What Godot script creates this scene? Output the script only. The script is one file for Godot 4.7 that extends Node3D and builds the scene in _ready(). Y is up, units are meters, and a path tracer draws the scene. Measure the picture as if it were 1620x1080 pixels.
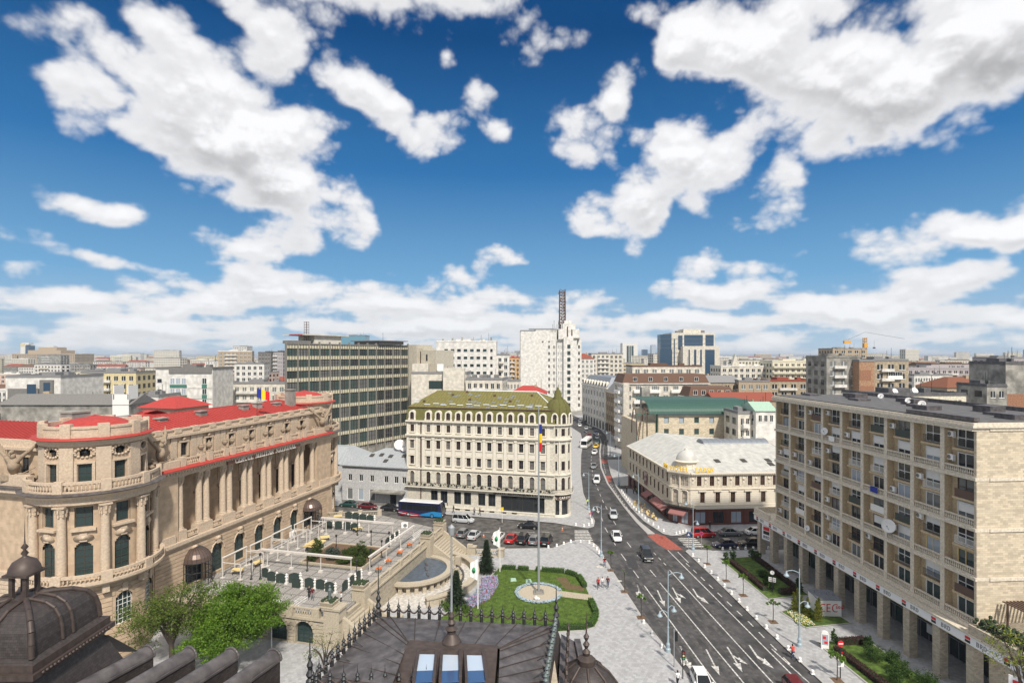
extends Node3D
# A city square seen from a roof: a military club with a terrace, two hotels, an apartment slab, the avenue and the city behind.
# World: x to the east, y up, z = minus the distance north of the viewpoint; metres.

var M := {}
var T := {}
var C := {}
var rng := RandomNumberGenerator.new()
var taken := {}

class G:
	var v := PackedVector3Array()
	var n := PackedVector3Array()
	var c := PackedColorArray()
	var t := Transform3D.IDENTITY
	var col := Color.WHITE
	var colored := false
	func tri(a: Vector3, b: Vector3, d: Vector3, na: Vector3, nb: Vector3, nd: Vector3) -> void:
		v.append(t * a); v.append(t * d); v.append(t * b)
		n.append((t.basis * na).normalized()); n.append((t.basis * nd).normalized()); n.append((t.basis * nb).normalized())
		if colored:
			c.append(col); c.append(col); c.append(col)
	func flat(a: Vector3, b: Vector3, d: Vector3) -> void:
		var m := (b - a).cross(d - a)
		if m.length_squared() < 1e-14: return
		m = m.normalized()
		tri(a, b, d, m, m, m)
	func quad(a: Vector3, b: Vector3, d: Vector3, e: Vector3) -> void:  # counter-clockwise seen from outside
		flat(a, b, d); flat(a, d, e)
	func bx(x0: float, x1: float, y0: float, y1: float, z0: float, z1: float) -> void:
		var p := [Vector3(x0, y0, z0), Vector3(x1, y0, z0), Vector3(x1, y1, z0), Vector3(x0, y1, z0), Vector3(x0, y0, z1), Vector3(x1, y0, z1), Vector3(x1, y1, z1), Vector3(x0, y1, z1)]
		for q in [[4, 5, 6, 7], [1, 0, 3, 2], [5, 1, 2, 6], [0, 4, 7, 3], [7, 6, 2, 3], [0, 1, 5, 4]]:
			quad(p[q[0]], p[q[1]], p[q[2]], p[q[3]])
	func box(at: Vector3, s: Vector3, turn := 0.0) -> void:
		var k := t
		t = t * Transform3D(Basis(Vector3.UP, turn), at)
		bx(-s.x / 2, s.x / 2, -s.y / 2, s.y / 2, -s.z / 2, s.z / 2)
		t = k
	func frustum(x0: float, x1: float, y0: float, y1: float, z0: float, z1: float, inset: float, inset_z := -1.0) -> void:
		var iz := inset if inset_z < 0.0 else inset_z
		var p := [Vector3(x0, y0, z0), Vector3(x1, y0, z0), Vector3(x1 - inset, y1, z0 + iz), Vector3(x0 + inset, y1, z0 + iz), Vector3(x0, y0, z1), Vector3(x1, y0, z1), Vector3(x1 - inset, y1, z1 - iz), Vector3(x0 + inset, y1, z1 - iz)]
		for q in [[4, 5, 6, 7], [1, 0, 3, 2], [5, 1, 2, 6], [0, 4, 7, 3], [7, 6, 2, 3], [0, 1, 5, 4]]:
			quad(p[q[0]], p[q[1]], p[q[2]], p[q[3]])
	func ext(poly: PackedVector2Array, z0: float, z1: float, caps := true) -> void:  # outline in x and y, drawn out along z
		var o := poly
		if Geometry2D.is_polygon_clockwise(o):
			o = o.duplicate(); o.reverse()
		for i in o.size():
			var a := o[i]; var b := o[(i + 1) % o.size()]
			quad(Vector3(a.x, a.y, z1), Vector3(a.x, a.y, z0), Vector3(b.x, b.y, z0), Vector3(b.x, b.y, z1))
		if caps:
			var k := Geometry2D.triangulate_polygon(o)
			for i in range(0, k.size(), 3):
				var a := o[k[i]]; var b := o[k[i + 1]]; var d := o[k[i + 2]]
				if (b - a).cross(d - a) < 0: var s := b; b = d; d = s
				flat(Vector3(a.x, a.y, z1), Vector3(b.x, b.y, z1), Vector3(d.x, d.y, z1))
				flat(Vector3(a.x, a.y, z0), Vector3(d.x, d.y, z0), Vector3(b.x, b.y, z0))
	func prism(poly: PackedVector2Array, y0: float, y1: float) -> void:  # outline in x and z, drawn up
		var o := PackedVector2Array()
		for p in poly: o.append(Vector2(p.x, -p.y))
		var k := t
		t = t * Transform3D(Basis(Vector3.RIGHT, -PI / 2), Vector3.ZERO)
		ext(o, y0, y1)
		t = k
	func lathe(pr: Array, seg := 16, at := Vector3.ZERO, a0 := 0.0, a1 := TAU, smooth := false) -> void:
		for j in pr.size() - 1:
			var p: Vector2 = pr[j]; var q: Vector2 = pr[j + 1]
			var m := Vector2(q.y - p.y, p.x - q.x).normalized()
			var mp := m; var mq := m
			if smooth:
				if j > 0: mp = (m + Vector2(p.y - pr[j - 1].y, pr[j - 1].x - p.x).normalized()).normalized()
				if j < pr.size() - 2: mq = (m + Vector2(pr[j + 2].y - q.y, q.x - pr[j + 2].x).normalized()).normalized()
			for i in seg:
				var a := lerpf(a0, a1, float(i) / seg); var b := lerpf(a0, a1, float(i + 1) / seg)
				var da := Vector3(cos(a), 0, sin(a)); var db := Vector3(cos(b), 0, sin(b))
				var u := Vector3.UP
				if p.x > 1e-5: tri(at + da * p.x + u * p.y, at + db * q.x + u * q.y, at + db * p.x + u * p.y, da * mp.x + u * mp.y, db * mq.x + u * mq.y, db * mp.x + u * mp.y)
				if q.x > 1e-5: tri(at + da * p.x + u * p.y, at + da * q.x + u * q.y, at + db * q.x + u * q.y, da * mp.x + u * mp.y, da * mq.x + u * mq.y, db * mq.x + u * mq.y)
	func cyl(a: Vector3, b: Vector3, r0: float, r1 := -1.0, seg := 8) -> void:
		var k := t
		var w := (b - a).normalized()
		var s := w.cross(Vector3.RIGHT if absf(w.x) < 0.9 else Vector3.FORWARD).normalized()
		t = t * Transform3D(Basis(s, w, s.cross(w)), a)
		var l := (b - a).length()
		lathe([Vector2(0, 0), Vector2(r0, 0), Vector2(r0 if r1 < 0 else r1, l), Vector2(0, l)], seg)
		t = k
	func tube(pts: Array, r0: float, r1 := -1.0, seg := 6) -> void:
		for i in pts.size() - 1:
			var e := r0 if r1 < 0 else r1
			cyl(pts[i], pts[i + 1], lerpf(r0, e, float(i) / (pts.size() - 1)), lerpf(r0, e, float(i + 1) / (pts.size() - 1)), seg)
	func ball(at: Vector3, r: Vector3, seg := 8, rows := 6) -> void:
		var k := t
		t = t * Transform3D(Basis.from_scale(r), at)
		var pr := []
		for i in rows + 1: pr.append(Vector2(sin(PI * i / rows), -cos(PI * i / rows)))
		lathe(pr, seg, Vector3.ZERO, 0, TAU, true)
		t = k
	# the face of a wall in the plane z, with openings [x0, x1, y0, y1, arched] cut to the given depth
	func wall(x0: float, x1: float, y0: float, y1: float, z: float, holes: Array, depth := 0.25) -> void:
		var ys := [y0, y1]
		for h in holes:
			for y in [h[2], h[3]]:
				if not ys.has(y) and y > y0 and y < y1: ys.append(y)
		ys.sort()
		for j in ys.size() - 1:
			var lo: float = ys[j]; var hi: float = ys[j + 1]
			var cuts := []
			for h in holes:
				if h[2] < hi - 1e-4 and h[3] > lo + 1e-4: cuts.append(h)
			cuts.sort_custom(func(a, b): return a[0] < b[0])
			var x := x0
			for h in cuts:
				if h[0] > x: quad(Vector3(x, lo, z), Vector3(h[0], lo, z), Vector3(h[0], hi, z), Vector3(x, hi, z))
				x = maxf(x, h[1])
			if x < x1: quad(Vector3(x, lo, z), Vector3(x1, lo, z), Vector3(x1, hi, z), Vector3(x, hi, z))
		for h in holes:
			var a: float = h[0]; var b: float = h[1]; var lo: float = h[2]; var hi: float = h[3]; var zb := z - depth
			quad(Vector3(a, lo, z), Vector3(b, lo, z), Vector3(b, lo, zb), Vector3(a, lo, zb))
			var top := hi
			if h.size() > 4 and h[4]:
				var r := (b - a) / 2.0; top = hi - r
				for i in 10:
					var e := PI * i / 10.0; var f := PI * (i + 1) / 10.0
					var p := Vector3(a + r + r * cos(e), top + r * sin(e), z); var q := Vector3(a + r + r * cos(f), top + r * sin(f), z)
					quad(q, p, p - Vector3(0, 0, depth), q - Vector3(0, 0, depth))
					flat(Vector3(b if i < 5 else a, hi, z), q, p)
				flat(Vector3(a, hi, z), Vector3(a + r, hi, z), Vector3(b, hi, z))
			else:
				quad(Vector3(a, hi, z), Vector3(a, hi, zb), Vector3(b, hi, zb), Vector3(b, hi, z))
			quad(Vector3(a, lo, z), Vector3(a, lo, zb), Vector3(a, top, zb), Vector3(a, top, z))
			quad(Vector3(b, lo, zb), Vector3(b, lo, z), Vector3(b, top, z), Vector3(b, top, zb))
	func mesh() -> ArrayMesh:
		var a := []
		a.resize(Mesh.ARRAY_MAX)
		a[Mesh.ARRAY_VERTEX] = v
		a[Mesh.ARRAY_NORMAL] = n
		if colored: a[Mesh.ARRAY_COLOR] = c
		var m := ArrayMesh.new()
		if v.size() > 0: m.add_surface_from_arrays(Mesh.PRIMITIVE_TRIANGLES, a)
		return m

func numbered(called: String) -> String:
	taken[called] = taken.get(called, 0) + 1
	return called if taken[called] == 1 else "%s_%03d" % [called, taken[called] - 1]

func tag(o: Node, label: String, category: String, group := "", kind := "") -> Node:
	if label: o.set_meta("label", label)
	if category: o.set_meta("category", category)
	if group: o.set_meta("group", group)
	if kind: o.set_meta("kind", kind)
	return o

func thing(called: String, label: String, category: String, at := Vector3.ZERO, turn := 0.0, group := "") -> Node3D:
	var o := Node3D.new()
	o.name = numbered(called); add_child(o)
	o.position = at; o.rotation.y = turn
	tag(o, label, category, group)
	return o

func part(under: Node3D, called: String, g, m: String, at := Vector3.ZERO, turn := 0.0, scale := Vector3.ONE) -> MeshInstance3D:
	var o := MeshInstance3D.new()
	o.mesh = g.mesh() if g is G else g
	o.material_override = M[m]
	o.name = called
	under.add_child(o, true)
	o.position = at; o.rotation.y = turn; o.scale = scale
	return o

func single(called: String, g, m: String, label: String, category: String, at := Vector3.ZERO, turn := 0.0, group := "") -> MeshInstance3D:
	var o := part(self, numbered(called), g, m, at, turn)
	tag(o, label, category, group)
	return o

func ground_part(called: String, g: G, m: String) -> MeshInstance3D:
	var o := part(self, numbered(called), g, m)
	o.set_meta("kind", "structure")
	return o

func copy(o: Node3D, at: Vector3, turn := 0.0, label := "", stem := "") -> Node3D:
	var c2: Node3D = o.duplicate()
	c2.name = numbered(stem if stem else String(o.name).rstrip("0123456789").trim_suffix("_")); add_child(c2)
	c2.position = at; c2.rotation.y = turn
	if label: c2.set_meta("label", label)
	return c2

func P(x: float, d: float, y := 0.0) -> Vector3:
	return Vector3(x, y, -d)

func poly(a: Array) -> PackedVector2Array:  # [x, distance] pairs to x, z
	var o := PackedVector2Array()
	for p in a: o.append(Vector2(p[0], -p[1]))
	return o

func lut(im: Image, lo: float, hi: float, gain := 1.0) -> PackedByteArray:
	im.convert(Image.FORMAT_L8)
	var b := im.get_data()
	var k := PackedByteArray()   # values are shares of the base colour, stored as sRGB
	for i in 256: k.append(int(255.0 * pow(lerpf(lo, hi, clampf((i / 255.0 - 0.5) * gain + 0.5, 0, 1)), 1 / 2.2)))
	for i in b.size(): b[i] = k[b[i]]
	return b

func tex_from(b: PackedByteArray, w: int, h: int) -> ImageTexture:
	return ImageTexture.create_from_image(Image.create_from_data(w, h, false, Image.FORMAT_L8, b))

func noise(freq: float, seed_: int, oct := 4) -> FastNoiseLite:
	var f := FastNoiseLite.new()
	f.noise_type = FastNoiseLite.TYPE_SIMPLEX_SMOOTH; f.frequency = freq; f.seed = seed_; f.fractal_octaves = oct
	return f

func make_textures() -> void:
	T.grain = tex_from(lut(noise(0.05, 1, 4).get_seamless_image(512, 512), 0.8, 1.0, 1.6), 512, 512)
	T.blotch = tex_from(lut(noise(0.012, 2, 6).get_seamless_image(512, 512), 0.66, 1.0, 1.7), 512, 512)
	var s := noise(0.03, 3, 4).get_seamless_image(512, 512)
	s.resize(512, 64, Image.INTERPOLATE_BILINEAR)
	var sb := lut(s, 0.74, 1.0, 1.8)
	var b := lut(noise(0.02, 4, 6).get_seamless_image(512, 512), 0.92, 1.0, 1.5)
	for y in 512:
		for x in 512:
			b[y * 512 + x] = b[y * 512 + x] * sb[(y / 8) * 512 + x] / 255
	T.streak = tex_from(b, 512, 512)
	var wn := lut(noise(0.009, 6, 7).get_seamless_image(512, 512), 0.5, 1.0, 1.9)
	for i in wn.size(): wn[i] = wn[i] * b[i] / 255
	T.worn = tex_from(wn, 512, 512)
	T.stone = blocks(16, 40, 0.84, 1.0, 0.85, 11)
	T.pave = blocks(16, 16, 0.88, 1.0, 0.82, 12)
	T.slate = blocks(24, 40, 0.75, 1.0, 0.5, 13)
	var d := lut(noise(0.04, 5, 5).get_seamless_image(512, 512), 0.20, 0.28, 1.4)
	for j in 7:   # white marble setts in patches on the brown paving
		for i in 7:
			for y in range(16 + j * 62, 16 + j * 62 + 26):
				for x in range(16 + i * 62, 16 + i * 62 + 31): d[y * 512 + x] = 205 + (x * 7 + y * 3 + i * 31 + j * 17) % 35
	T.setts = tex_from(d, 512, 512)

func blocks(nx: int, ny: int, lo: float, hi: float, joint: float, sd: int) -> ImageTexture:
	var r := RandomNumberGenerator.new(); r.seed = sd
	var b := lut(noise(0.05, sd, 4).get_seamless_image(512, 512), 0.93, 1.0, 1.5)
	for j in ny:
		for i in nx:
			var k := r.randf_range(lo, hi)
			var off := 0.5 * (j % 2) / nx
			var xa := int(512 * (float(i) / nx + off)); var xb := int(512 * (float(i + 1) / nx + off))
			for y in range(512 * j / ny, 512 * (j + 1) / ny):
				for x in range(xa, xb):
					var at := y * 512 + x % 512
					b[at] = int(b[at] * (k * joint if x == xa or y == 512 * j / ny else k))
	return tex_from(b, 512, 512)

# colours are linear base colours
func mat(called: String, r: float, g: float, b: float, rough := 0.85, tex := "", size := 4.0, metal := 0.0, world := true, bump := 0.0) -> StandardMaterial3D:
	var m := StandardMaterial3D.new()
	m.resource_name = called
	m.albedo_color = Color(r, g, b).linear_to_srgb()
	m.roughness = rough; m.metallic = metal
	if tex:
		m.albedo_texture = T[tex]
		m.uv1_triplanar = true; m.uv1_world_triplanar = world
		m.uv1_scale = Vector3.ONE / size
		if bump > 0:
			m.heightmap_enabled = true; m.heightmap_texture = T[tex]; m.heightmap_scale = bump
	M[called] = m
	return m

func leafmat(called: String, r: float, g: float, b: float) -> void:
	var m := mat(called, r, g, b, 0.7)
	m.vertex_color_use_as_albedo = true
	m.backlight_enabled = true; m.backlight = Color(r * 0.7, g * 0.7, b * 0.4).linear_to_srgb()
	m.cull_mode = BaseMaterial3D.CULL_DISABLED

# clouds: [azimuth, elevation, half width, half height (degrees), lean, strength]
const CLOUDS := [[26.1, 25.6, 9.3, 4.2, -8, 1.20], [34.1, 22.5, 8.9, 4.5, -5, 1.25], [39.8, 23.1, 6.2, 4.6, 0, 1.20], [30.0, 19.1, 5.4, 2.2, 10, 0.72], [17.3, 27.5, 3.1, 2.4, -20, 0.80], [-28.1, 19.9, 7.9, 4.7, -22, 1.20], [-21.8, 16.1, 7.4, 4.9, -25, 1.20], [-36.7, 20.1, 3.7, 2.7, -20, 0.95], [-15.5, 12.7, 3.2, 1.9, -30, 0.80], [-32.8, 16.6, 5.6, 2.9, -20, 0.80], [-20.7, 27.0, 6.0, 3.3, -25, 1.00], [-13.1, 23.4, 5.8, 2.3, -25, 1.05], [-7.6, 22.2, 2.0, 1.6, 0, 0.70], [-31.0, 25.9, 3.4, 2.2, -20, 0.70], [-23.4, 28.8, 5.2, 2.2, -10, 0.80], [-40.9, 24.0, 2.0, 2.0, 0, 0.75], [-38.3, 24.0, 2.0, 2.1, -30, 0.60], [15.5, 17.2, 5.4, 3.8, 0, 1.20], [11.9, 14.0, 5.0, 2.6, 10, 1.00], [19.6, 14.7, 2.7, 2.8, 0, 0.90], [7.6, 20.5, 3.5, 4.7, 20, 0.85], [5.1, 22.3, 4.1, 2.7, 0, 0.65], [9.5, 23.7, 2.4, 2.2, 0, 0.70], [24.8, 16.3, 2.0, 2.2, 0, 0.60], [24.5, 12.8, 2.6, 1.9, 0, 0.80], [2.2, 30.0, 2.5, 3.0, 60, 0.75], [-2.5, 31.2, 3.8, 1.3, 0, 0.65], [-38.3, 12.3, 4.4, 1.0, -15, 0.85], [-34.6, 11.6, 2.3, 1.1, 0, 0.75], [-39.4, 8.5, 3.8, 1.1, -8, 0.85], [-40.9, 6.5, 2.0, 0.9, 0, 0.80], [-35.0, 7.8, 3.2, 1.2, -10, 0.80], [-26.1, 9.4, 4.6, 2.2, -5, 1.00], [33.2, 9.0, 4.4, 2.3, 10, 1.05], [37.5, 10.0, 2.6, 2.1, 0, 0.85], [41.3, 9.5, 2.3, 2.4, 0, 0.95], [-4.4, 7.9, 3.1, 1.1, 0, 0.85], [1.3, 9.3, 3.1, 1.1, 0, 0.90], [11.6, 9.4, 1.8, 1.2, 0, 0.85], [26.3, 8.8, 1.4, 0.8, 0, 0.75], [-2.9, 25.0, 1.8, 1.3, 0, 0.70], [-1.6, 21.5, 1.6, 1.4, 0, 0.75], [-6.7, 26.9, 1.1, 1.3, 0, 0.60], [12.8, 30.3, 1.7, 1.4, 0, 0.60], [-15.5, 5.5, 11.2, 2.9, -5, 1.05], [-25.5, 5.7, 5.7, 2.4, 0, 0.95], [-3.2, 5.4, 6.3, 2.1, 0, 0.95], [19.6, 6.3, 5.9, 1.8, 0, 1.00], [8.2, 5.3, 4.3, 1.7, 0, 0.90], [36.7, 5.3, 6.5, 1.9, 0, 1.00], [-31.9, 4.6, 5.0, 1.5, 0, 0.90], [28.1, 3.6, 8.4, 1.3, 0, 0.90], [-38.7, 3.7, 5.0, 1.2, 0, 0.90], [2.5, 3.5, 11.4, 1.5, 0, 0.90], [39.8, 2.7, 4.1, 1.3, 0, 0.90], [-10.1, 2.8, 12.3, 1.4, 0, 0.90], [17.9, 3.0, 10.4, 1.3, 0, 0.90], [-29.5, 2.5, 10.6, 1.2, 0, 0.90]]

func smooth(a: float, b: float, x: float) -> float:
	var k := clampf((x - a) / (b - a), 0, 1)
	return k * k * (3 - 2 * k)

func sky_color(el: float) -> Color:
	var u := clampf(el / 29.0, 0, 1)
	if u < 0.25: return Color(0.452, 0.600, 0.730).lerp(Color(0.174, 0.400, 0.661), u / 0.25)
	if u < 0.6: return Color(0.174, 0.400, 0.661).lerp(Color(0.035, 0.178, 0.435), (u - 0.25) / 0.35)
	return Color(0.035, 0.178, 0.435).lerp(Color(0.007, 0.068, 0.217), (u - 0.6) / 0.4)

func make_sky(w: int) -> ImageTexture:
	var h := w / 2
	var r := RandomNumberGenerator.new(); r.seed = 77
	var puffs := CLOUDS.duplicate()
	for i in 210:   # the same kind of sky goes on all round
		var az := r.randf_range(48, 312)
		var e := 2.0 + 68.0 * pow(r.randf(), 1.6)
		if i > 140:
			az = r.randf_range(-180, 180); e = r.randf_range(38, 80)
		var s := r.randf_range(1.5, 4.0) + e * 0.22
		puffs.append([az, e, s * r.randf_range(1.2, 2.0), s * 0.62, r.randf_range(-30, 30), r.randf_range(0.7, 1.2)])
	# where the clouds stand, on a coarse grid: how much cover, how near a cloud's foot
	var cw := 1024; var ch := 256
	var cover := PackedFloat32Array(); cover.resize(cw * ch)
	var foot := PackedFloat32Array(); foot.resize(cw * ch)
	for y in ch: 
		var el0 := 90.0 - 90.0 * (y + 0.5) / ch
		for x in cw: cover[y * cw + x] = -0.62 + 0.86 * (1.0 - smooth(1.0, 10.0, el0))
	var nw := noise(0.05, 23, 4)   # pulls the outlines out of round
	var wx := PackedFloat32Array(); var wy := PackedFloat32Array()
	for y in ch:
		var e1 := deg_to_rad(90.0 - 90.0 * (y + 0.5) / ch)
		for x in cw:
			var p := Vector3(sin(TAU * x / cw) * cos(e1), sin(e1) * 1.4, cos(TAU * x / cw) * cos(e1)) * 100.0
			wx.append(nw.get_noise_3d(p.x, p.y, p.z) * 6.0); wy.append(nw.get_noise_3d(p.x + 500, p.y, p.z) * 4.0)
	for k in puffs:
		var ca := cos(deg_to_rad(k[4])); var sa := sin(deg_to_rad(k[4]))
		var sx: float = k[2] * 1.08; var sy: float = k[3] * 1.12
		var reach: float = 1.85 * maxf(sx, sy) + 2.0; var wk := clampf(sy / 5.0, 0.2, 0.6)
		for y in range(maxi(0, int((90 - k[1] - reach) / 90.0 * ch)), mini(ch, int((90 - k[1] + reach) / 90.0 * ch) + 1)):
			var el := 90.0 - 90.0 * (y + 0.5) / ch
			var ce := maxf(0.15, cos(deg_to_rad(el)))
			var half := int(reach / ce / 360.0 * cw)
			var az0 := fposmod(k[0], 360.0); var mid := int(az0 / 360.0 * cw)
			for x in range(mid - half, mid + half + 1):
				var i := y * cw + posmod(x, cw)
				var e: float = ((x + 0.5) / cw * 360.0 - az0) * ce + wx[i] * wk
				var g: float = el - k[1] + wy[i] * wk
				var q: float = (e * ca + g * sa) / sx; var p: float = (-e * sa + g * ca) / sy
				var m := q * q + p * p
				if m < 3.4:
					var s: float = k[5] * exp(-m * 0.95)
					cover[i] = maxf(cover[i], maxf(cover[i], -0.42) * 0.35 + s * 0.95 - 0.30)
					foot[i] = maxf(foot[i], s * smooth(0.15, -0.9, p))
	var ci := Image.create_from_data(cw, ch, false, Image.FORMAT_RF, cover.to_byte_array()); ci.resize(w, h / 2, Image.INTERPOLATE_CUBIC)
	var fi := Image.create_from_data(cw, ch, false, Image.FORMAT_RF, foot.to_byte_array()); fi.resize(w, h / 2, Image.INTERPOLATE_BILINEAR)
	cover = ci.get_data().to_float32_array(); foot = fi.get_data().to_float32_array()
	var n1 := noise(0.013, 21, 6)
	var n2 := noise(0.055, 22, 7)
	n2.fractal_type = FastNoiseLite.FRACTAL_RIDGED; n2.fractal_gain = 0.6
	var sn := PackedFloat32Array(); var cs := PackedFloat32Array()
	for x in w:
		sn.append(sin(TAU * (x + 0.5) / w)); cs.append(-cos(TAU * (x + 0.5) / w))
	var dens := cover
	for y in h / 2:
		var el := 90.0 - 180.0 * (y + 0.5) / h
		var ce := cos(deg_to_rad(el)) * 100.0; var se := sin(deg_to_rad(el))
		var k0 := 1.0 / (se + 0.16)
		for x in w:
			var i := y * w + x
			var dx := sn[x] * ce; var dz := cs[x] * ce
			if cover[i] < -0.6: continue
			var c := cover[i] + n1.get_noise_3d(dx * k0, 0, dz * k0) * 0.62
			if c > -0.5: c -= (n2.get_noise_3d(dx, se * 130.0, dz) - 0.12) * 0.48
			dens[i] = c
	var data := PackedFloat32Array(); data.resize(w * h * 3)
	for y in h / 2:
		var el := 90.0 - 180.0 * (y + 0.5) / h
		var sky := sky_color(el); var haze := 1.0 - smooth(0.0, 9.0, el)
		var hz := clampf(0.5 * (1.0 - el / 9.0), 0, 1)
		var u1 := maxi(0, y - w / 400) * w; var u2 := maxi(0, y - w / 110) * w
		for x in w:
			var i := y * w + x; var o := i * 3
			var d := dens[i]
			var al := smooth(-0.10, 0.27, d) * 0.98
			if al <= 0.0:
				data[o] = sky.r; data[o + 1] = sky.g; data[o + 2] = sky.b
				continue
			var thick := smooth(0.1, 0.75, d)
			# billows are bright where they thin out upwards and grey on their undersides
			var lit := clampf((d - dens[u1 + x]) * 1.5, -0.25, 0.25) + clampf((d - dens[u2 + x]) * 0.45, -0.3, 0.2)
			var br := 0.84 + lit * 0.6 * thick - 0.24 * foot[i] * thick - 0.04 * thick
			br = clampf(br, 0.42, 0.98)
			data[o] = lerpf(sky.r, lerpf(br, 0.76, hz), al); data[o + 1] = lerpf(sky.g, lerpf(br, 0.79, hz), al); data[o + 2] = lerpf(sky.b, lerpf(br * 1.02, 0.82, hz), al)
	for i in range(w * (h / 2) * 3, w * h * 3, 3):
		data[i] = 0.36; data[i + 1] = 0.38; data[i + 2] = 0.40
	return ImageTexture.create_from_image(Image.create_from_data(w, h, false, Image.FORMAT_RGBF, data.to_byte_array()))

func _ready() -> void:
	rng.seed = 5
	var cam := Camera3D.new()
	cam.name = "camera"
	cam.projection = Camera3D.PROJECTION_FRUSTUM
	cam.near = 0.5; cam.far = 12000.0
	cam.size = 0.5 * 1080.0 / 900.0
	cam.frustum_offset = Vector2(0, 0.5 * 20.0 / 900.0)
	cam.position = Vector3(0, 36, 0)
	add_child(cam); cam.current = true
	var env := Environment.new()
	env.background_mode = Environment.BG_SKY
	var sm := PanoramaSkyMaterial.new()
	sm.panorama = make_sky(3584)
	env.sky = Sky.new(); env.sky.sky_material = sm
	env.tonemap_mode = Environment.TONE_MAPPER_LINEAR
	env.tonemap_exposure = 1.03
	env.sdfgi_enabled = true; env.ssao_enabled = true; env.ssil_enabled = true
	env.fog_enabled = true; env.fog_density = 0.0001; env.fog_light_color = Color(0.80, 0.86, 0.93)
	var we := WorldEnvironment.new()
	we.name = "surroundings"; we.environment = env; add_child(we)
	var sun := DirectionalLight3D.new()
	sun.name = "sun"
	sun.light_energy = 1.55; sun.light_angular_distance = 3.5; sun.light_color = Color(1.0, 0.965, 0.915)
	sun.shadow_enabled = true
	add_child(sun)
	sun.look_at_from_position(Vector3(20, 68, 60), Vector3.ZERO)
	make_textures()
	materials()
	setting()
	club()
	terrace()
	capitol()
	grey_house()
	office()
	capsa()
	slab()
	old_hotel()
	middle_city()
	far_city()
	square()
	street()
	vehicles()
	people()
	greenery()

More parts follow.
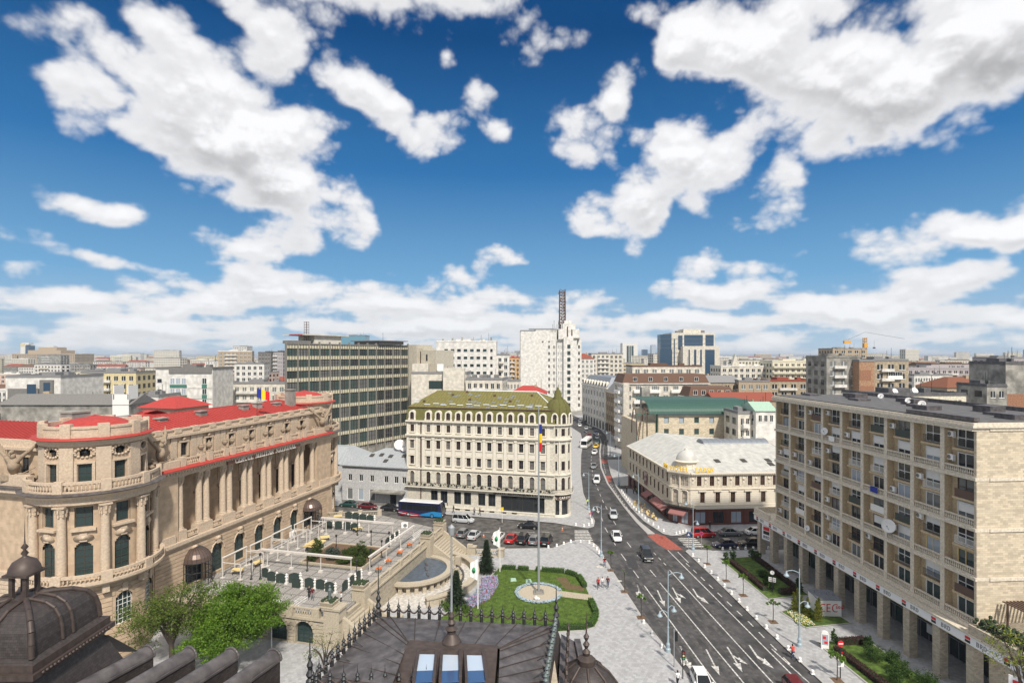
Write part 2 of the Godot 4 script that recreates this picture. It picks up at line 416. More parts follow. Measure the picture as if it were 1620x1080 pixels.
func materials() -> void:
	mat("ground", 0.30, 0.29, 0.265, 0.95, "blotch", 60)
	mat("asphalt", 0.098, 0.096, 0.098, 0.85, "worn", 17)
	mat("asphalt_old", 0.135, 0.128, 0.120, 0.9, "worn", 11)
	mat("asphalt_patch", 0.05, 0.05, 0.053, 0.85, "blotch", 3)
	mat("wheel_track", 0.118, 0.114, 0.112, 0.8, "worn", 5)
	mat("paving", 0.43, 0.435, 0.445, 0.8, "pave", 6)
	mat("kerb", 0.42, 0.41, 0.40, 0.85, "grain", 2)
	mat("marking", 0.80, 0.79, 0.76, 0.7, "worn", 2.3)
	mat("red_lane", 0.37, 0.10, 0.072, 0.8, "blotch", 4)
	mat("cream", 0.62, 0.55, 0.42, 0.85, "streak", 9)
	mat("club_stone", 0.57, 0.435, 0.305, 0.88, "streak", 19)
	mat("club_trim", 0.62, 0.50, 0.375, 0.88, "streak", 5)
	mat("club_dark", 0.36, 0.28, 0.20, 0.9, "streak", 5)
	mat("club_red", 0.47, 0.048, 0.038, 0.65, "streak", 9)
	mat("seam_red", 0.30, 0.035, 0.03, 0.65)
	mat("sign_brown", 0.20, 0.10, 0.075, 0.7)
	mat("letter", 0.80, 0.77, 0.70, 0.6)
	mat("capitol", 0.70, 0.665, 0.565, 0.85, "streak", 10)
	mat("capitol_trim", 0.78, 0.74, 0.64, 0.85, "grain", 3)
	mat("moss", 0.205, 0.185, 0.055, 0.9, "blotch", 5)
	mat("moss_dark", 0.145, 0.14, 0.04, 0.9, "blotch", 4)
	mat("zinc", 0.27, 0.30, 0.34, 0.5, "streak", 5, 0.3)
	mat("zinc_white", 0.72, 0.76, 0.78, 0.5)
	mat("pane", 0.022, 0.027, 0.032, 0.08)
	mat("pane_curtain", 0.16, 0.17, 0.17, 0.12)
	mat("pane_green", 0.03, 0.052, 0.052, 0.08)
	mat("pane_pale", 0.33, 0.38, 0.44, 0.15)
	mat("pane_brown", 0.05, 0.03, 0.022, 0.15)
	var sg := mat("shop_glass", 0.02, 0.024, 0.028, 0.03); sg.metallic_specular = 0.8
	mat("pane_blue", 0.03, 0.065, 0.11, 0.06)
	mat("frame_dark", 0.05, 0.045, 0.04, 0.6)
	mat("frame_brown", 0.10, 0.06, 0.045, 0.6)
	mat("frame_white", 0.74, 0.74, 0.72, 0.5)
	mat("iron", 0.05, 0.052, 0.055, 0.5, "grain", 1, 0.5)
	mat("grey_wall", 0.56, 0.57, 0.57, 0.85, "streak", 8)
	mat("sheet_roof", 0.46, 0.49, 0.51, 0.5, "streak", 7, 0.2)
	mat("office_band", 0.62, 0.575, 0.42, 0.8, "streak", 12)
	mat("office_fin", 0.25, 0.24, 0.21, 0.8, "streak", 6)
	mat("concrete", 0.42, 0.405, 0.365, 0.9, "worn", 22)
	mat("annex_wall", 0.56, 0.52, 0.43, 0.9, "streak", 12); mat("office_glass", 0.06, 0.10, 0.095, 0.1)
	mat("concrete_dark", 0.21, 0.205, 0.195, 0.9, "streak", 7)
	mat("white_wall", 0.75, 0.735, 0.69, 0.85, "streak", 34)
	mat("pale_wall", 0.69, 0.65, 0.56, 0.85, "streak", 28)
	mat("yellow_wall", 0.70, 0.60, 0.36, 0.85, "streak", 10)
	mat("orange_wall", 0.66, 0.44, 0.22, 0.85, "streak", 10)
	mat("pink_wall", 0.60, 0.46, 0.38, 0.85, "streak", 10)
	mat("lilac_wall", 0.44, 0.41, 0.42, 0.85, "streak", 10)
	mat("tan_wall", 0.46, 0.37, 0.26, 0.9, "streak", 8)
	mat("brick_wall", 0.34, 0.17, 0.10, 0.9, "blotch", 3)
	mat("plaster_ruin", 0.42, 0.35, 0.25, 0.9, "blotch", 7)
	mat("tar_roof", 0.13, 0.13, 0.135, 0.9, "blotch", 8)
	mat("grey_roof", 0.26, 0.26, 0.265, 0.85, "streak", 6)
	mat("tile_red", 0.30, 0.075, 0.045, 0.85, "streak", 4)
	mat("roof_red", 0.44, 0.05, 0.04, 0.7, "streak", 6)
	mat("rust", 0.16, 0.09, 0.06, 0.9, "streak", 3)
	mat("green_roof", 0.04, 0.115, 0.09, 0.55, "streak", 8)
	mat("teal_frame", 0.05, 0.17, 0.13, 0.5)
	mat("hall_stone", 0.70, 0.61, 0.46, 0.9, "stone", 8)
	mat("mint", 0.40, 0.58, 0.46, 0.7, "streak", 5)
	mat("capsa_wall", 0.68, 0.615, 0.50, 0.85, "streak", 9)
	mat("capsa_trim", 0.74, 0.68, 0.57, 0.85, "grain", 3)
	mat("capsa_roof", 0.60, 0.60, 0.565, 0.65, "streak", 26)
	mat("capsa_base", 0.15, 0.05, 0.035, 0.5, "streak", 4)
	mat("yellow_sign", 0.85, 0.55, 0.01, 0.4)
	mat("awning", 0.36, 0.16, 0.15, 0.85, "streak", 1)
	mat("slab_stone", 0.66, 0.57, 0.43, 0.9, "stone", 9)
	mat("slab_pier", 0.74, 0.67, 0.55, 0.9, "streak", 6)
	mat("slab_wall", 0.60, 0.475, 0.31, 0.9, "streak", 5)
	mat("slab_base", 0.55, 0.48, 0.38, 0.85, "stone", 6)
	mat("sign_white", 0.80, 0.81, 0.83, 0.35)
	mat("sign_red", 0.62, 0.015, 0.025, 0.4)
	mat("black", 0.012, 0.012, 0.013, 0.45)
	mat("copper_brown", 0.088, 0.066, 0.058, 0.55, "blotch", 2.5, 0.25)
	mat("slate", 0.072, 0.06, 0.058, 0.55, "slate", 4.6, 0.1)
	mat("lead", 0.165, 0.15, 0.152, 0.5, "worn", 4.3, 0.2)
	mat("verdigris", 0.16, 0.20, 0.20, 0.6, "blotch", 1.0, 0.3)
	mat("skylight_pale", 0.50, 0.58, 0.68, 0.08); mat("skylight_blue", 0.05, 0.10, 0.22, 0.12)
	mat("setts", 0.86, 0.82, 0.77, 0.8, "setts", 2.1, 0.0, false)
	mat("podium", 0.46, 0.405, 0.31, 0.9, "stone", 7)
	mat("podium_plain", 0.50, 0.44, 0.34, 0.9, "streak", 4)
	mat("basin_floor", 0.62, 0.59, 0.54, 0.85, "blotch", 4)
	mat("pool_cover", 0.095, 0.125, 0.165, 0.35, "blotch", 6)
	mat("planter_white", 0.70, 0.69, 0.66, 0.7)
	mat("screen_green", 0.028, 0.045, 0.04, 0.5)
	mat("pergola", 0.60, 0.57, 0.53, 0.6)
	mat("pot_orange", 0.62, 0.16, 0.04, 0.7)
	mat("canvas_yellow", 0.66, 0.52, 0.24, 0.85)
	mat("grass", 0.105, 0.185, 0.024, 0.95, "worn", 5)
	mat("shrub_dark", 0.03, 0.055, 0.022, 0.9, "blotch", 0.6)
	mat("soil", 0.17, 0.105, 0.065, 0.95, "blotch", 1.5)
	mat("wood", 0.20, 0.13, 0.08, 0.85, "streak", 1)
	mat("bark", 0.075, 0.058, 0.045, 0.95, "streak", 1)
	mat("steel", 0.40, 0.43, 0.45, 0.45, "grain", 2, 0.4)
	mat("lamp_paint", 0.30, 0.38, 0.43, 0.5)
	mat("lamp_glass", 0.80, 0.82, 0.83, 0.2)
	mat("bollard", 0.78, 0.77, 0.75, 0.7)
	mat("crane_yellow", 0.62, 0.33, 0.06, 0.6)
	mat("crane_red", 0.55, 0.20, 0.12, 0.6)
	mat("flag_blue", 0.012, 0.03, 0.26, 0.8); mat("flag_yellow", 0.85, 0.58, 0.02, 0.8); mat("flag_red", 0.62, 0.012, 0.02, 0.8)
	mat("flag_white", 0.78, 0.79, 0.78, 0.8); mat("flag_green", 0.03, 0.25, 0.10, 0.8)
	mat("tyre", 0.018, 0.018, 0.018, 0.85); mat("rim", 0.42, 0.43, 0.44, 0.35, "", 1, 0.6)
	mat("car_glass", 0.012, 0.015, 0.018, 0.04)
	mat("headlight", 0.65, 0.67, 0.68, 0.15); mat("taillight", 0.45, 0.01, 0.012, 0.2)
	for k in [["paint_white", 0.78, 0.78, 0.77], ["paint_silver", 0.46, 0.48, 0.50], ["paint_grey", 0.17, 0.18, 0.19], ["paint_black", 0.010, 0.011, 0.013], ["paint_red", 0.42, 0.012, 0.016], ["paint_green", 0.012, 0.06, 0.05], ["paint_wine", 0.12, 0.008, 0.012], ["paint_navy", 0.012, 0.016, 0.06], ["paint_yellow", 0.80, 0.50, 0.01], ["paint_blue", 0.02, 0.07, 0.22]]:
		var m := mat(k[0], k[1], k[2], k[3], 0.35)
		m.clearcoat_enabled = true; m.clearcoat = 0.8; m.clearcoat_roughness = 0.06
	var skin := mat("figure", 1, 1, 1, 0.85); skin.vertex_color_use_as_albedo = true
	var fl := mat("blossom", 1, 1, 1, 0.9); fl.vertex_color_use_as_albedo = true
	leafmat("leaf", 1, 1, 1)

func ribbon(a: Array, y: float, w: float, g: G) -> void:   # a flat painted strip along points [x, distance]
	for i in a.size() - 1:
		var p := P(a[i][0], a[i][1], y); var q := P(a[i + 1][0], a[i + 1][1], y)
		var s := (q - p).cross(Vector3.UP).normalized() * w / 2
		g.quad(p - s, p + s, q + s, q - s)

func dashes(a: Array, y: float, w: float, on: float, off: float, g: G) -> void:
	var left := 0.0; var drawing := true
	for i in a.size() - 1:
		var p := Vector2(a[i][0], a[i][1]); var q := Vector2(a[i + 1][0], a[i + 1][1])
		var l := p.distance_to(q); var s := 0.0
		while s < l:
			var e := minf(l, s + (on if drawing else off) - left)
			if drawing:
				var u := p.lerp(q, s / l); var v := p.lerp(q, e / l)
				ribbon([[u.x, u.y], [v.x, v.y]], y, w, g)
			left += e - s
			if left >= (on if drawing else off) - 1e-4:
				left = 0.0; drawing = not drawing
			s = e

func pavement(called: String, a: Array, m := "paving", top := 0.13) -> Node3D:
	var g := G.new(); g.prism(poly(a), -0.2, top)
	var o := ground_part(called, g, m)
	var k := G.new()
	for i in a.size():
		var b: Array = a[(i + 1) % a.size()]
		var l := Vector2(a[i][0] - b[0], a[i][1] - b[1]).length()
		if l < 60: ribbon([a[i], b], top + 0.004, 0.3, k)
	part(o, "kerb", k, "kerb")
	return o

func arrow(shape: int) -> G:   # painted lane arrow, 5.6 m long, head towards +z
	var g := G.new()
	var f := func(a: Array):
		var p := PackedVector2Array()
		for q in a: p.append(Vector2(q[0], q[1]))
		g.prism(p, 0.0, 0.004)
	if shape != 2: f.call([[-0.09, -2.8], [0.09, -2.8], [0.09, 1.0], [0.42, 0.9], [0, 2.8], [-0.42, 0.9], [-0.09, 1.0]])
	if shape == 1: f.call([[0.09, -0.9], [0.55, -0.1], [0.62, -0.5], [1.15, 1.1], [0.42, 0.55], [0.52, 0.3], [0.09, -0.4]])
	if shape == 2: f.call([[-0.1, -2.8], [0.1, -2.8], [0.12, -0.4], [0.55, 0.5], [0.72, 0.15], [1.0, 2.4], [0.1, 1.3], [0.32, 1.0], [-0.1, 0.2]])
	if shape == 3: f.call([[0.1, -2.8], [-0.1, -2.8], [-0.12, -0.4], [-0.45, 0.3], [-0.62, 0.0], [-0.8, 1.9], [-0.05, 1.1], [-0.25, 0.8], [0.1, 0.1]])
	return g

func setting() -> void:
	var g := G.new()
	g.bx(-9000, 9000, -1.0, -0.06, -10500, 60)
	ground_part("ground", g, "ground")
	g = G.new(); g.prism(poly([[-75, 40], [120, 40], [120, 335], [-75, 335]]), -0.05, 0.0)
	var road := ground_part("road", g, "asphalt")
	g = G.new(); g.prism(poly([[-60, 104.5], [-12, 104.0], [8, 106.0], [15.9, 109.6], [15.9, 118.5], [9, 120.5], [-24, 129.5], [-60, 139]]), -0.04, 0.006)
	part(road, "side_street", g, "asphalt_old")
	g = G.new(); g.prism(poly([[34, 104.4], [120, 107.4], [120, 119], [33, 113.5]]), -0.04, 0.006)
	part(road, "side_street", g, "asphalt_old")
	pavement("plaza", [[-75, 41], [20.9, 41], [19.62, 63], [17.74, 77.1], [16.6, 93.4], [16.0, 106], [15.3, 108.6], [13.5, 109.4], [11.5, 109.2], [7.6, 105.2], [-8, 104.6], [-14, 103.4], [-40, 103], [-75, 103]])
	pavement("hotel_pavement", [[12.5, 119.1], [15.6, 117.4], [16.9, 118.4], [17.7, 122.3], [18, 135], [18.3, 147], [20.5, 170.5], [24.5, 202.5], [28.8, 231], [31, 258], [28, 290], [20, 334], [-74, 334], [-74, 144], [-24.5, 130.2], [9, 121.2]])
	pavement("bank_pavement", [[34.9, 41], [34.06, 62.3], [33.15, 75.5], [32.5, 92], [31.75, 103.6], [32.6, 104.5], [36.5, 103.9], [119, 107], [119, 41]])
	var side := pavement("avenue_pavement", [[30.4, 113.6], [31.6, 112.6], [33.4, 112.8], [36, 115.0], [119, 118.6], [119, 334], [36, 334], [39.5, 308], [42.5, 282], [41.5, 249], [36.5, 216], [32.2, 190.6], [29.75, 170.5], [28.3, 154.3], [28, 144], [27.92, 132.2], [28.5, 122.3]])
	g = G.new()
	for s in [[31.6, 193.5, 70, 198.5], [28.6, 151.5, 60, 155.0]]: g.prism(poly([[s[0], s[1]], [s[2], s[1] + 2], [s[2], s[3] + 2], [s[0], s[3]]]), 0.1, 0.138)
	part(side, "driveway", g, "asphalt_old")
	# the strip that parts the bus lane from the carriageway
	var mid := [[27.1, 113.6], [26.5, 122], [26.25, 135], [26.34, 158], [28, 180], [32.05, 209], [36, 231.4], [38.9, 259]]
	g = G.new()
	for i in mid.size() - 1:
		var a: Array = mid[i]; var b: Array = mid[i + 1]
		var wa := 1.5 if i == 0 else 0.5; var wb := 0.5
		if i == 0: wb = 0.9
		if i == 1: wa = 0.9
		g.prism(poly([[a[0], a[1]], [a[0] + wa, a[1] + 0.2], [b[0] + wb, b[1]], [b[0], b[1]]]), -0.1, 0.12)
	ground_part("traffic_island", g, "kerb")
	# painted markings, each a sheet on the asphalt
	g = G.new()
	for l in [[[28.65, 104.4], [31.45, 64.1], [32.3, 52]], [[26.3, 94.9], [28.6, 62.3], [29.3, 52]], [[23.3, 89.6], [25.4, 62.3], [26.2, 52]], [[20.6, 88.5], [22.3, 62.3], [23.0, 52]], [[30.2, 103.6], [30.5, 98.2]], [[31.75, 69.5], [32.6, 62.3]]]: ribbon(l, 0.012, 0.16, g)
	dashes([[26.3, 97.0], [25.6, 104.4]], 0.012, 0.15, 1.2, 1.3, g)
	dashes([[23.3, 92.0], [22.3, 104], [21.9, 112]], 0.012, 0.15, 3.0, 4.0, g)
	dashes([[20.4, 91.5], [19.6, 104], [19.3, 118], [19.9, 128]], 0.012, 0.15, 3.2, 4.6, g)
	dashes([[22.0, 114], [21.9, 124], [22.3, 140], [23.6, 165], [26.4, 190], [30.0, 212], [33.2, 235]], 0.012, 0.14, 2.6, 3.4, g)
	dashes([[30.0, 98], [31.9, 76], [32.5, 62]], 0.012, 0.16, 1.5, 1.55, g)
	dashes([[28.6, 114.2], [27.3, 122.3], [27.0, 132], [27.1, 146], [27.4, 158]], 0.012, 0.14, 1.4, 1.3, g)
	dashes([[28.4, 172], [30.4, 190], [34.4, 214], [39.0, 238]], 0.012, 0.14, 1.4, 1.4, g)
	for k in 7: ribbon([[12.15 + 0.1 * k, 110.0 + k * 0.98], [15.65 - 0.02 * k, 110.0 + k * 0.98]], 0.016, 0.5, g)
	for k in 5: ribbon([[32.4, 106.3 + k * 1.15], [35.9, 106.5 + k * 1.15]], 0.016, 0.55, g)
	for k in 5: ribbon([[-6 + k * 3.0, 115.2], [-4.4 + k * 3.0, 114.9]], 0.016, 0.12, g)
	for k in 6: ribbon([[40 + k * 2.6, 110.3], [41.3 + k * 2.6, 110.4]], 0.016, 0.12, g)
	var lines := part(road, "lane_marking", g, "marking")
	lines.set_meta("label", "white painted lane lines and zebra bars")
	g = G.new()
	for a in [[[26.9, 113.0], [28.9, 114.0], [30.3, 112.6], [31.5, 104.6], [28.6, 104.6], [27.6, 108]], [[26.75, 160], [28.3, 160.5], [29.3, 168.5], [27.2, 168]], [[29.0, 188], [31.6, 187.6], [32.8, 196], [30.1, 197]]]: g.prism(poly(a), -0.02, 0.008)
	part(road, "red_lane", g, "red_lane")
	g = G.new()   # wheel tracks worn into the lanes
	for x in [19.3, 22.0, 24.8, 27.6]:
		for s in [-0.8, 0.8]: ribbon([[x + s + 1.7, 50], [x + s, 74], [x + s - 0.9, 88], [x + s - 1.7, 103]], 0.005, 0.55, g)
	part(road, "wheel_track", g, "wheel_track")
	var rr := RandomNumberGenerator.new(); rr.seed = 31
	for k in 22:   # mended strips and manhole lids
		var d := rr.randf_range(58, 150); var x := rr.randf_range(17.5, 31) + (0.0 if d < 105 else -2.0)
		if d > 118: x = rr.randf_range(19, 25.5)
		g = G.new()
		if k % 2: g.bx(-0.32, 0.32, 0.0, 0.003, -0.32, 0.32) if k % 4 == 1 else g.lathe([Vector2(0.33, 0), Vector2(0.33, 0.004), Vector2(0, 0.004)], 16)
		else: g.bx(-rr.randf_range(0.4, 1.0), rr.randf_range(0.4, 1.0), 0.0, 0.002, -rr.randf_range(0.8, 3.5), rr.randf_range(0.8, 3.0))
		part(road, "manhole_lid" if k % 2 else "asphalt_patch", g, "iron" if k % 2 else "asphalt_patch", P(x, d, 0.0085), -0.07)
	var shapes := []
	for k in 4: shapes.append(arrow(k).mesh())
	for a in [[19.4, 86.2, 3], [22.0, 84.0, 0], [24.6, 85.0, 1], [27.6, 84.5, 2], [20.6, 67.4, 3], [23.5, 66.6, 0], [26.3, 67.2, 1], [29.2, 67.6, 2], [19.8, 131.5, 0], [22.9, 131.0, 1]]:
		part(road, "lane_arrow", shapes[a[2]], "marking", P(a[0], a[1], 0.012), -0.07)

func V(x: float, y: float, z: float) -> Vector3:
	return Vector3(x, y, z)

func U(x: float, y: float) -> Vector2:
	return Vector2(x, y)

# ---- shared building pieces -------------------------------------------------
func window_mesh(w: float, h: float, nx: int, ny: int, arched: bool, bar := 0.06, rim := 0.09) -> Array:
	var key := "win %s %s %s %s %s %s %s" % [w, h, nx, ny, arched, bar, rim]
	if C.has(key): return C[key]
	var g := G.new(); var p := G.new()
	var r := w / 2 if arched else 0.0
	g.bx(-w / 2, -w / 2 + rim, 0, h - r, -0.04, 0.05); g.bx(w / 2 - rim, w / 2, 0, h - r, -0.04, 0.05)
	g.bx(-w / 2 + rim, w / 2 - rim, 0, rim, -0.04, 0.05)
	if arched:
		for i in 8:
			var a := PI * i / 8; var b := PI * (i + 1) / 8
			g.ext(PackedVector2Array([U(cos(a), sin(a)) * r + U(0, h - r), U(cos(b), sin(b)) * r + U(0, h - r), U(cos(b), sin(b)) * (r - rim) + U(0, h - r), U(cos(a), sin(a)) * (r - rim) + U(0, h - r)]), -0.04, 0.05)
		g.bx(-w / 2 + rim, w / 2 - rim, h - r - bar / 2, h - r + bar / 2, -0.03, 0.04)
	else: g.bx(-w / 2 + rim, w / 2 - rim, h - rim, h, -0.04, 0.05)
	for i in range(1, nx): g.bx(-w / 2 + w * i / nx - bar / 2, -w / 2 + w * i / nx + bar / 2, rim, h - (rim if not arched else rim + r * 0.15), -0.03, 0.035)
	for j in range(1, ny): g.bx(-w / 2 + rim, w / 2 - rim, (h - r) * j / ny - bar / 2, (h - r) * j / ny + bar / 2, -0.03, 0.03)
	var o := PackedVector2Array([U(-w / 2, 0), U(w / 2, 0)])
	if arched:
		for i in 13: o.append(U(cos(PI * i / 12), sin(PI * i / 12)) * r + U(0, h - r))
	else:
		o.append(U(w / 2, h)); o.append(U(-w / 2, h))
	p.ext(o, -0.06, -0.02)
	C[key] = [g.mesh(), p.mesh()]
	return C[key]

func window(under: Node3D, at: Vector3, turn: float, w: float, h: float, nx := 2, ny := 2, arched := false, fm := "frame_dark", pm := "pane", called := "window", bar := 0.06, rim := 0.09) -> MeshInstance3D:
	var k := window_mesh(w, h, nx, ny, arched, bar, rim)
	var f := part(under, called, k[0], fm, at, turn)
	part(f, "pane", k[1], pm)
	return f

func pick(a: Array) -> Variant:
	return a[rng.randi() % a.size()]

func balusters(g: G, x0: float, x1: float, y: float, z: float, h := 1.0, pitch := 0.32, w := 0.3) -> void:
	g.bx(x0, x1, y, y + h * 0.16, z - w / 2, z + w / 2)
	g.bx(x0, x1, y + h * 0.84, y + h, z - w / 2, z + w / 2)
	var n := maxi(1, int((x1 - x0) / pitch))
	for i in n:
		var x := x0 + (x1 - x0) * (i + 0.5) / n
		g.lathe([U(0.05, y + h * 0.16), U(0.10, y + h * 0.35), U(0.05, y + h * 0.62), U(0.08, y + h * 0.84)], 5, V(x, 0, z))

func column_mesh(h: float, r: float) -> ArrayMesh:
	var key := "column %s %s" % [h, r]
	if C.has(key): return C[key]
	var g := G.new()
	g.bx(-r * 1.35, r * 1.35, 0, r * 0.35, -r * 1.35, r * 1.35)
	g.lathe([U(r * 1.3, r * 0.35), U(r * 1.3, r * 0.6), U(r * 1.05, r * 0.75), U(r * 1.15, r * 0.95), U(r, r * 1.1), U(r * 0.98, h * 0.35), U(r * 0.84, h - r * 2.2)], 16)
	g.lathe([U(r * 0.84, h - r * 2.2), U(r * 0.95, h - r * 2.1), U(r * 0.88, h - r * 2.0), U(r * 1.0, h - r * 1.1), U(r * 1.3, h - r * 0.3)], 12)
	for k in 8:
		var a := TAU * k / 8
		for e in [[1.05, 1.9, 0.9], [1.2, 1.05, 0.8]]: g.box(V(cos(a) * r * e[0], h - r * e[1], sin(a) * r * e[0]), V(r * 0.22, r * e[2], r * 0.3), -a)
	g.bx(-r * 1.3, r * 1.3, h - r * 0.3, h, -r * 1.3, r * 1.3)
	C[key] = g.mesh()
	return C[key]

func urn_mesh() -> ArrayMesh:
	if not C.has("urn"):
		var g := G.new()
		g.lathe([U(0.28, 0), U(0.28, 0.12), U(0.12, 0.25), U(0.14, 0.4), U(0.42, 0.75), U(0.46, 1.0), U(0.3, 1.15), U(0.36, 1.22), U(0.2, 1.35), U(0.08, 1.6), U(0.0, 1.75)], 10)
		for s in [-1, 1]: g.tube([V(s * 0.42, 0.8, 0), V(s * 0.62, 1.0, 0), V(s * 0.4, 1.2, 0)], 0.05)
		C.urn = g.mesh()
	return C.urn

func eagle_mesh() -> ArrayMesh:
	if C.has("eagle"): return C.eagle
	var g := G.new()
	var r := RandomNumberGenerator.new(); r.seed = 3
	g.ball(V(0, 1.5, 0), V(0.55, 0.95, 0.5), 10, 8)
	g.ball(V(0, 2.5, 0.12), V(0.26, 0.42, 0.26), 8, 6)
	g.ball(V(0, 2.95, 0.25), V(0.2, 0.22, 0.28), 8, 6)
	g.cyl(V(0, 2.93, 0.45), V(0, 2.8, 0.72), 0.09, 0.01, 6)
	for s in [-1, 1]:
		for k in 9:   # flight feathers fanned up and out
			var u := k / 8.0
			var root := V(s * (0.35 + 0.85 * u), 2.0 + 0.75 * u, -0.15)
			var tip := root + V(s * (0.35 + 1.05 * u), 1.9 * (1 - 0.62 * (1 - u)) - 0.2, -0.35 - 0.25 * u)
			var mid := (root + tip) / 2 + V(s * 0.08, 0, 0.12)
			for e in [[root, mid, 0.12, 0.13], [mid, tip, 0.13, 0.03]]: g.cyl(e[0], e[1], e[2], e[3], 5)
		g.tube([V(s * 0.3, 1.9, 0.05), V(s * 0.8, 2.45, 0.0), V(s * 1.35, 2.95, -0.1)], 0.26, 0.16, 7)
		for k in 10: g.ball(V(s * r.randf_range(0.2, 2.2), r.randf_range(0.1, 0.8), r.randf_range(-0.1, 0.35)), V(r.randf_range(0.2, 0.4), r.randf_range(0.12, 0.3), r.randf_range(0.15, 0.3)), 6, 4)
		for k in 3: g.cyl(V(s * 0.5, 0.5, 0.1), V(s * (1.5 + 0.4 * k), 0.35 + 0.5 * k, 0.2), 0.06, 0.05, 5)
	g.bx(-1.2, 1.2, 0, 0.6, -0.5, 0.4)
	C.eagle = g.mesh()
	return C.eagle

# curved wall with openings [angle0, angle1, low, high, arched]
func drum(g: G, r: float, y0: float, y1: float, holes: Array, depth: float, at: Vector3, a0 := 0.0, a1 := TAU) -> void:
	var n := int(ceil((a1 - a0) / deg_to_rad(1.6)))
	for i in n:
		var a := lerpf(a0, a1, float(i) / n); var b := lerpf(a0, a1, float(i + 1) / n); var m := (a + b) / 2
		var da := V(cos(a), 0, sin(a)); var db := V(cos(b), 0, sin(b))
		var put := func(lo: float, hi: float):
			g.tri(at + da * r + V(0, lo, 0), at + db * r + V(0, hi, 0), at + db * r + V(0, lo, 0), da, db, db)
			g.tri(at + da * r + V(0, lo, 0), at + da * r + V(0, hi, 0), at + db * r + V(0, hi, 0), da, da, db)
		var y := y0
		var cuts := []
		for h in holes:
			if m > h[0] and m < h[1]: cuts.append(h)
		cuts.sort_custom(func(p, q): return p[2] < q[2])
		for h in cuts:
			var hi: float = h[3]
			if h[4]:
				var half: float = (h[1] - h[0]) / 2 * r
				var off: float = (m - (h[0] + h[1]) / 2) * r
				hi = h[3] - half + sqrt(maxf(0.0, half * half - off * off))
			put.call(y, h[2])
			var ri := r - depth
			g.quad(at + db * r + V(0, h[2], 0), at + da * r + V(0, h[2], 0), at + da * ri + V(0, h[2], 0), at + db * ri + V(0, h[2], 0))
			g.quad(at + da * r + V(0, hi, 0), at + db * r + V(0, hi, 0), at + db * ri + V(0, hi, 0), at + da * ri + V(0, hi, 0))
			y = hi
		put.call(y, y1)
	for h in holes:
		for e in [[h[0], 1], [h[1], -1]]:
			var d := V(cos(e[0]), 0, sin(e[0]))
			var p := at + d * r; var q := at + d * (r - depth)
			var top: float = h[3] - ((h[1] - h[0]) / 2 * r if h[4] else 0.0)
			g.quad(p + V(0, h[2], 0), q + V(0, h[2], 0), q + V(0, top, 0), p + V(0, top, 0))

func courses(g: G, x0: float, x1: float, y0: float, y1: float, z: float, holes: Array, step := 0.52, proud := 0.07) -> void:
	var y := y0
	while y < y1 - 0.1:
		var top := minf(y + step - 0.09, y1)
		var cuts := []
		for h in holes:
			var half: float = (h[1] - h[0]) / 2
			var mid: float = (h[0] + h[1]) / 2
			var spring: float = h[3] - half if h[4] else h[3]
			if top <= h[2] or y >= h[3] + 0.3: continue
			var w := half + 0.22
			if y > spring: w = sqrt(maxf(0.0, pow(half + 0.25, 2) - pow(y - spring, 2)))
			if w > 0.05: cuts.append([mid - w, mid + w])
		cuts.sort_custom(func(p, q): return p[0] < q[0])
		var x := x0
		for c2 in cuts:
			if c2[0] > x + 0.05: g.bx(x, c2[0], y, top, z - 0.02, z + proud)
			x = maxf(x, c2[1])
		if x < x1 - 0.05: g.bx(x, x1, y, top, z - 0.02, z + proud)
		y += step

func lettering(under: Node3D, text: String, size: float, m: String, at: Vector3, turn := 0.0, deep := 0.06, bold := true, serif := false, called := "lettering") -> MeshInstance3D:
	var key := "text %s %s %s" % [text, size, deep]
	if not C.has(key):
		var tm := TextMesh.new()
		tm.text = text; tm.font_size = 32; tm.pixel_size = size / 23.0; tm.depth = deep; tm.curve_step = 3.0
		var f := SystemFont.new()
		f.font_names = PackedStringArray(["Droid Serif" if serif else "Droid Sans"])
		f.font_weight = 700 if bold else 400
		tm.font = f
		C[key] = tm
	return part(under, called, C[key], m, at, turn)

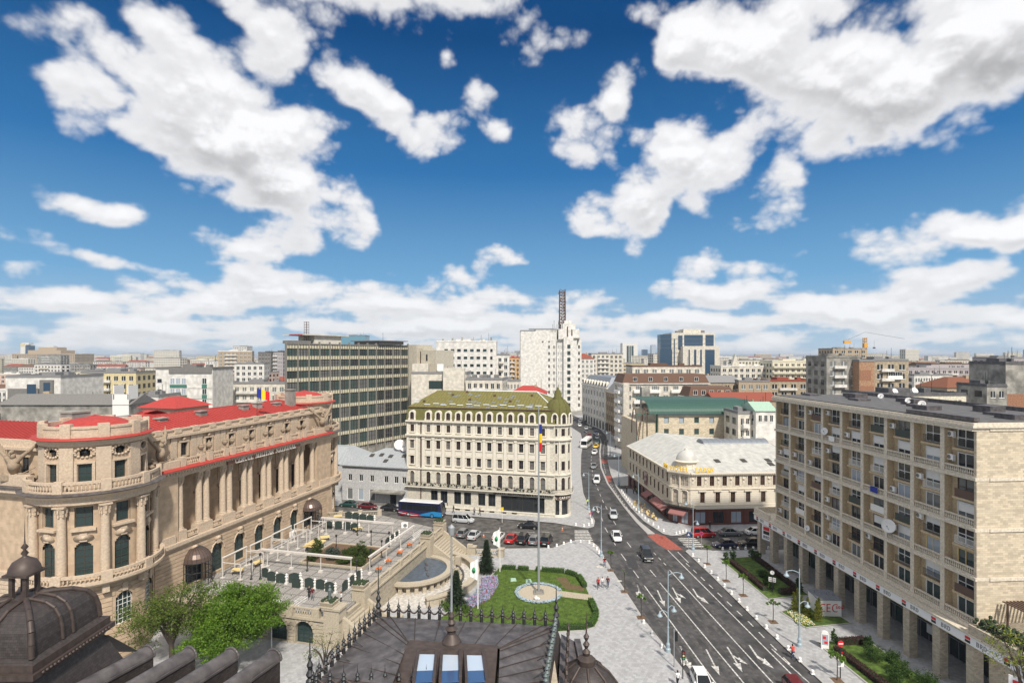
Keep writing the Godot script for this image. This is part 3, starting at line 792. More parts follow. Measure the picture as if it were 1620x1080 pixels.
# ---- the military club ------------------------------------------------------
func club_tower(t: Node3D, cx: float, cz: float, mid_deg: float) -> void:
	var at := V(cx, 0, cz)
	var w: Array = []
	for k in [-2, -1, 0, 1, 2]: w.append(deg_to_rad(mid_deg + 38.5 * k))
	var lower := []; var upper := []; var attic := []
	for a in w:
		lower.append([a - 0.165, a + 0.165, 4.2, 8.0, true])
		upper.append([a - 0.155, a + 0.155, 10.6, 14.6, true]); upper.append([a - 0.14, a + 0.14, 16.3, 18.6, false])
		attic.append([a - 0.125, a + 0.125, 21.3, 23.4, false]); attic.append([a - 0.10, a + 0.10, 24.2, 25.2, true])
	var g := G.new()
	drum(g, 6.0, 0, 10.0, lower, 0.4, at)
	drum(g, 5.7, 10.0, 19.4, upper, 0.35, at)
	drum(g, 5.2, 20.0, 26.0, attic, 0.3, at)
	part(t, "tower_wall", g, "club_stone")
	g = G.new()   # rusticated courses round the base
	var y := 0.3
	while y < 9.6:
		for i in 120:
			var a := TAU * i / 120.0; var b := TAU * (i + 1) / 120.0
			var open := false
			for h in lower:
				var half := 1.0 + 0.22
				var e: float = ((a + b) / 2 - (h[0] + h[1]) / 2) * 6.0
				if y + 0.4 > 4.2 and y < 8.3 and absf(e) < (half if y < 7.0 else sqrt(maxf(0.0, half * half - pow(y - 7.0, 2)))): open = true
			if not open: g.lathe([U(6.0, y), U(6.08, y), U(6.08, y + 0.44), U(6.0, y + 0.44)], 1, at, a, b)
		y += 0.54
	part(t, "tower_course", g, "club_stone")
	g = G.new()
	g.lathe([U(6.0, 9.3), U(6.6, 9.6), U(7.2, 9.8), U(7.35, 10.0), U(7.35, 10.3), U(5.6, 10.3)], 60, at)
	g.lathe([U(5.6, 18.9), U(6.5, 19.0), U(6.55, 19.6), U(6.9, 19.9), U(7.2, 20.1)], 60, at)
	g.lathe([U(5.2, 25.3), U(5.5, 25.5), U(5.6, 25.9), U(6.05, 26.1)], 60, at)
	g.lathe([U(5.2, 26.4), U(5.5, 26.4), U(5.5, 26.8), U(5.4, 26.8), U(5.4, 27.4), U(5.5, 27.4), U(5.5, 27.7), U(5.1, 27.7), U(5.1, 26.4)], 60, at)
	for k in 10:
		var a := deg_to_rad(mid_deg - 19.25 + 38.5 * (k - 4) / 1.0)
		g.t = Transform3D(Basis(Vector3.UP, PI / 2 - a), at)
		g.bx(-0.55, 0.55, 26.4, 28.0, 4.95, 5.62)
		g.bx(-0.5, 0.5, 20.4, 21.75, 6.35, 6.95)
		g.bx(-0.75, 0.75, 20.4, 25.3, 5.0, 5.42)
		g.bx(-0.55, 0.55, 10.3, 11.3, 6.75, 7.3)
		g.bx(-0.35, 0.35, 8.7, 9.7, 5.9, 6.75)
		g.t = Transform3D.IDENTITY
	for a in w:
		g.t = Transform3D(Basis(Vector3.UP, PI / 2 - a), at)
		g.bx(-1.2, 1.2, 15.9, 16.15, 5.5, 6.05)
		g.bx(-0.35, 0.35, 14.7, 15.6, 5.6, 5.95); g.ball(V(0, 15.1, 5.8), V(1.0, 0.42, 0.22), 10, 6)
		g.bx(-1.0, -0.72, 21.2, 23.5, 5.1, 5.33); g.bx(0.72, 1.0, 21.2, 23.5, 5.1, 5.33); g.bx(-1.0, 1.0, 23.45, 23.65, 5.1, 5.36)
		g.bx(-0.3, 0.3, 8.1, 9.1, 5.9, 6.2); g.ball(V(0, 8.4, 6.05), V(0.8, 0.3, 0.16), 8, 5)
		for i in 14:   # garland round the oval light
			var e := TAU * i / 14; g.ball(V(cos(e) * 0.95, 24.7 + sin(e) * 0.55, 5.26), V(0.2, 0.16, 0.14), 5, 4)
		g.t = Transform3D.IDENTITY
	part(t, "tower_moulding", g, "club_trim")
	for k in 6:
		var a := deg_to_rad(mid_deg - 19.25 + 38.5 * (k - 2))
		part(t, "tower_column", column_mesh(8.5, 0.5), "club_trim", at + V(cos(a) * 6.15, 10.4, sin(a) * 6.15), -a)
	g = G.new()
	g.lathe([U(7.3, 20.1), U(7.42, 20.22), U(6.8, 20.42), U(5.2, 20.42)], 60, at)
	part(t, "tower_ledge", g, "lead")
	g = G.new()
	g.lathe([U(6.05, 26.1), U(6.2, 26.2), U(6.1, 26.35), U(5.2, 26.45)], 60, at)
	g.lathe([U(5.15, 26.9), U(2.4, 28.1), U(0.0, 28.5)], 16, at)
	for k in 12: g.tube([at + V(cos(TAU * k / 12) * 5.1, 26.95, sin(TAU * k / 12) * 5.1), at + V(0, 28.56, 0)], 0.05)
	part(t, "tower_roof", g, "club_red")
	g = G.new()
	for k in 36:   # balusters of the balcony and of the attic walk
		var a := TAU * k / 36
		for q in 3:
			var b := a + TAU * q / 108
			g.lathe([U(0.06, 10.4), U(0.1, 10.6), U(0.06, 10.95)], 5, at + V(cos(b) * 7.05, 0, sin(b) * 7.05))
			g.lathe([U(0.06, 20.5), U(0.12, 20.85), U(0.06, 21.35)], 5, at + V(cos(b) * 6.65, 0, sin(b) * 6.65))
	for e in [[7.2, 6.9, 10.95, 11.25], [6.82, 6.48, 21.35, 21.65], [6.82, 6.48, 20.42, 20.6]]: g.lathe([U(e[1], e[2]), U(e[0], e[2]), U(e[0], e[3]), U(e[1], e[3]), U(e[1], e[2])], 60, at)
	part(t, "tower_balustrade", g, "club_trim")
	for a in w:
		var o := V(cos(a), 0, sin(a))
		window(t, at + o * 5.62 + V(0, 4.2, 0), PI / 2 - a, 2.05, 3.8, 4, 5, true, "frame_white", "pane_green", "tower_window", 0.05)
		window(t, at + o * 5.36 + V(0, 10.6, 0), PI / 2 - a, 1.85, 4.0, 2, 4, true, "frame_dark", "pane_green", "tower_window", 0.07)
		window(t, at + o * 5.38 + V(0, 16.3, 0), PI / 2 - a, 1.7, 2.3, 2, 2, false, "frame_dark", "pane_green", "tower_window")
		window(t, at + o * 4.92 + V(0, 21.3, 0), PI / 2 - a, 1.4, 2.1, 2, 2, false, "frame_dark", "pane_green", "tower_window")
		var gl := G.new(); gl.ball(V(0, 24.7, 4.95), V(0.52, 0.5, 0.1), 12, 6)
		part(t, "oval_light", gl, "pane", at, PI / 2 - a)

func canopy(t: Node3D, x: float) -> void:
	var g := G.new()
	g.t = Transform3D(Basis.IDENTITY, V(x, 0, 0.1))
	for i in 13:
		var a := PI * i / 12
		var pts := []
		for j in 6: pts.append(V(cos(a) * 2.0 * cos(PI / 2 * j / 5.0), 6.9 + 1.9 * sin(PI / 2 * j / 5.0), sin(a) * 2.3 * cos(PI / 2 * j / 5.0)))
		g.tube(pts, 0.035, -1, 4)
		g.cyl(V(cos(a) * 2.0, 3.6, sin(a) * 2.3), V(cos(a) * 2.0, 6.9, sin(a) * 2.3), 0.045, -1, 5)
	for e in [4.4, 5.6, 6.9]: 
		for i in 12: g.cyl(V(cos(PI * i / 12) * 2.0, e, sin(PI * i / 12) * 2.3), V(cos(PI * (i + 1) / 12) * 2.0, e, sin(PI * (i + 1) / 12) * 2.3), 0.05, -1, 4)
	var f := part(t, "entrance_canopy", g, "iron")
	g = G.new()
	for i in 12:
		for j in 5:
			var q := []
			for e in [[i, j], [i + 1, j], [i + 1, j + 1], [i, j + 1]]:
				var a: float = PI * e[0] / 12; var b: float = PI / 2 * e[1] / 5.0
				q.append(V(x + cos(a) * 2.0 * cos(b), 6.9 + 1.9 * sin(b), 0.1 + sin(a) * 2.3 * cos(b)))
			g.quad(q[1], q[0], q[3], q[2])
	part(f, "canopy_glass", g, "canopy_glass")

func club() -> void:
	var cg := mat("canopy_glass", 0.16, 0.11, 0.09, 0.35, "blotch", 0.9)
	cg.metallic = 0.35
	var t := thing("military_club", "ornate sandstone palace with colonnade, round corner towers and bright red metal roof", "building", P(-47.1, 72.7), deg_to_rad(75.66))
	var L := 43.0
	var bays := [12.6, 17.25, 21.85, 26.55, 31.15]
	var pairs := [10.3, 14.95, 19.55, 24.2, 28.85, 33.4]
	var holes := []
	for b in bays: holes.append([b - 1.15, b + 1.15, 3.7, 8.0, true])
	for b in [8.2, 35.6]: holes.append([b - 1.6, b + 1.6, 3.62, 8.2, true])
	var g := G.new()
	g.wall(-0.5, L + 0.5, 0, 10.0, 0, holes, 0.5)
	for e in [[0.0, 5.4], [38.2, L]]: g.wall(e[0], e[1], 10.3, 19.2, 0.0, [], 0.3)
	g.quad(V(5.4, 10.3, 0), V(5.4, 10.3, -3.2), V(5.4, 19.2, -3.2), V(5.4, 19.2, 0))
	g.quad(V(38.2, 10.3, -3.2), V(38.2, 10.3, 0), V(38.2, 19.2, 0), V(38.2, 19.2, -3.2))
	var doors := []
	for b in [8.0, 12.6, 17.25, 21.85, 26.55, 31.15, 35.6]: doors.append([b - 0.85, b + 0.85, 10.7, 15.2, false])
	g.wall(5.4, 38.2, 10.3, 19.2, -3.2, doors, 0.25)
	g.bx(5.4, 38.2, 10.0, 10.3, -3.2, 0)
	var attic := []
	for b in [8.0, 12.6, 17.25, 21.85, 26.55, 31.15, 35.6]: attic.append([b - 0.6, b + 0.6, 21.6, 23.5, false])
	g.wall(0, L, 20.3, 24.4, -1.7, attic, 0.25)
	part(t, "wall", g, "club_stone")
	g = G.new(); courses(g, 1.6, L - 1.6, 0.3, 9.5, 0.0, holes)
	part(t, "stone_course", g, "club_stone")
	g = G.new()   # mouldings, entablature, parapet
	g.bx(0.8, L - 0.8, 9.55, 9.85, -0.2, 0.3); g.bx(0.8, L - 0.8, 9.85, 10.3, -0.2, 0.5)
	g.bx(0.4, L - 0.4, 19.2, 19.75, -3.4, 0.16); g.bx(0.4, L - 0.4, 19.75, 20.0, -2.3, 0.45); g.bx(0.4, L - 0.4, 20.0, 20.22, -2.3, 0.8)
	for k in 84: g.bx(1 + k * 0.49, 1.24 + k * 0.49, 19.78, 19.98, 0.4, 0.72)
	g.bx(-0.2, L + 0.2, 24.4, 24.75, -2.2, -1.25); g.bx(0, L, 24.75, 24.95, -2.0, -1.6); g.bx(0, L, 25.35, 25.55, -2.0, -1.6)
	for k in 14: g.bx(k * 3.2, 1.2 + k * 3.2, 24.95, 25.6, -2.1, -1.5)
	g.bx(1.2, L - 1, 24.95, 25.35, -1.9, -1.75)
	for b in bays + [8.2, 35.6]:
		g.bx(b - 0.3, b + 0.3, 7.9, 8.9, -0.1, 0.32); g.ball(V(b, 8.7, 0.2), V(0.75, 0.32, 0.22), 8, 5)
		for i in 12:   # arch moulding
			var r := 1.28 if b != 8.2 and b != 35.6 else 1.75
			var sp := 8.0 - 1.15 if r < 1.5 else 8.2 - 1.6
			var a := PI * i / 12; var c2 := PI * (i + 1) / 12
			g.cyl(V(b + cos(a) * r, sp + sin(a) * r, 0.06), V(b + cos(c2) * r, sp + sin(c2) * r, 0.06), 0.13, -1, 5)
	for b in [8.0, 12.6, 17.25, 21.85, 26.55, 31.15, 35.6]:
		g.bx(b - 1.2, b + 1.2, 15.3, 15.65, -3.2, -2.85); g.bx(b - 1.1, b + 1.1, 16.3, 18.3, -3.25, -3.1)
		g.bx(b - 0.85, b - 0.6, 21.5, 23.6, -1.75, -1.5); g.bx(b + 0.6, b + 0.85, 21.5, 23.6, -1.75, -1.5); g.bx(b - 0.85, b + 0.85, 23.5, 23.75, -1.75, -1.45)
		g.ball(V(b, 24.0, -1.5), V(0.4, 0.3, 0.15), 6, 4)
		for s in [-1, 1]: g.bx(b + s * 1.75 - 0.5, b + s * 1.75 + 0.5, 20.6, 24.3, -1.75, -1.55)
	for e in [[0.6, 4.8], [38.8, 42.4]]: g.bx(e[0], e[1], 10.3, 11.4, -0.1, 0.22)
	part(t, "moulding", g, "club_trim")
	for b in pairs:
		for s in [-0.68, 0.68]: part(t, "column", column_mesh(7.7, 0.47), "club_trim", V(b + s, 11.5, -0.6))
	for b in [6.2, 37.4]: part(t, "column", column_mesh(7.7, 0.47), "club_trim", V(b, 11.5, -0.6))
	for b in pairs + [6.2, 37.4]:
		var pw := 1.35 if pairs.has(b) else 0.7
		g = G.new(); g.bx(b - pw, b + pw, 10.3, 11.5, -1.25, 0.02)
		part(t, "column_pedestal", g, "club_trim")
	for b in [8.0, 12.6, 17.25, 21.85, 26.55, 31.15, 35.6]:
		g = G.new(); balusters(g, b - 0.95, b + 0.95, 10.35, -0.3, 0.85)
		part(t, "balustrade", g, "club_trim")
		window(t, V(b, 10.7, -3.4), 0, 1.7, 4.5, 2, 4, false, "frame_brown", "pane", "door_window")
		window(t, V(b, 21.6, -1.9), 0, 1.2, 1.9, 2, 2, false, "frame_dark", "pane")
	for b in bays: window(t, V(b, 3.7, -0.42), 0, 2.3, 4.3, 2, 4, true, "screen_green", "pane_green", "arched_window", 0.1, 0.14)
	for b in [8.2, 35.6]:
		window(t, V(b, 3.62, -0.4), 0, 3.2, 4.58, 4, 4, true, "iron", "pane", "entrance_door")
		canopy(t, b)
	for k in 7:
		var b: float = [8.0, 12.6, 17.25, 21.85, 26.55, 31.15, 35.6][k]
		g = G.new(); balusters(g, b - 1.35, b + 1.35, 20.5, -0.1, 1.05)
		part(t, "roof_balustrade", g, "club_trim")
	for b in pairs + [6.1, 37.6]:
		for s in ([-0.75, 0.75] if b != 6.1 and b != 37.6 else [0.0]):
			g = G.new(); g.bx(b + s - 0.42, b + s + 0.42, 20.45, 21.75, -0.5, 0.25)
			part(t, "roof_pedestal", g, "club_trim")
	for e in [[0.3, 5.5], [38.3, 42.7]]:
		g = G.new(); g.bx(e[0], e[1], 20.45, 21.5, -0.4, 0.2)
		part(t, "parapet", g, "club_trim")
	for b in pairs:
		for s in [-0.75, 0.75]: part(t, "urn", urn_mesh(), "club_dark", V(b + s, 21.75, -0.12))
	for e in [[2.8, 0.35], [40.4, -0.35]]: part(t, "eagle_statue", eagle_mesh(), "club_dark", V(e[0], 21.0, -0.3), e[1], V(1.15, 1.15, 1.15))
	g = G.new(); g.bx(0.2, L - 0.2, 20.22, 20.34, -0.5, 1.0); g.quad(V(0.2, 20.34, 1.0), V(L - 0.2, 20.34, 1.0), V(L - 0.2, 20.62, -0.2), V(0.2, 20.62, -0.2))
	part(t, "red_ledge", g, "club_red")
	g = G.new(); g.bx(14.2, 32.2, 19.16, 19.86, 0.1, 0.5)
	part(t, "name_board", g, "sign_brown")
	lettering(t, "CERCUL  MILITAR  NATIONAL", 0.72, "letter", V(23.2, 19.5, 0.53), 0, 0.05, true, true)
	# roof: hipped, red sheet metal with standing seams
	g = G.new()
	var A := [V(0.2, 25.2, -2.1), V(L - 0.2, 25.2, -2.1), V(L - 0.2, 25.2, -17), V(0.2, 25.2, -17), V(5, 27.0, -8.2), V(L - 5, 27.0, -8.2)]
	g.quad(A[0], A[1], A[5], A[4]); g.quad(A[2], A[3], A[4], A[5]); g.flat(A[1], A[2], A[5]); g.flat(A[3], A[0], A[4])
	var rf := part(t, "roof", g, "club_red")
	g = G.new()
	for k in 60:
		var x := 0.6 + k * 0.71
		var top := V(clampf(x, 5, L - 5), 27.04, -8.2)
		if x < 5: top = A[0].lerp(A[4], (x - 0.2) / 4.8) + V(0, 0.05, 0)
		if x > L - 5: top = A[1].lerp(A[5], (L - 0.2 - x) / 4.8) + V(0, 0.05, 0)
		g.cyl(V(x, 25.25, -2.1), top, 0.045, -1, 4)
	for k in 14: g.cyl(V(0.22, 25.25, -2.8 - k), A[0].lerp(A[4], (0.7 + k) / 7.5) if k < 7 else A[3].lerp(A[4], (14.2 - k) / 7.5), 0.045, -1, 4)
	g.tube([A[4], A[5]], 0.1); g.tube([A[0], A[4]], 0.08); g.tube([A[1], A[5]], 0.08)
	part(rf, "standing_seam", g, "seam_red")
	for e in [[8.5, 26.3], [16, 26.6], [25.5, 26.7], [29, 26.8], [34.2, 26.4]]:
		g = G.new(); g.bx(e[0] - 0.7, e[0] + 0.7, e[1] - 0.8, e[1] + 0.35, -6.6, -5.6); g.bx(e[0] - 0.85, e[0] + 0.85, e[1] + 0.35, e[1] + 0.5, -6.75, -5.45)
		part(t, "roof_vent", g, "concrete")
	for e in [[36.6, 38.0, 29.0, -6.0, -4.6], [-1.0, 1.5, 28.2, -12.5, -10.5]]:
		g = G.new(); g.bx(e[0], e[1], 25, e[2], e[3], e[4]); g.bx(e[0] - 0.1, e[1] + 0.1, e[2], e[2] + 0.25, e[3] - 0.1, e[4] + 0.1)
		part(t, "chimney", g, "concrete")
	g = G.new()   # rear masses and lower red roofs behind the ridge
	g.bx(0, L, 0, 25.2, -17.5, -3.6); g.bx(0, L, 19.3, 24.4, -3.6, -1.95); g.bx(0, 5.4, 0, 20.2, -3.6, -0.55); g.bx(38.2, L, 0, 20.2, -3.6, -0.55); g.bx(5.4, 38.2, 0, 10.25, -3.6, -0.56); g.bx(5.4, 38.2, 10.25, 25.2, -3.6, -3.46)
	part(t, "core", g, "club_stone")
	g = G.new()
	for e in [[25, 34, -29, -20, 26.2, 28.0], [16, 24, -23, -17.6, 25.0, 26.4]]: g.frustum(e[0], e[1], e[4], e[5], e[2], e[3], 3.6, 3.8)
	part(t, "rear_roof", g, "club_red")
	g = G.new(); g.bx(0, L, 23.0, 23.5, -42, -17.5); g.bx(4, 12, 23.5, 25.0, -34, -24); g.bx(14, 20, 23.5, 24.6, -38, -30)
	part(t, "rear_flat_roof", g, "grey_roof")
	g = G.new(); g.bx(0.3, L - 0.3, 0, 23.0, -41.5, -17.52); g.bx(25.6, 33.4, 23.5, 26.2, -28.4, -20.6); g.bx(16.4, 23.6, 23.5, 25.0, -22.6, -17.8)
	part(t, "rear_wall", g, "club_trim")
	club_tower(t, -3.7, -3.4, 140.0)
	club_tower(t, L + 1.0, -6.8, 40.0)
	# south wing running off behind the tower
	g = G.new()
	g.t = Transform3D(Basis(Vector3.UP, -PI / 2), V(-8.2, 0, -8.0))   # its own x runs along -z, its z faces -x
	g.wall(-34, -0.0, 0, 19.2, 0, [[-14, -12.3, 11.5, 15.2, false], [-24, -22.3, 11.5, 15.2, false]], 0.3)
	g.wall(-34, 0, 20.3, 24.4, -1.7, [[-3.4, -2.2, 21.6, 23.5, false], [-8.4, -7.2, 21.6, 23.5, false]], 0.3)
	part(t, "wing_wall", g, "club_stone")
	var wing := g.t
	g = G.new(); g.t = wing
	courses(g, -34, -0.5, 0.3, 9.5, 0, []); g.bx(-34, 0, 9.6, 10.3, -0.2, 0.45); g.bx(-34, 0, 19.2, 19.8, -2, 0.3); g.bx(-34, 0.6, 19.8, 20.25, -2, 0.9)
	g.bx(-34, 0.3, 20.45, 21.7, -0.5, 0.2); g.bx(-34, 0.2, 24.4, 24.75, -2.2, -1.2); g.bx(-34, 0, 24.75, 25.6, -2.0, -1.6)
	for k in 6: g.bx(-5.9 - k * 5, -4.9 - k * 5, 10.3, 19.2, -0.1, 0.25)
	part(t, "wing_moulding", g, "club_trim")
	g = G.new(); g.t = wing; g.bx(-34, 0.5, 20.25, 20.45, -1, 1.05)
	part(t, "wing_ledge", g, "lead")
	g = G.new(); g.t = wing
	g.quad(V(-34, 25.2, -2), V(0, 25.2, -2), V(-3, 26.7, -9), V(-34, 26.7, -9)); g.flat(V(0, 25.2, -2), V(0, 25.2, -16), V(-3, 26.7, -9)); g.quad(V(0, 25.2, -16), V(-34, 25.2, -16), V(-34, 26.7, -9), V(-3, 26.7, -9))
	part(t, "wing_roof", g, "club_red")
	g = G.new(); g.t = wing
	for k in 46: g.cyl(V(-0.7 - k * 0.72, 25.25, -2), V(minf(-3.0, -0.7 - k * 0.72), 26.75, -9), 0.045, -1, 4)
	part(t, "wing_seam", g, "seam_red")
	g = G.new(); g.t = wing; g.bx(-34, 0, 0, 25.1, -16, -2.05); g.bx(-34, 0, 0, 20.2, -2.05, -0.32)
	part(t, "wing_core", g, "club_stone")
	part(t, "eagle_statue", eagle_mesh(), "club_dark", wing * V(-2.6, 21.0, -0.3), -PI / 2 + 0.3, V(1.15, 1.15, 1.15))
	for b in [-2.8, -7.8]: window(t, wing * V(b, 21.6, -1.9), -PI / 2, 1.2, 1.9, 2, 2)
	for b in [-13.15, -23.15]: window(t, wing * V(b, 11.5, -0.25), -PI / 2, 1.7, 3.7, 2, 3)
	# flag on the roof
	var f := thing("rooftop_flag", "blue, yellow and red flag flying from a thin pole above the red palace roof", "flag", t.transform * V(24.5, 25.3, -2.6), deg_to_rad(20))
	f.scale = Vector3.ONE * 0.68
	g = G.new(); g.cyl(Vector3.ZERO, V(0, 7.4, 0), 0.06, 0.04)
	part(f, "pole", g, "iron")
	for k in 3:
		g = G.new()
		for i in 5:
			var x0 := 0.05 + k * 0.95 + i * 0.19; var x1 := x0 + 0.19
			var z0 := 0.22 * sin(x0 * 3.2); var z1 := 0.22 * sin(x1 * 3.2); var d0 := -0.36 * x0; var d1 := -0.36 * x1
			for e in [0.0, 0.012]: g.quad(V(x0, 4.9 + d0, z0 + e), V(x1, 4.9 + d1, z1 + e), V(x1, 7.2 + d1, z1 + e), V(x0, 7.2 + d0, z0 + e))
		part(f, "stripe", g, ["flag_blue", "flag_yellow", "flag_red"][k])

var TC := Transform3D(Basis(Vector3.UP, deg_to_rad(75.66)), V(-47.1, 0, -72.7))   # the club's frame: x along its front, z out from it
const FLOOR := 3.6

func on_terrace(s: float, y: float, t: float) -> Vector3:
	return TC * V(s, y, t)

func half_ring(a0: float, a1: float, b0: float, b1: float, y0: float, y1: float, g: G, n := 28, from := 0.0, to := PI) -> void:
	for i in n:
		var e := lerpf(from, to, float(i) / n); var f := lerpf(from, to, float(i + 1) / n)
		var q := [V(cos(e) * a0, 0, sin(e) * b0), V(cos(e) * a1, 0, sin(e) * b1), V(cos(f) * a1, 0, sin(f) * b1), V(cos(f) * a0, 0, sin(f) * b0)]
		var lo := V(0, y0, 0); var hi := V(0, y1, 0)
		g.quad(q[0] + hi, q[3] + hi, q[2] + hi, q[1] + hi)
		g.quad(q[1] + lo, q[1] + hi, q[2] + hi, q[2] + lo); g.quad(q[3] + lo, q[3] + hi, q[0] + hi, q[0] + lo)

func terrace() -> void:
	var turn := deg_to_rad(75.66)
	var t := Node3D.new(); t.name = "terrace"; add_child(t); t.transform = TC; t.set_meta("kind", "structure")
	var g := G.new()
	var edge := PackedVector2Array([U(3.9, 0.55), U(3.9, 25.3), U(9.6, 25.3), U(9.6, 25.4), U(39.6, 25.4), U(45.5, 10), U(46.2, 0.55)])
	g.prism(edge, 0.2, FLOOR)
	part(t, "terrace_paving", g, "setts")
	g = G.new()   # podium front with arched doors, facing the near street
	var fr := Transform3D(Basis(Vector3.UP, -PI / 2), V(3.0, 0, 0))
	g.t = fr
	var arches := []
	for k in 5: arches.append([5.2 + k * 3.7 + 0.05, 7.75 + k * 3.7, 0.15, 3.0, true])
	g.wall(0.5, 26.0, 0, 3.5, 0, arches, 0.6)
	g.t = Transform3D.IDENTITY
	g.quad(V(3.0, 0, 26.0), V(9.7, 0, 26.0), V(9.7, 3.5, 26.0), V(3.0, 3.5, 26.0))
	g.bx(9.7, 39.6, 0, 3.5, 25.4, 25.9)
	g.quad(V(39.6, 0, 25.7), V(45.8, 0, 10), V(45.8, 3.55, 10), V(39.6, 3.55, 25.7))
	part(t, "podium_wall", g, "podium")
	g = G.new(); g.t = fr
	courses(g, 0.5, 26.0, 0.1, 3.4, 0, arches, 0.44, 0.1)
	for k in 5:
		var b: float = 6.5 + k * 3.7
		for i in 9:   # voussoirs fanned round each arch
			var a := PI * (i + 0.5) / 9
			g.t = fr * Transform3D(Basis(Vector3.BACK, a - PI / 2), V(b, 1.72, 0))
			g.bx(-0.2, 0.2, 1.3, 1.85 + 0.12 * (i % 2), -0.02, 0.14)
		g.t = fr
	g.bx(0.5, 26.3, 3.3, 3.6, -0.9, 0.3)
	for k in 6: g.bx(4.0 + k * 3.7, 5.0 + k * 3.7, 3.6, 4.75, -0.35, 0.25)
	g.bx(24.2, 26.3, 0, 4.9, -1.4, 0.34); g.bx(24.0, 26.5, 4.9, 5.15, -1.6, 0.5)
	g.t = Transform3D.IDENTITY
	g.bx(9.7, 39.6, 3.5, 3.72, 25.3, 26.1)
	for k in 9: g.bx(9.9 + k * 3.55, 10.6 + k * 3.55, 3.6, 4.65, 25.35, 25.95)
	for e in [[9.4, 24.6], [31.2, 24.8], [38.6, 24.2]]: g.bx(e[0] - 0.8, e[0] + 0.8, 0.1, 5.0, e[1], e[1] + 1.9)
	part(t, "podium_moulding", g, "podium_plain")
	for k in 5:
		g = G.new(); g.t = fr; balusters(g, 5.0 + k * 3.7, 7.7 + k * 3.7, 3.6, -0.05, 1.1)
		part(t, "front_balustrade", g, "podium_plain")
		window(t, fr * V(6.5 + k * 3.7, 0.15, -0.5), -PI / 2, 2.5, 2.85, 3, 3, true, "screen_green", "pane_green", "arched_door")
	for k in 8:
		g = G.new(); balusters(g, 10.6 + k * 3.55, 13.45 + k * 3.55, 3.68, 25.65, 0.95)
		part(t, "side_balustrade", g, "podium_plain")
	g = G.new(); g.t = Transform3D(Basis(Vector3.UP, atan2(15.7, -6.2)), V(45.8, 0, 10)); g.t = Transform3D(Basis(Vector3.UP, PI - atan2(15.7, 6.2)), V(45.8, 0, 10))
	balusters(g, 1.0, 15.5, 3.55, 0, 0.95)
	for k in 5: g.bx(0.2 + k * 3.8, 1.0 + k * 3.8, 3.5, 4.7, -0.4, 0.4)
	part(t, "far_balustrade", g, "podium_plain")
	# two flights of steps down to the plaza
	for e in [[4.0, 9.3, 25.3, 12], [32.2, 38.0, 25.4, 13]]:
		g = G.new()
		for k in e[3]: g.bx(e[0], e[1], 0.1, FLOOR - (k + 1) * (FLOOR - 0.13) / e[3] + 0.02, e[2] + 0.01 + k * 0.42, e[2] + 0.43 + k * 0.42)
		part(t, "stair_flight", g, "podium_plain")
		g = G.new()
		for s in [e[0] - 0.5, e[1]]:
			g.t = Transform3D(Basis(Vector3.UP, -PI / 2), V(s, 0, e[2]))
			g.ext(PackedVector2Array([U(0, 0.1), U(5.8, 0.1), U(5.8, 0.9), U(5.2, 1.0), U(0, 4.4)]), -0.5, 0)
			g.t = Transform3D.IDENTITY
			g.bx(s - 0.15, s + 0.65, 0.1, 1.9, e[2] + 5.2, e[2] + 6.1)
		part(t, "stair_wall", g, "podium_plain")
	g = G.new()
	for k in 4: g.bx(4.4, 8.2, FLOOR, FLOOR + 0.008, 17.4 + k * 0.42, 17.6 + k * 0.42)
	for k in 4: g.bx(3.6, 8.0, FLOOR, FLOOR + 0.008, 21.8 + k * 0.42, 22.0 + k * 0.42)
	for k in 4: g.bx(33.5, 39.0, FLOOR, FLOOR + 0.008, 21.0 + k * 0.42, 21.2 + k * 0.42)
	for k in 3: g.bx(4.0, 10.0, FLOOR, FLOOR + 0.008, 4.0 + k * 0.42, 4.2 + k * 0.42)
	part(t, "white_strip", g, "marking")
	# the covered fountain below the balustrade
	var f := thing("fountain", "round stone fountain with a dark blue covered pool below the terrace balustrade", "fountain", on_terrace(25.0, 0.13, 25.9), turn)
	g = G.new()
	half_ring(0, 5.6, 0, 5.5, 1.2, 1.62, g)
	part(f, "pool_cover", g, "pool_cover")
	g = G.new()
	for e in [[0.6, 2.0], [-1.6, 3.2], [2.6, 1.2]]: g.box(V(e[0], 1.68, e[1]), V(1.6, 0.14, 0.25), 0.6)
	part(f, "cover_pipe", g, "lead")
	g = G.new(); half_ring(5.5, 6.5, 5.4, 6.4, 1.45, 1.85, g, 36); half_ring(5.4, 6.2, 5.3, 6.1, 1.15, 1.45, g, 36)
	part(f, "rim", g, "podium_plain")
	g = G.new(); half_ring(0.1, 5.3, 0.1, 5.2, 0.0, 1.2, g)
	part(f, "drum_wall", g, "podium")
	for k in 15:
		var a := PI * (k + 0.5) / 15
		g = G.new(); g.bx(-0.28, 0.28, 0.35, 1.2, -0.3, 0.35); g.bx(-0.36, 0.36, 0.0, 0.35, -0.3, 0.45)
		part(f, "pier", g, "podium_plain", V(cos(a) * 5.65, 0, sin(a) * 5.55), PI / 2 - a)
	g = G.new(); half_ring(5.2, 10.8, 5.1, 10.2, 0.0, 0.18, g, 36)
	part(f, "basin_floor", g, "basin_floor")
	g = G.new(); half_ring(10.2, 11.0, 9.6, 10.4, 0.0, 1.05, g, 40, 0.0, PI * 0.8); half_ring(10.05, 11.15, 9.45, 10.55, 1.05, 1.25, g, 40, 0.0, PI * 0.8)
	part(f, "basin_wall", g, "podium_plain")
	g = G.new(); half_ring(8.3, 8.55, 7.9, 8.15, 0.18, 0.5, g, 40, 0.2, PI * 0.72)
	part(f, "basin_step", g, "lead")
	g = G.new()
	var r := RandomNumberGenerator.new(); r.seed = 9
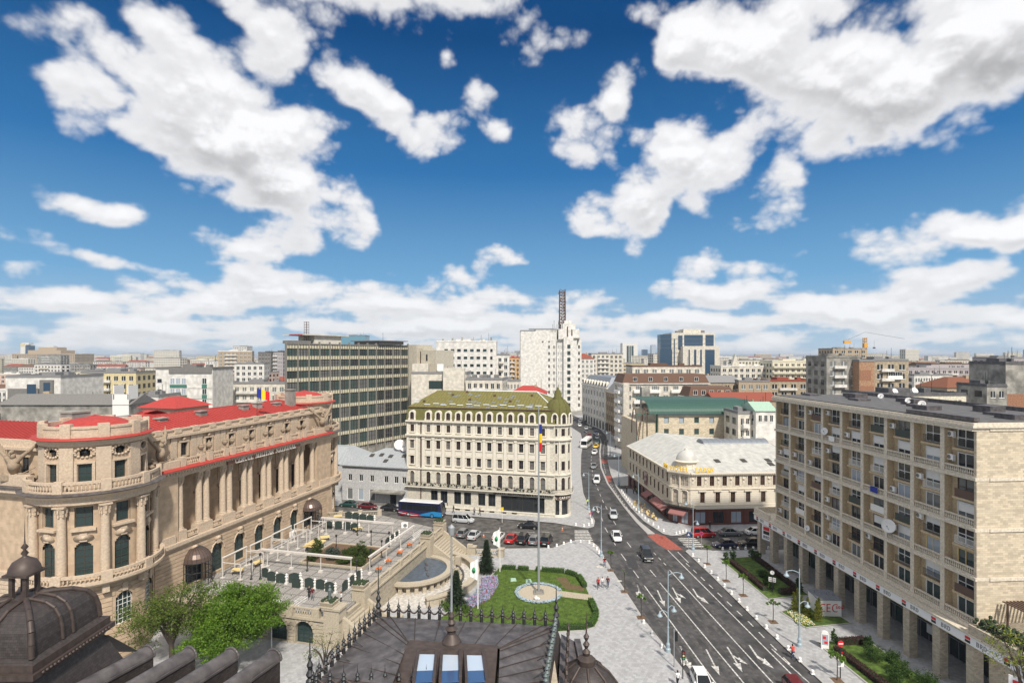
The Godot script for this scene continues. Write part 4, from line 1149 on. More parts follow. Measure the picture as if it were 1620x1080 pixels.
	for k in 60:
		var a := r.randf_range(0.3, 1.5); var q := r.randf_range(6.6, 7.8)
		g.ball(V(cos(a) * q, 0.28, sin(a) * q), V(r.randf_range(0.2, 0.5), r.randf_range(0.15, 0.4), r.randf_range(0.2, 0.5)), 6, 4)
	var rocks := part(f, "rockwork", g, "podium"); rocks.set_meta("kind", "stuff")
	# stone planters and cast figures at the stair heads
	for e in [[3.4, 24.6, 5.15], [9.4, 25.5, 5.0], [31.2, 25.7, 5.0], [38.6, 25.1, 5.0]]:
		var p := thing("stone_planter", ["square stone planter with a dark green figure above the podium corner", "stone planter of low plants at the head of the near stairs", "stone planter with iron railing between fountain and far stairs", "stone planter on the pier beyond the far stairs"][[3.4, 9.4, 31.2, 38.6].find(e[0])], "planter", on_terrace(e[0], e[2], e[1]), turn)
		g = G.new(); g.frustum(-0.95, 0.95, 0.0, 0.1, -0.95, 0.95, 0.0); g.frustum(-0.7, 0.7, 0.1, 0.6, -0.7, 0.7, -0.2)
		part(p, "bowl", g, "podium_plain")
		g = G.new()
		for k in 60: g.ball(V(r.randf_range(-0.75, 0.75), 0.62 + r.randf() * 0.15, r.randf_range(-0.75, 0.75)), V(0.14, r.randf_range(0.08, 0.25), 0.14), 5, 4)
		part(p, "plants", g, "shrub_dark")
		if e[0] == 3.4:
			g = G.new(); g.lathe([U(0.3, 0.6), U(0.16, 0.9), U(0.2, 1.4), U(0.26, 1.9), U(0.1, 2.15), U(0.16, 2.35), U(0.0, 2.55)], 8); g.tube([V(0.2, 1.8, 0), V(0.5, 1.5, 0.2)], 0.07)
			part(p, "cast_figure", g, "verdigris")
	# green screens between white urn posts
	var screens := []
	for k in 4: screens.append([10.1 + 0.5 * sin(k * 1.1), 15.2 + k * 1.75, 0.0])
	for k in 4: screens.append([12.2 - [0.0, 0.9, 1.2, 0.6][k], 8.6 + k * 1.72, [-0.25, 0.0, 0.12, 0.4][k]])
	for k in 3: screens.append([11.0 + k * 1.75, 22.2, PI / 2])
	for k in 4: screens.append([41.6 - 0.35 * k, 4.8 + k * 1.75, 0.15])
	for k in 3: screens.append([29.0 + k * 1.75, 19.5, PI / 2])
	for k in 4: screens.append([35.0 + 0.5 * sin(k), 4.6 + k * 1.75, 0.1])
	var names := ["dark green screen panel with white urn post, in the row above the podium front", "dark green screen panel with white urn post, in the bowed row beside the club entrance", "dark green screen panel with white urn post, along the walk above the stairs", "dark green screen panel with white urn post, in the row by the parked cars", "dark green screen panel with white urn post, beside the long awning", "dark green screen panel with white urn post, under the far white pergola"]
	for i in screens.size():
		var w: int = [0, 0, 0, 0, 1, 1, 1, 1, 2, 2, 2, 3, 3, 3, 3, 4, 4, 4, 5, 5, 5, 5][i]
		var e: Array = screens[i]
		var p := thing("terrace_screen", names[w], "screen", on_terrace(e[0], FLOOR, e[1]), turn + PI / 2 + e[2], "screens dividing the terrace")
		p.scale = V(1.0, 1.15, 1.0)
		if not C.has("screen"):
			g = G.new()
			var o := PackedVector2Array([U(-0.7, 0.12), U(0.7, 0.12), U(0.7, 1.1)])
			for k in 7: o.append(U(0.6 - 0.2 * k, 1.12 + 0.16 * sin(PI * k / 6)))
			o.append(U(-0.7, 1.1)); g.ext(o, -0.04, 0.04)
			for k in 9: g.bx(-0.64 + k * 0.16, -0.6 + k * 0.16, 0.16, 1.06, 0.04, 0.07)
			C.screen = g.mesh()
			g = G.new(); g.bx(-0.2, 0.2, 0, 0.2, -0.2, 0.2); g.lathe([U(0.14, 0.2), U(0.2, 0.55), U(0.13, 0.75), U(0.24, 0.85), U(0.24, 0.95), U(0.12, 1.0), U(0.17, 1.15), U(0.0, 1.32)], 8)
			C.screen_post = g.mesh()
		part(p, "panel", C.screen, "screen_green"); part(p, "post", C.screen_post, "planter_white", V(-0.88, 0, 0))
	# white pergolas
	for e in [[16.0, 5.0, 20.4, 0, "long white pergola frame across the near half of the terrace"], [33.2, 4.2, 18.6, 0, "long white pergola frame across the far half of the terrace"], [22.6, 17.0, 33.0, 1, "long white awning box on posts above the orange flower pots"]]:
		var l: float = e[2] - e[1]
		var p := thing("pergola", e[4], "pergola", on_terrace(e[0], FLOOR, e[1]) if e[3] == 0 else on_terrace(e[1], FLOOR, e[0]), turn + (-PI / 2 if e[3] == 0 else 0.0))
		g = G.new(); g.bx(0, l, 2.54, 2.7, -0.17, 0.17); g.bx(0, l, 2.42, 2.5, 0.2, 0.24)
		part(p, "beam", g, "pergola")
		for k in 4:
			g = G.new(); g.bx(-0.05, 0.05, 0, 2.54, -0.05, 0.05); g.bx(-0.3, 0.3, 0, 0.3, -0.22, 0.22)
			part(p, "post", g, "pergola", V(0.2 + (l - 0.4) * k / 3.0, 0, 0))
	for k in 4:
		var p := thing("awning_frame", "white awning box on thin white posts along the club's arched windows", "awning", on_terrace(10.6 + k * 5.5, FLOOR, 2.6 + 0.25 * (k % 2)), turn, "awning frames in front of the club")
		g = G.new(); g.cyl(V(0, 2.9, 0), V(5.0, 2.9, 0), 0.13, -1, 10)
		part(p, "awning_roll", g, "pergola")
		g = G.new(); g.bx(0, 5.0, 2.2, 2.3, 3.0, 3.1); g.bx(0.0, 0.1, 2.2, 2.3, 0, 3.1); g.bx(4.9, 5.0, 2.2, 2.3, 0, 3.1)
		part(p, "rail", g, "pergola")
		for x in [0.05, 2.5, 4.95]:
			for z in [0.0, 3.05]:
				g = G.new(); g.bx(-0.06, 0.06, 0, 2.9 if z == 0.0 else 2.25, -0.06, 0.06); g.bx(-0.25, 0.25, 0, 0.12, -0.25, 0.25)
				part(p, "post", g, "pergola", V(x, 0, z))
	for e in [[18.2, 22.9], [21.6, 22.9], [25.4, 22.9], [29.2, 22.9]]:
		var p := thing("flower_pot", "concrete pot of orange flowers under the long white awning", "flower pot", on_terrace(e[0], FLOOR, e[1] + 0.55), 0.0, "orange flower pots on the terrace")
		g = G.new(); g.lathe([U(0.0, 0.0), U(0.36, 0.0), U(0.46, 0.5), U(0.4, 0.5), U(0.0, 0.45)], 10)
		part(p, "pot", g, "concrete")
		g = G.new()
		for k in 26: g.ball(V(r.randf_range(-0.4, 0.4), 0.52 + r.randf() * 0.2, r.randf_range(-0.4, 0.4)), V(0.11, 0.1, 0.11), 5, 4)
		part(p, "flowers", g, "pot_orange")
	for e in [[11.6, 8.2, 3.4], [11.2, 7.0, 2.4], [16.0, 12.9, 3.2], [16.2, 21.0, 2.0], [20.0, 21.2, 2.4], [24.0, 21.0, 2.4], [28.2, 20.2, 2.4], [32.4, 4.0, 3.0], [33.0, 11.6, 3.0], [24.6, 12.5, 2.4], [28.0, 17.0, 2.4]]:
		var p := thing("lantern_post", "slim dark lantern post standing on the patterned terrace", "lamp post", on_terrace(e[0], FLOOR, e[1]), 0.0, "lantern posts on the terrace")
		g = G.new(); g.lathe([U(0.2, 0), U(0.2, 0.15), U(0.07, 0.3), U(0.05, e[2])], 8)
		part(p, "post", g, "iron")
		g = G.new(); g.frustum(-0.14, 0.14, e[2] + 0.32, e[2] + 0.42, -0.14, 0.14, 0.1); g.frustum(-0.12, 0.12, e[2], e[2] + 0.32, -0.12, 0.12, -0.03)
		part(p, "lantern", g, "iron")
	for e in [[12.5, 3.6, 0.2], [15.8, 4.4, 1.0], [29.0, 7.6, 0.4], [34.8, 10.6, 0.9], [41.0, 2.8, 0.3]]:
		var p := thing("cafe_table", "low table under a pale yellow cloth on the terrace", "table", on_terrace(e[0], FLOOR, e[1]), e[2], "tables left out on the terrace")
		g = G.new(); g.bx(-0.75, 0.75, 0.7, 0.74, -0.5, 0.5); g.bx(-0.77, 0.77, 0.55, 0.7, 0.49, 0.51); g.bx(-0.77, 0.77, 0.55, 0.7, -0.51, -0.49)
		part(p, "cloth", g, "canvas_yellow")
		for s in [[-0.6, -0.4], [0.6, -0.4], [-0.6, 0.4], [0.6, 0.4]]:
			g = G.new(); g.bx(s[0] - 0.03, s[0] + 0.03, 0, 0.7, s[1] - 0.03, s[1] + 0.03)
			part(p, "leg", g, "iron")
	var big := thing("folded_shade", "large pale yellow canvas shade spread beside the terrace shrubs", "canopy", on_terrace(24.4, FLOOR, 8.6), turn + 0.1)
	g = G.new(); g.bx(-1.7, 1.7, 1.0, 1.12, -1.2, 1.2); g.quad(V(-1.7, 1.12, 1.2), V(1.7, 1.12, 1.2), V(1.5, 1.3, 0), V(-1.5, 1.3, 0)); g.quad(V(1.7, 1.12, -1.2), V(-1.7, 1.12, -1.2), V(-1.5, 1.3, 0), V(1.5, 1.3, 0))
	part(big, "canvas", g, "canvas_yellow")
	for s in [[-1.5, -1.0], [1.5, -1.0], [-1.5, 1.0], [1.5, 1.0]]:
		g = G.new(); g.cyl(V(s[0], 0, s[1]), V(s[0], 1.0, s[1]), 0.05)
		part(big, "leg", g, "pergola")
	var bed := G.new(); bed.bx(18.6, 27.4, FLOOR - 0.3, FLOOR + 0.22, 10.2, 20.4)
	part(t, "planting_bed", bed, "soil")
	g = G.new()
	for e in [[18.3, 27.7, 9.9, 10.2], [18.3, 27.7, 20.4, 20.7], [18.3, 18.6, 10.2, 20.4], [27.4, 27.7, 10.2, 20.4]]: g.bx(e[0], e[1], FLOOR - 0.2, FLOOR + 0.34, e[2], e[3])
	part(t, "bed_kerb", g, "podium_plain")
	for e in [[4.2, 16.5, 0.0], [38.0, 1.1, 1.6], [29.3, 1.0, 1.6], [39.0, 18.0, 0.3]]:
		var p := thing("air_conditioner", ["white air conditioner unit standing inside the podium balustrade", "white air conditioner unit beside the club's far entrance", "white air conditioner unit against the club's arcade wall", "white air conditioner box by the far terrace balustrade"][[4.2, 38.0, 29.3, 39.0].find(e[0])], "air conditioner", on_terrace(e[0], FLOOR, e[1]), turn + e[2] - PI / 2)
		g = G.new(); g.bx(-0.6, 0.6, 0.08, 1.0, -0.3, 0.3); g.bx(-0.5, -0.4, 0, 0.08, -0.3, 0.3); g.bx(0.4, 0.5, 0, 0.08, -0.3, 0.3)
		part(p, "casing", g, "bollard")
		g = G.new(); g.t = Transform3D(Basis(Vector3.RIGHT, PI / 2), V(0.1, 0.54, 0.3)); g.lathe([U(0, 0.02), U(0.34, 0.02), U(0.36, 0)], 14)
		part(p, "fan_grille", g, "paint_grey")

func capitol() -> void:
	var t := thing("white_hotel", "long cream hotel with moss-green mansard roof, arched dormers and domed corner turret", "hotel", P(-24.7, 133.3), deg_to_rad(-14.34))
	var L := 35.2
	var cols := [1.4]
	for k in 12: cols.append(5.46 + k * 2.46)
	var holes := []
	for x in cols:
		holes.append([x - 0.5, x + 0.5, 6.0, 8.75, true])
		holes.append([x - 0.5, x + 0.5, 10.4, 12.3, false]); holes.append([x - 0.5, x + 0.5, 14.1, 16.0, false]); holes.append([x - 0.45, x + 0.45, 17.95, 19.55, false])
	var big := []
	for x in [6.9, 9.3, 12.6, 15.0, 18.4, 20.8]: big.append([x - 0.85, x + 0.85, 1.7, 4.5, false])
	big.append([22.9, 32.9, 0.9, 4.3, false])
	for x in [6.9, 9.3, 12.6, 15.0, 18.4, 20.8, 23.6, 26]: big.append([x - 0.6, x + 0.6, 0.25, 0.65, false])
	var g := G.new()
	g.wall(0, L, 0, 5.35, 0, big, 0.35)
	g.wall(0, L, 5.35, 20.5, 0, holes, 0.3)
	g.quad(V(0, 0, -16), V(0, 0, 0), V(0, 20.5, 0), V(0, 20.5, -16))
	part(t, "wall", g, "capitol")
	g = G.new(); g.bx(0.02, L, 0, 20.6, -16, -0.4); g.bx(L - 4, L - 0.6, 0, 20.6, -24, -3.2)
	part(t, "core", g, "capitol")
	g = G.new(); courses(g, 0.05, L, 0.9, 5.2, 0, big.map(func(h): return [h[0], h[1], h[2], h[3], false]), 0.5, 0.05)
	part(t, "stone_course", g, "capitol")
	g = G.new()
	g.bx(-0.05, L, 0.7, 0.9, -0.1, 0.12); g.bx(-0.1, L, 5.2, 5.45, -0.1, 0.95); g.bx(-0.05, L, 9.3, 9.6, -0.1, 0.28)
	g.bx(-0.05, L, 16.9, 17.1, -0.1, 0.25); g.bx(-0.1, L, 17.1, 17.4, -0.1, 0.55); g.bx(-0.1, L, 20.3, 20.6, -0.3, 0.6)
	for k in 100: g.bx(0.1 + k * 0.35, 0.28 + k * 0.35, 16.92, 17.08, 0.25, 0.48)
	for x in cols:
		for e in [[10.4, 12.3], [14.1, 16.0], [17.95, 19.55]]:
			g.bx(x - 0.68, x - 0.5, e[0] - 0.05, e[1] + 0.1, -0.05, 0.1); g.bx(x + 0.5, x + 0.68, e[0] - 0.05, e[1] + 0.1, -0.05, 0.1)
			g.bx(x - 0.72, x + 0.72, e[0] - 0.22, e[0] - 0.05, -0.05, 0.2)
			if e[0] < 17: g.bx(x - 0.75, x + 0.75, e[1] + 0.1, e[1] + 0.32, -0.05, 0.22)
		g.bx(x - 0.7, x + 0.7, 12.75, 13.7, -0.05, 0.09)
		for i in 8: g.cyl(V(x + cos(PI * i / 8) * 0.6, 8.25 + sin(PI * i / 8) * 0.6, 0.03), V(x + cos(PI * (i + 1) / 8) * 0.6, 8.25 + sin(PI * (i + 1) / 8) * 0.6, 0.03), 0.09, -1, 4)
	for k in 13:
		var x: float = 4.23 + k * 2.46
		g.bx(x - 0.3, x + 0.3, 9.9, 16.5, -0.05, 0.16); g.bx(x - 0.38, x + 0.38, 16.3, 16.75, -0.05, 0.26); g.bx(x - 0.38, x + 0.38, 9.6, 10.0, -0.05, 0.24)
		g.bx(x - 0.3, x + 0.3, 17.5, 20.2, -0.05, 0.08)
	for x in [0.3, 2.6]: g.bx(x - 0.25, x + 0.25, 9.7, 20.2, -0.05, 0.16)
	part(t, "moulding", g, "capitol_trim")
	for x in cols:
		window(t, V(x, 6.0, -0.2), 0, 1.0, 2.75, 2, 2, true, "frame_brown", pick(["pane", "pane", "pane_curtain"]))
		window(t, V(x, 10.4, -0.2), 0, 1.0, 1.9, 2, 2, false, "frame_brown", pick(["pane", "pane", "pane_curtain"]))
		window(t, V(x, 14.1, -0.2), 0, 1.0, 1.9, 2, 2, false, "frame_brown", pick(["pane", "pane", "pane_curtain"]))
		window(t, V(x, 17.95, -0.2), 0, 0.9, 1.6, 2, 2, false, "frame_brown", pick(["pane", "pane", "pane_curtain"]))
	for x in [6.9, 9.3, 12.6, 15.0, 18.4, 20.8]: window(t, V(x, 1.7, -0.28), 0, 1.7, 2.8, 2, 1, false, "frame_dark", "pane", "shop_window")
	for k in 4: window(t, V(24.15 + k * 2.5, 0.9, -0.28), 0, 2.5, 3.4, 1, 1, false, "frame_dark", "shop_glass", "shop_window", 0.05, 0.05)
	for x in [6.9, 9.3, 12.6, 15.0, 18.4, 20.8, 23.6, 26]: window(t, V(x, 0.25, -0.25), 0, 1.2, 0.4, 2, 1, false, "frame_dark", "pane", "cellar_window", 0.04, 0.04)
	lettering(t, "HOTEL RESTAURANT CAPITOL", 0.62, "frame_dark", V(27.9, 4.82, 0.12), 0, 0.08, true, true)
	# iron balcony with plants
	g = G.new()
	g.bx(0, L, 6.3, 6.36, 0.82, 0.88); g.bx(0, L, 5.5, 5.55, 0.82, 0.88)
	for k in 175: g.bx(k * 0.2, k * 0.2 + 0.03, 5.45, 6.3, 0.835, 0.865)
	for k in 18: g.cyl(V(1 + k * 1.95, 5.9, 0.85), V(1.02 + k * 1.95, 5.9, 0.89), 0.28, -1, 10)
	part(t, "balcony_railing", g, "iron")
	g = G.new()
	for k in 130: g.ball(V(rng.randf_range(0.5, L - 0.5), 5.75 + rng.randf() * 0.65, 0.7), V(0.14, 0.16, 0.14), 5, 4)
	part(t, "balcony_plants", g, "shrub_dark").set_meta("kind", "stuff")
	# mansard with dormers
	g = G.new()
	g.quad(V(-0.1, 20.6, 0.1), V(L, 20.6, 0.1), V(L, 23.5, -0.8), V(-0.1, 23.5, -0.8))
	g.quad(V(-0.1, 20.6, -16), V(-0.1, 20.6, 0.1), V(-0.1, 23.5, -0.8), V(-0.1, 23.5, -16))
	var mn := part(t, "mansard", g, "moss_dark")
	g = G.new(); g.bx(-0.2, L, 23.45, 23.65, -1.0, -0.55)
	g.bx(3.55, 3.75, 0, 20.3, 0.0, 0.22)
	part(t, "gutter", g, "frame_brown")
	for x in cols:
		g = G.new()
		var o := PackedVector2Array([U(-0.95, 0), U(-0.5, 0), U(-0.5, 1.3)])
		for i in range(1, 8): o.append(U(-cos(PI * i / 8) * 0.5, 1.3 + sin(PI * i / 8) * 0.5))
		o.append_array(PackedVector2Array([U(0.5, 1.3), U(0.5, 0), U(0.95, 0), U(0.82, 0.5), U(0.82, 1.3)]))
		for i in range(1, 10): o.append(U(cos(PI * i / 10) * 0.82, 1.35 + sin(PI * i / 10) * 0.85))
		o.append_array(PackedVector2Array([U(-0.82, 1.3), U(-0.82, 0.5)]))
		g.ext(o, -0.9, 0.16); g.bx(-0.95, 0.95, -0.08, 0.0, -0.3, 0.24)
		var d := part(t, "dormer", g, "capitol_trim", V(x, 20.75, 0))
		window(d, V(0, 0.02, 0.0), 0, 0.98, 1.75, 2, 2, true, "frame_brown", "pane")
	g = G.new()
	g.quad(V(-0.1, 23.6, -0.7), V(L + 0.4, 23.6, -0.7), V(L - 6, 27.0, -9.5), V(4, 27.0, -9.5))
	g.quad(V(L - 0.4, 23.6, -22), V(-0.1, 23.6, -18), V(4, 27, -9.5), V(L - 6, 27, -9.5)); g.flat(V(L + 0.4, 23.6, -0.7), V(L - 0.4, 23.6, -22), V(L - 6, 27, -9.5)); g.flat(V(-0.1, 23.6, -18), V(-0.1, 23.6, -0.7), V(4, 27, -9.5))
	var rf := part(t, "roof", g, "moss")
	g = G.new()
	for k in 50:
		var x := 0.5 + k * 0.7
		var u := 1.0
		if x < 4: u = x / 4.1
		if x > L - 6: u = clampf((L + 0.4 - x) / 6.4, 0, 1)
		g.cyl(V(x, 23.63, -0.7), V(x, 23.63 + 3.4 * u, -0.7 - 8.8 * u), 0.04, -1, 4)
	part(rf, "standing_seam", g, "moss_dark")
	for k in 15:
		g = G.new(); var x := 4.4 + k * 2.05
		var u := 0.12 + 0.06 * (k % 2)
		g.t = Transform3D(Basis(Vector3.RIGHT, 0.37), V(x, 23.72 + 3.4 * u, -0.7 - 8.8 * u)); g.bx(-0.75, 0.75, 0.03, 0.08, -0.12, 0.12)
		part(rf, "snow_guard", g, "zinc_white")
	g = G.new()
	g.tube([V(12, 27.05, -9.5), V(L - 6, 27.05, -9.5), V(L - 0.8, 24.1, -2.0)], 0.13); g.tube([V(L - 6, 27.05, -9.5), V(L - 1.4, 24.6, -16.5)], 0.11)
	part(rf, "ridge_flashing", g, "zinc_white")
	g = G.new()
	for k in 36:   # repaired zinc sheets showing through the moss
		var x := rng.randf_range(6, L - 5); var u := rng.randf_range(0.05, 0.85)
		if x > L - 9: u *= 0.4
		g.t = Transform3D(Basis(Vector3.RIGHT, 0.368), V(x, 23.6 + 3.4 * u, -0.7 - 8.8 * u)); g.bx(-rng.randf_range(0.2, 0.7), rng.randf_range(0.2, 0.7), 0.01, 0.03, -0.3, 0.3)
	part(rf, "zinc_patch", g, "zinc")
	for e in [[3, 0.3], [9, 0.7], [14, 0.45], [19.5, 0.7], [24, 0.4], [28.5, 0.75], [12, 0.9]]:
		g = G.new(); g.bx(e[0] - 0.25, e[0] + 0.25, 23.6 + 3.4 * e[1] - 0.2, 23.6 + 3.4 * e[1] + 0.4, -0.9 - 8.8 * e[1], -0.4 - 8.8 * e[1])
		part(t, "roof_vent", g, "frame_brown")
	# domed corner turret
	var first := t.get_child_count()
	var at := V(L + 0.1, 0, -3.3)
	g = G.new()
	var dh := []; var pos := [1.62, 0.98, 0.34]
	for a in pos:
		dh.append([a - 0.15, a + 0.15, 6.0, 8.8, true])
		for e in [[10.4, 12.4], [14.1, 16.1], [17.95, 19.6]]: dh.append([a - 0.15, a + 0.15, e[0], e[1], false])
	var door := [[1.28, 2.0, 0.15, 3.9, false], [0.4, 1.1, 0.15, 3.9, false]]
	drum(g, 3.4, 0.0, 5.3, door, 0.4, at, -0.6, 2.6); drum(g, 3.4, 5.3, 20.6, dh, 0.3, at, -0.6, 2.6)
	part(t, "turret_wall", g, "capitol")
	g = G.new()
	for e in [[5.2, 5.45, 4.2], [9.3, 9.6, 3.65], [17.0, 17.4, 3.9], [20.3, 20.6, 3.95], [0.0, 0.7, 3.5], [4.35, 4.5, 3.55]]: g.lathe([U(3.3, e[0]), U(e[2], e[0]), U(e[2], e[1]), U(3.3, e[1])], 30, at, -0.7, 2.7)
	for a in [1.94, 1.3, 0.66, 0.02]: g.cyl(at + V(cos(a) * 3.42, 9.7, sin(a) * 3.42), at + V(cos(a) * 3.42, 16.8, sin(a) * 3.42), 0.2, -1, 6)
	part(t, "turret_moulding", g, "capitol_trim")
	for a in pos:
		var o := at + V(cos(a), 0, sin(a)) * 3.18
		window(t, o + V(0, 6.0, 0), PI / 2 - a, 1.0, 2.8, 2, 2, true, "frame_brown"); window(t, o + V(0, 10.4, 0), PI / 2 - a, 1.0, 2.0, 2, 2, false, "frame_brown"); window(t, o + V(0, 14.1, 0), PI / 2 - a, 1.0, 2.0, 2, 2, false, "frame_brown"); window(t, o + V(0, 17.95, 0), PI / 2 - a, 1.0, 1.65, 2, 2, false, "frame_brown")
	g = G.new(); g.lathe([U(2.9, 0.05), U(2.9, 4.3)], 24, at, -0.4, 2.4)
	part(t, "corner_glass", g, "shop_glass")
	g = G.new(); g.lathe([U(3.46, 4.0), U(3.56, 4.0), U(3.56, 4.9), U(3.46, 4.9)], 24, at, 0.2, 2.3)
	part(t, "corner_sign", g, "frame_brown")
	for k in 12: lettering(t, "HOTEL CAPITOL"[k] if k < 13 else "", 0.55, "letter", at + V(cos(2.15 - k * 0.155) * 3.6, 4.45, sin(2.15 - k * 0.155) * 3.6), PI / 2 - (2.15 - k * 0.155), 0.03)
	g = G.new(); g.lathe([U(4.1, 5.45), U(4.1, 5.5)], 24, at, -0.4, 2.4)
	for k in 44: g.cyl(at + V(cos(-0.4 + k * 0.064) * 4.05, 5.45, sin(-0.4 + k * 0.064) * 4.05), at + V(cos(-0.4 + k * 0.064) * 4.05, 6.3, sin(-0.4 + k * 0.064) * 4.05), 0.018, -1, 4)
	for e in [5.5, 6.32]: 
		for k in 20: g.cyl(at + V(cos(-0.4 + k * 0.14) * 4.05, e, sin(-0.4 + k * 0.14) * 4.05), at + V(cos(-0.26 + k * 0.14) * 4.05, e, sin(-0.26 + k * 0.14) * 4.05), 0.03, -1, 4)
	part(t, "turret_railing", g, "iron")
	g = G.new()
	g.lathe([U(3.7, 20.6), U(3.6, 21.4), U(3.55, 22.6), U(3.3, 23.7), U(2.7, 24.9), U(1.9, 25.7), U(1.25, 26.0), U(1.35, 26.2), U(1.0, 26.5), U(1.05, 27.2), U(0.75, 27.5), U(0.8, 27.7), U(0.3, 28.1), U(0.35, 28.3), U(0.1, 28.6), U(0.0, 29.6)], 20, at, 0, TAU, true)
	for k in 10:
		var a := TAU * k / 10; var pts := []
		for e in [U(3.68, 21.4), U(3.6, 22.6), U(3.35, 23.7), U(2.75, 24.9), U(1.95, 25.72), U(1.3, 26.0)]: pts.append(at + V(cos(a) * e.x, e.y, sin(a) * e.x))
		g.tube(pts, 0.09, 0.06)
	part(t, "dome", g, "moss_dark")
	for a in pos:
		g = G.new(); g.t = Transform3D(Basis(Vector3.UP, PI / 2 - a), at)
		for i in 10: g.cyl(V(cos(PI * i / 10) * 0.72, 22.1 + sin(PI * i / 10) * 0.8, 3.75), V(cos(PI * (i + 1) / 10) * 0.72, 22.1 + sin(PI * (i + 1) / 10) * 0.8, 3.75), 0.2, -1, 6)
		for s in [-0.72, 0.72]: g.bx(s - 0.2, s + 0.2, 20.65, 22.1, 3.2, 3.95)
		g.bx(-0.55, 0.55, 20.65, 22.8, 2.9, 3.6)
		var d := part(t, "turret_dormer", g, "capitol_trim")
		window(d, at + V(cos(a), 0, sin(a)) * 3.68 + V(0, 20.8, 0), PI / 2 - a, 1.05, 1.85, 2, 2, true, "frame_brown")
	var slim := Transform3D(Basis.IDENTITY, at) * Transform3D(Basis.from_scale(V(0.84, 1, 0.84)), Vector3.ZERO) * Transform3D(Basis.IDENTITY, -at)
	for i in range(first, t.get_child_count()): t.get_child(i).transform = slim * t.get_child(i).transform
	# flank along the avenue
	g = G.new(); g.t = Transform3D(Basis(Vector3.UP, PI / 2 + 0.16), V(L + 2.85, 0, -3.0))
	var fh := []
	for k in 7:
		for e in [[1.2, 4.4], [6.0, 8.6], [10.4, 12.3], [14.1, 16.0], [17.95, 19.6]]: fh.append([1.6 + k * 2.7, 2.7 + k * 2.7, e[0], e[1], false])
	g.wall(0, 20, 0, 20.6, 0, fh, 0.3); g.bx(0, 20, 17.1, 17.4, -0.1, 0.5); g.bx(0, 20, 20.3, 20.6, -0.1, 0.5); g.bx(0, 20, 5.2, 5.4, -0.1, 0.6)
	var flank := part(t, "flank_wall", g, "capitol")
	for h in fh: window(flank, g.t * V((h[0] + h[1]) / 2, h[2], -0.2), PI / 2 + 0.16, 1.1, h[3] - h[2], 2, 2, false, "frame_brown")
	# a tall party wall post of the neighbour and the small chimney
	g = G.new(); g.bx(0.4, 1.8, 23.6, 25.2, -4.2, -2.8)
	part(t, "chimney", g, "white_wall")

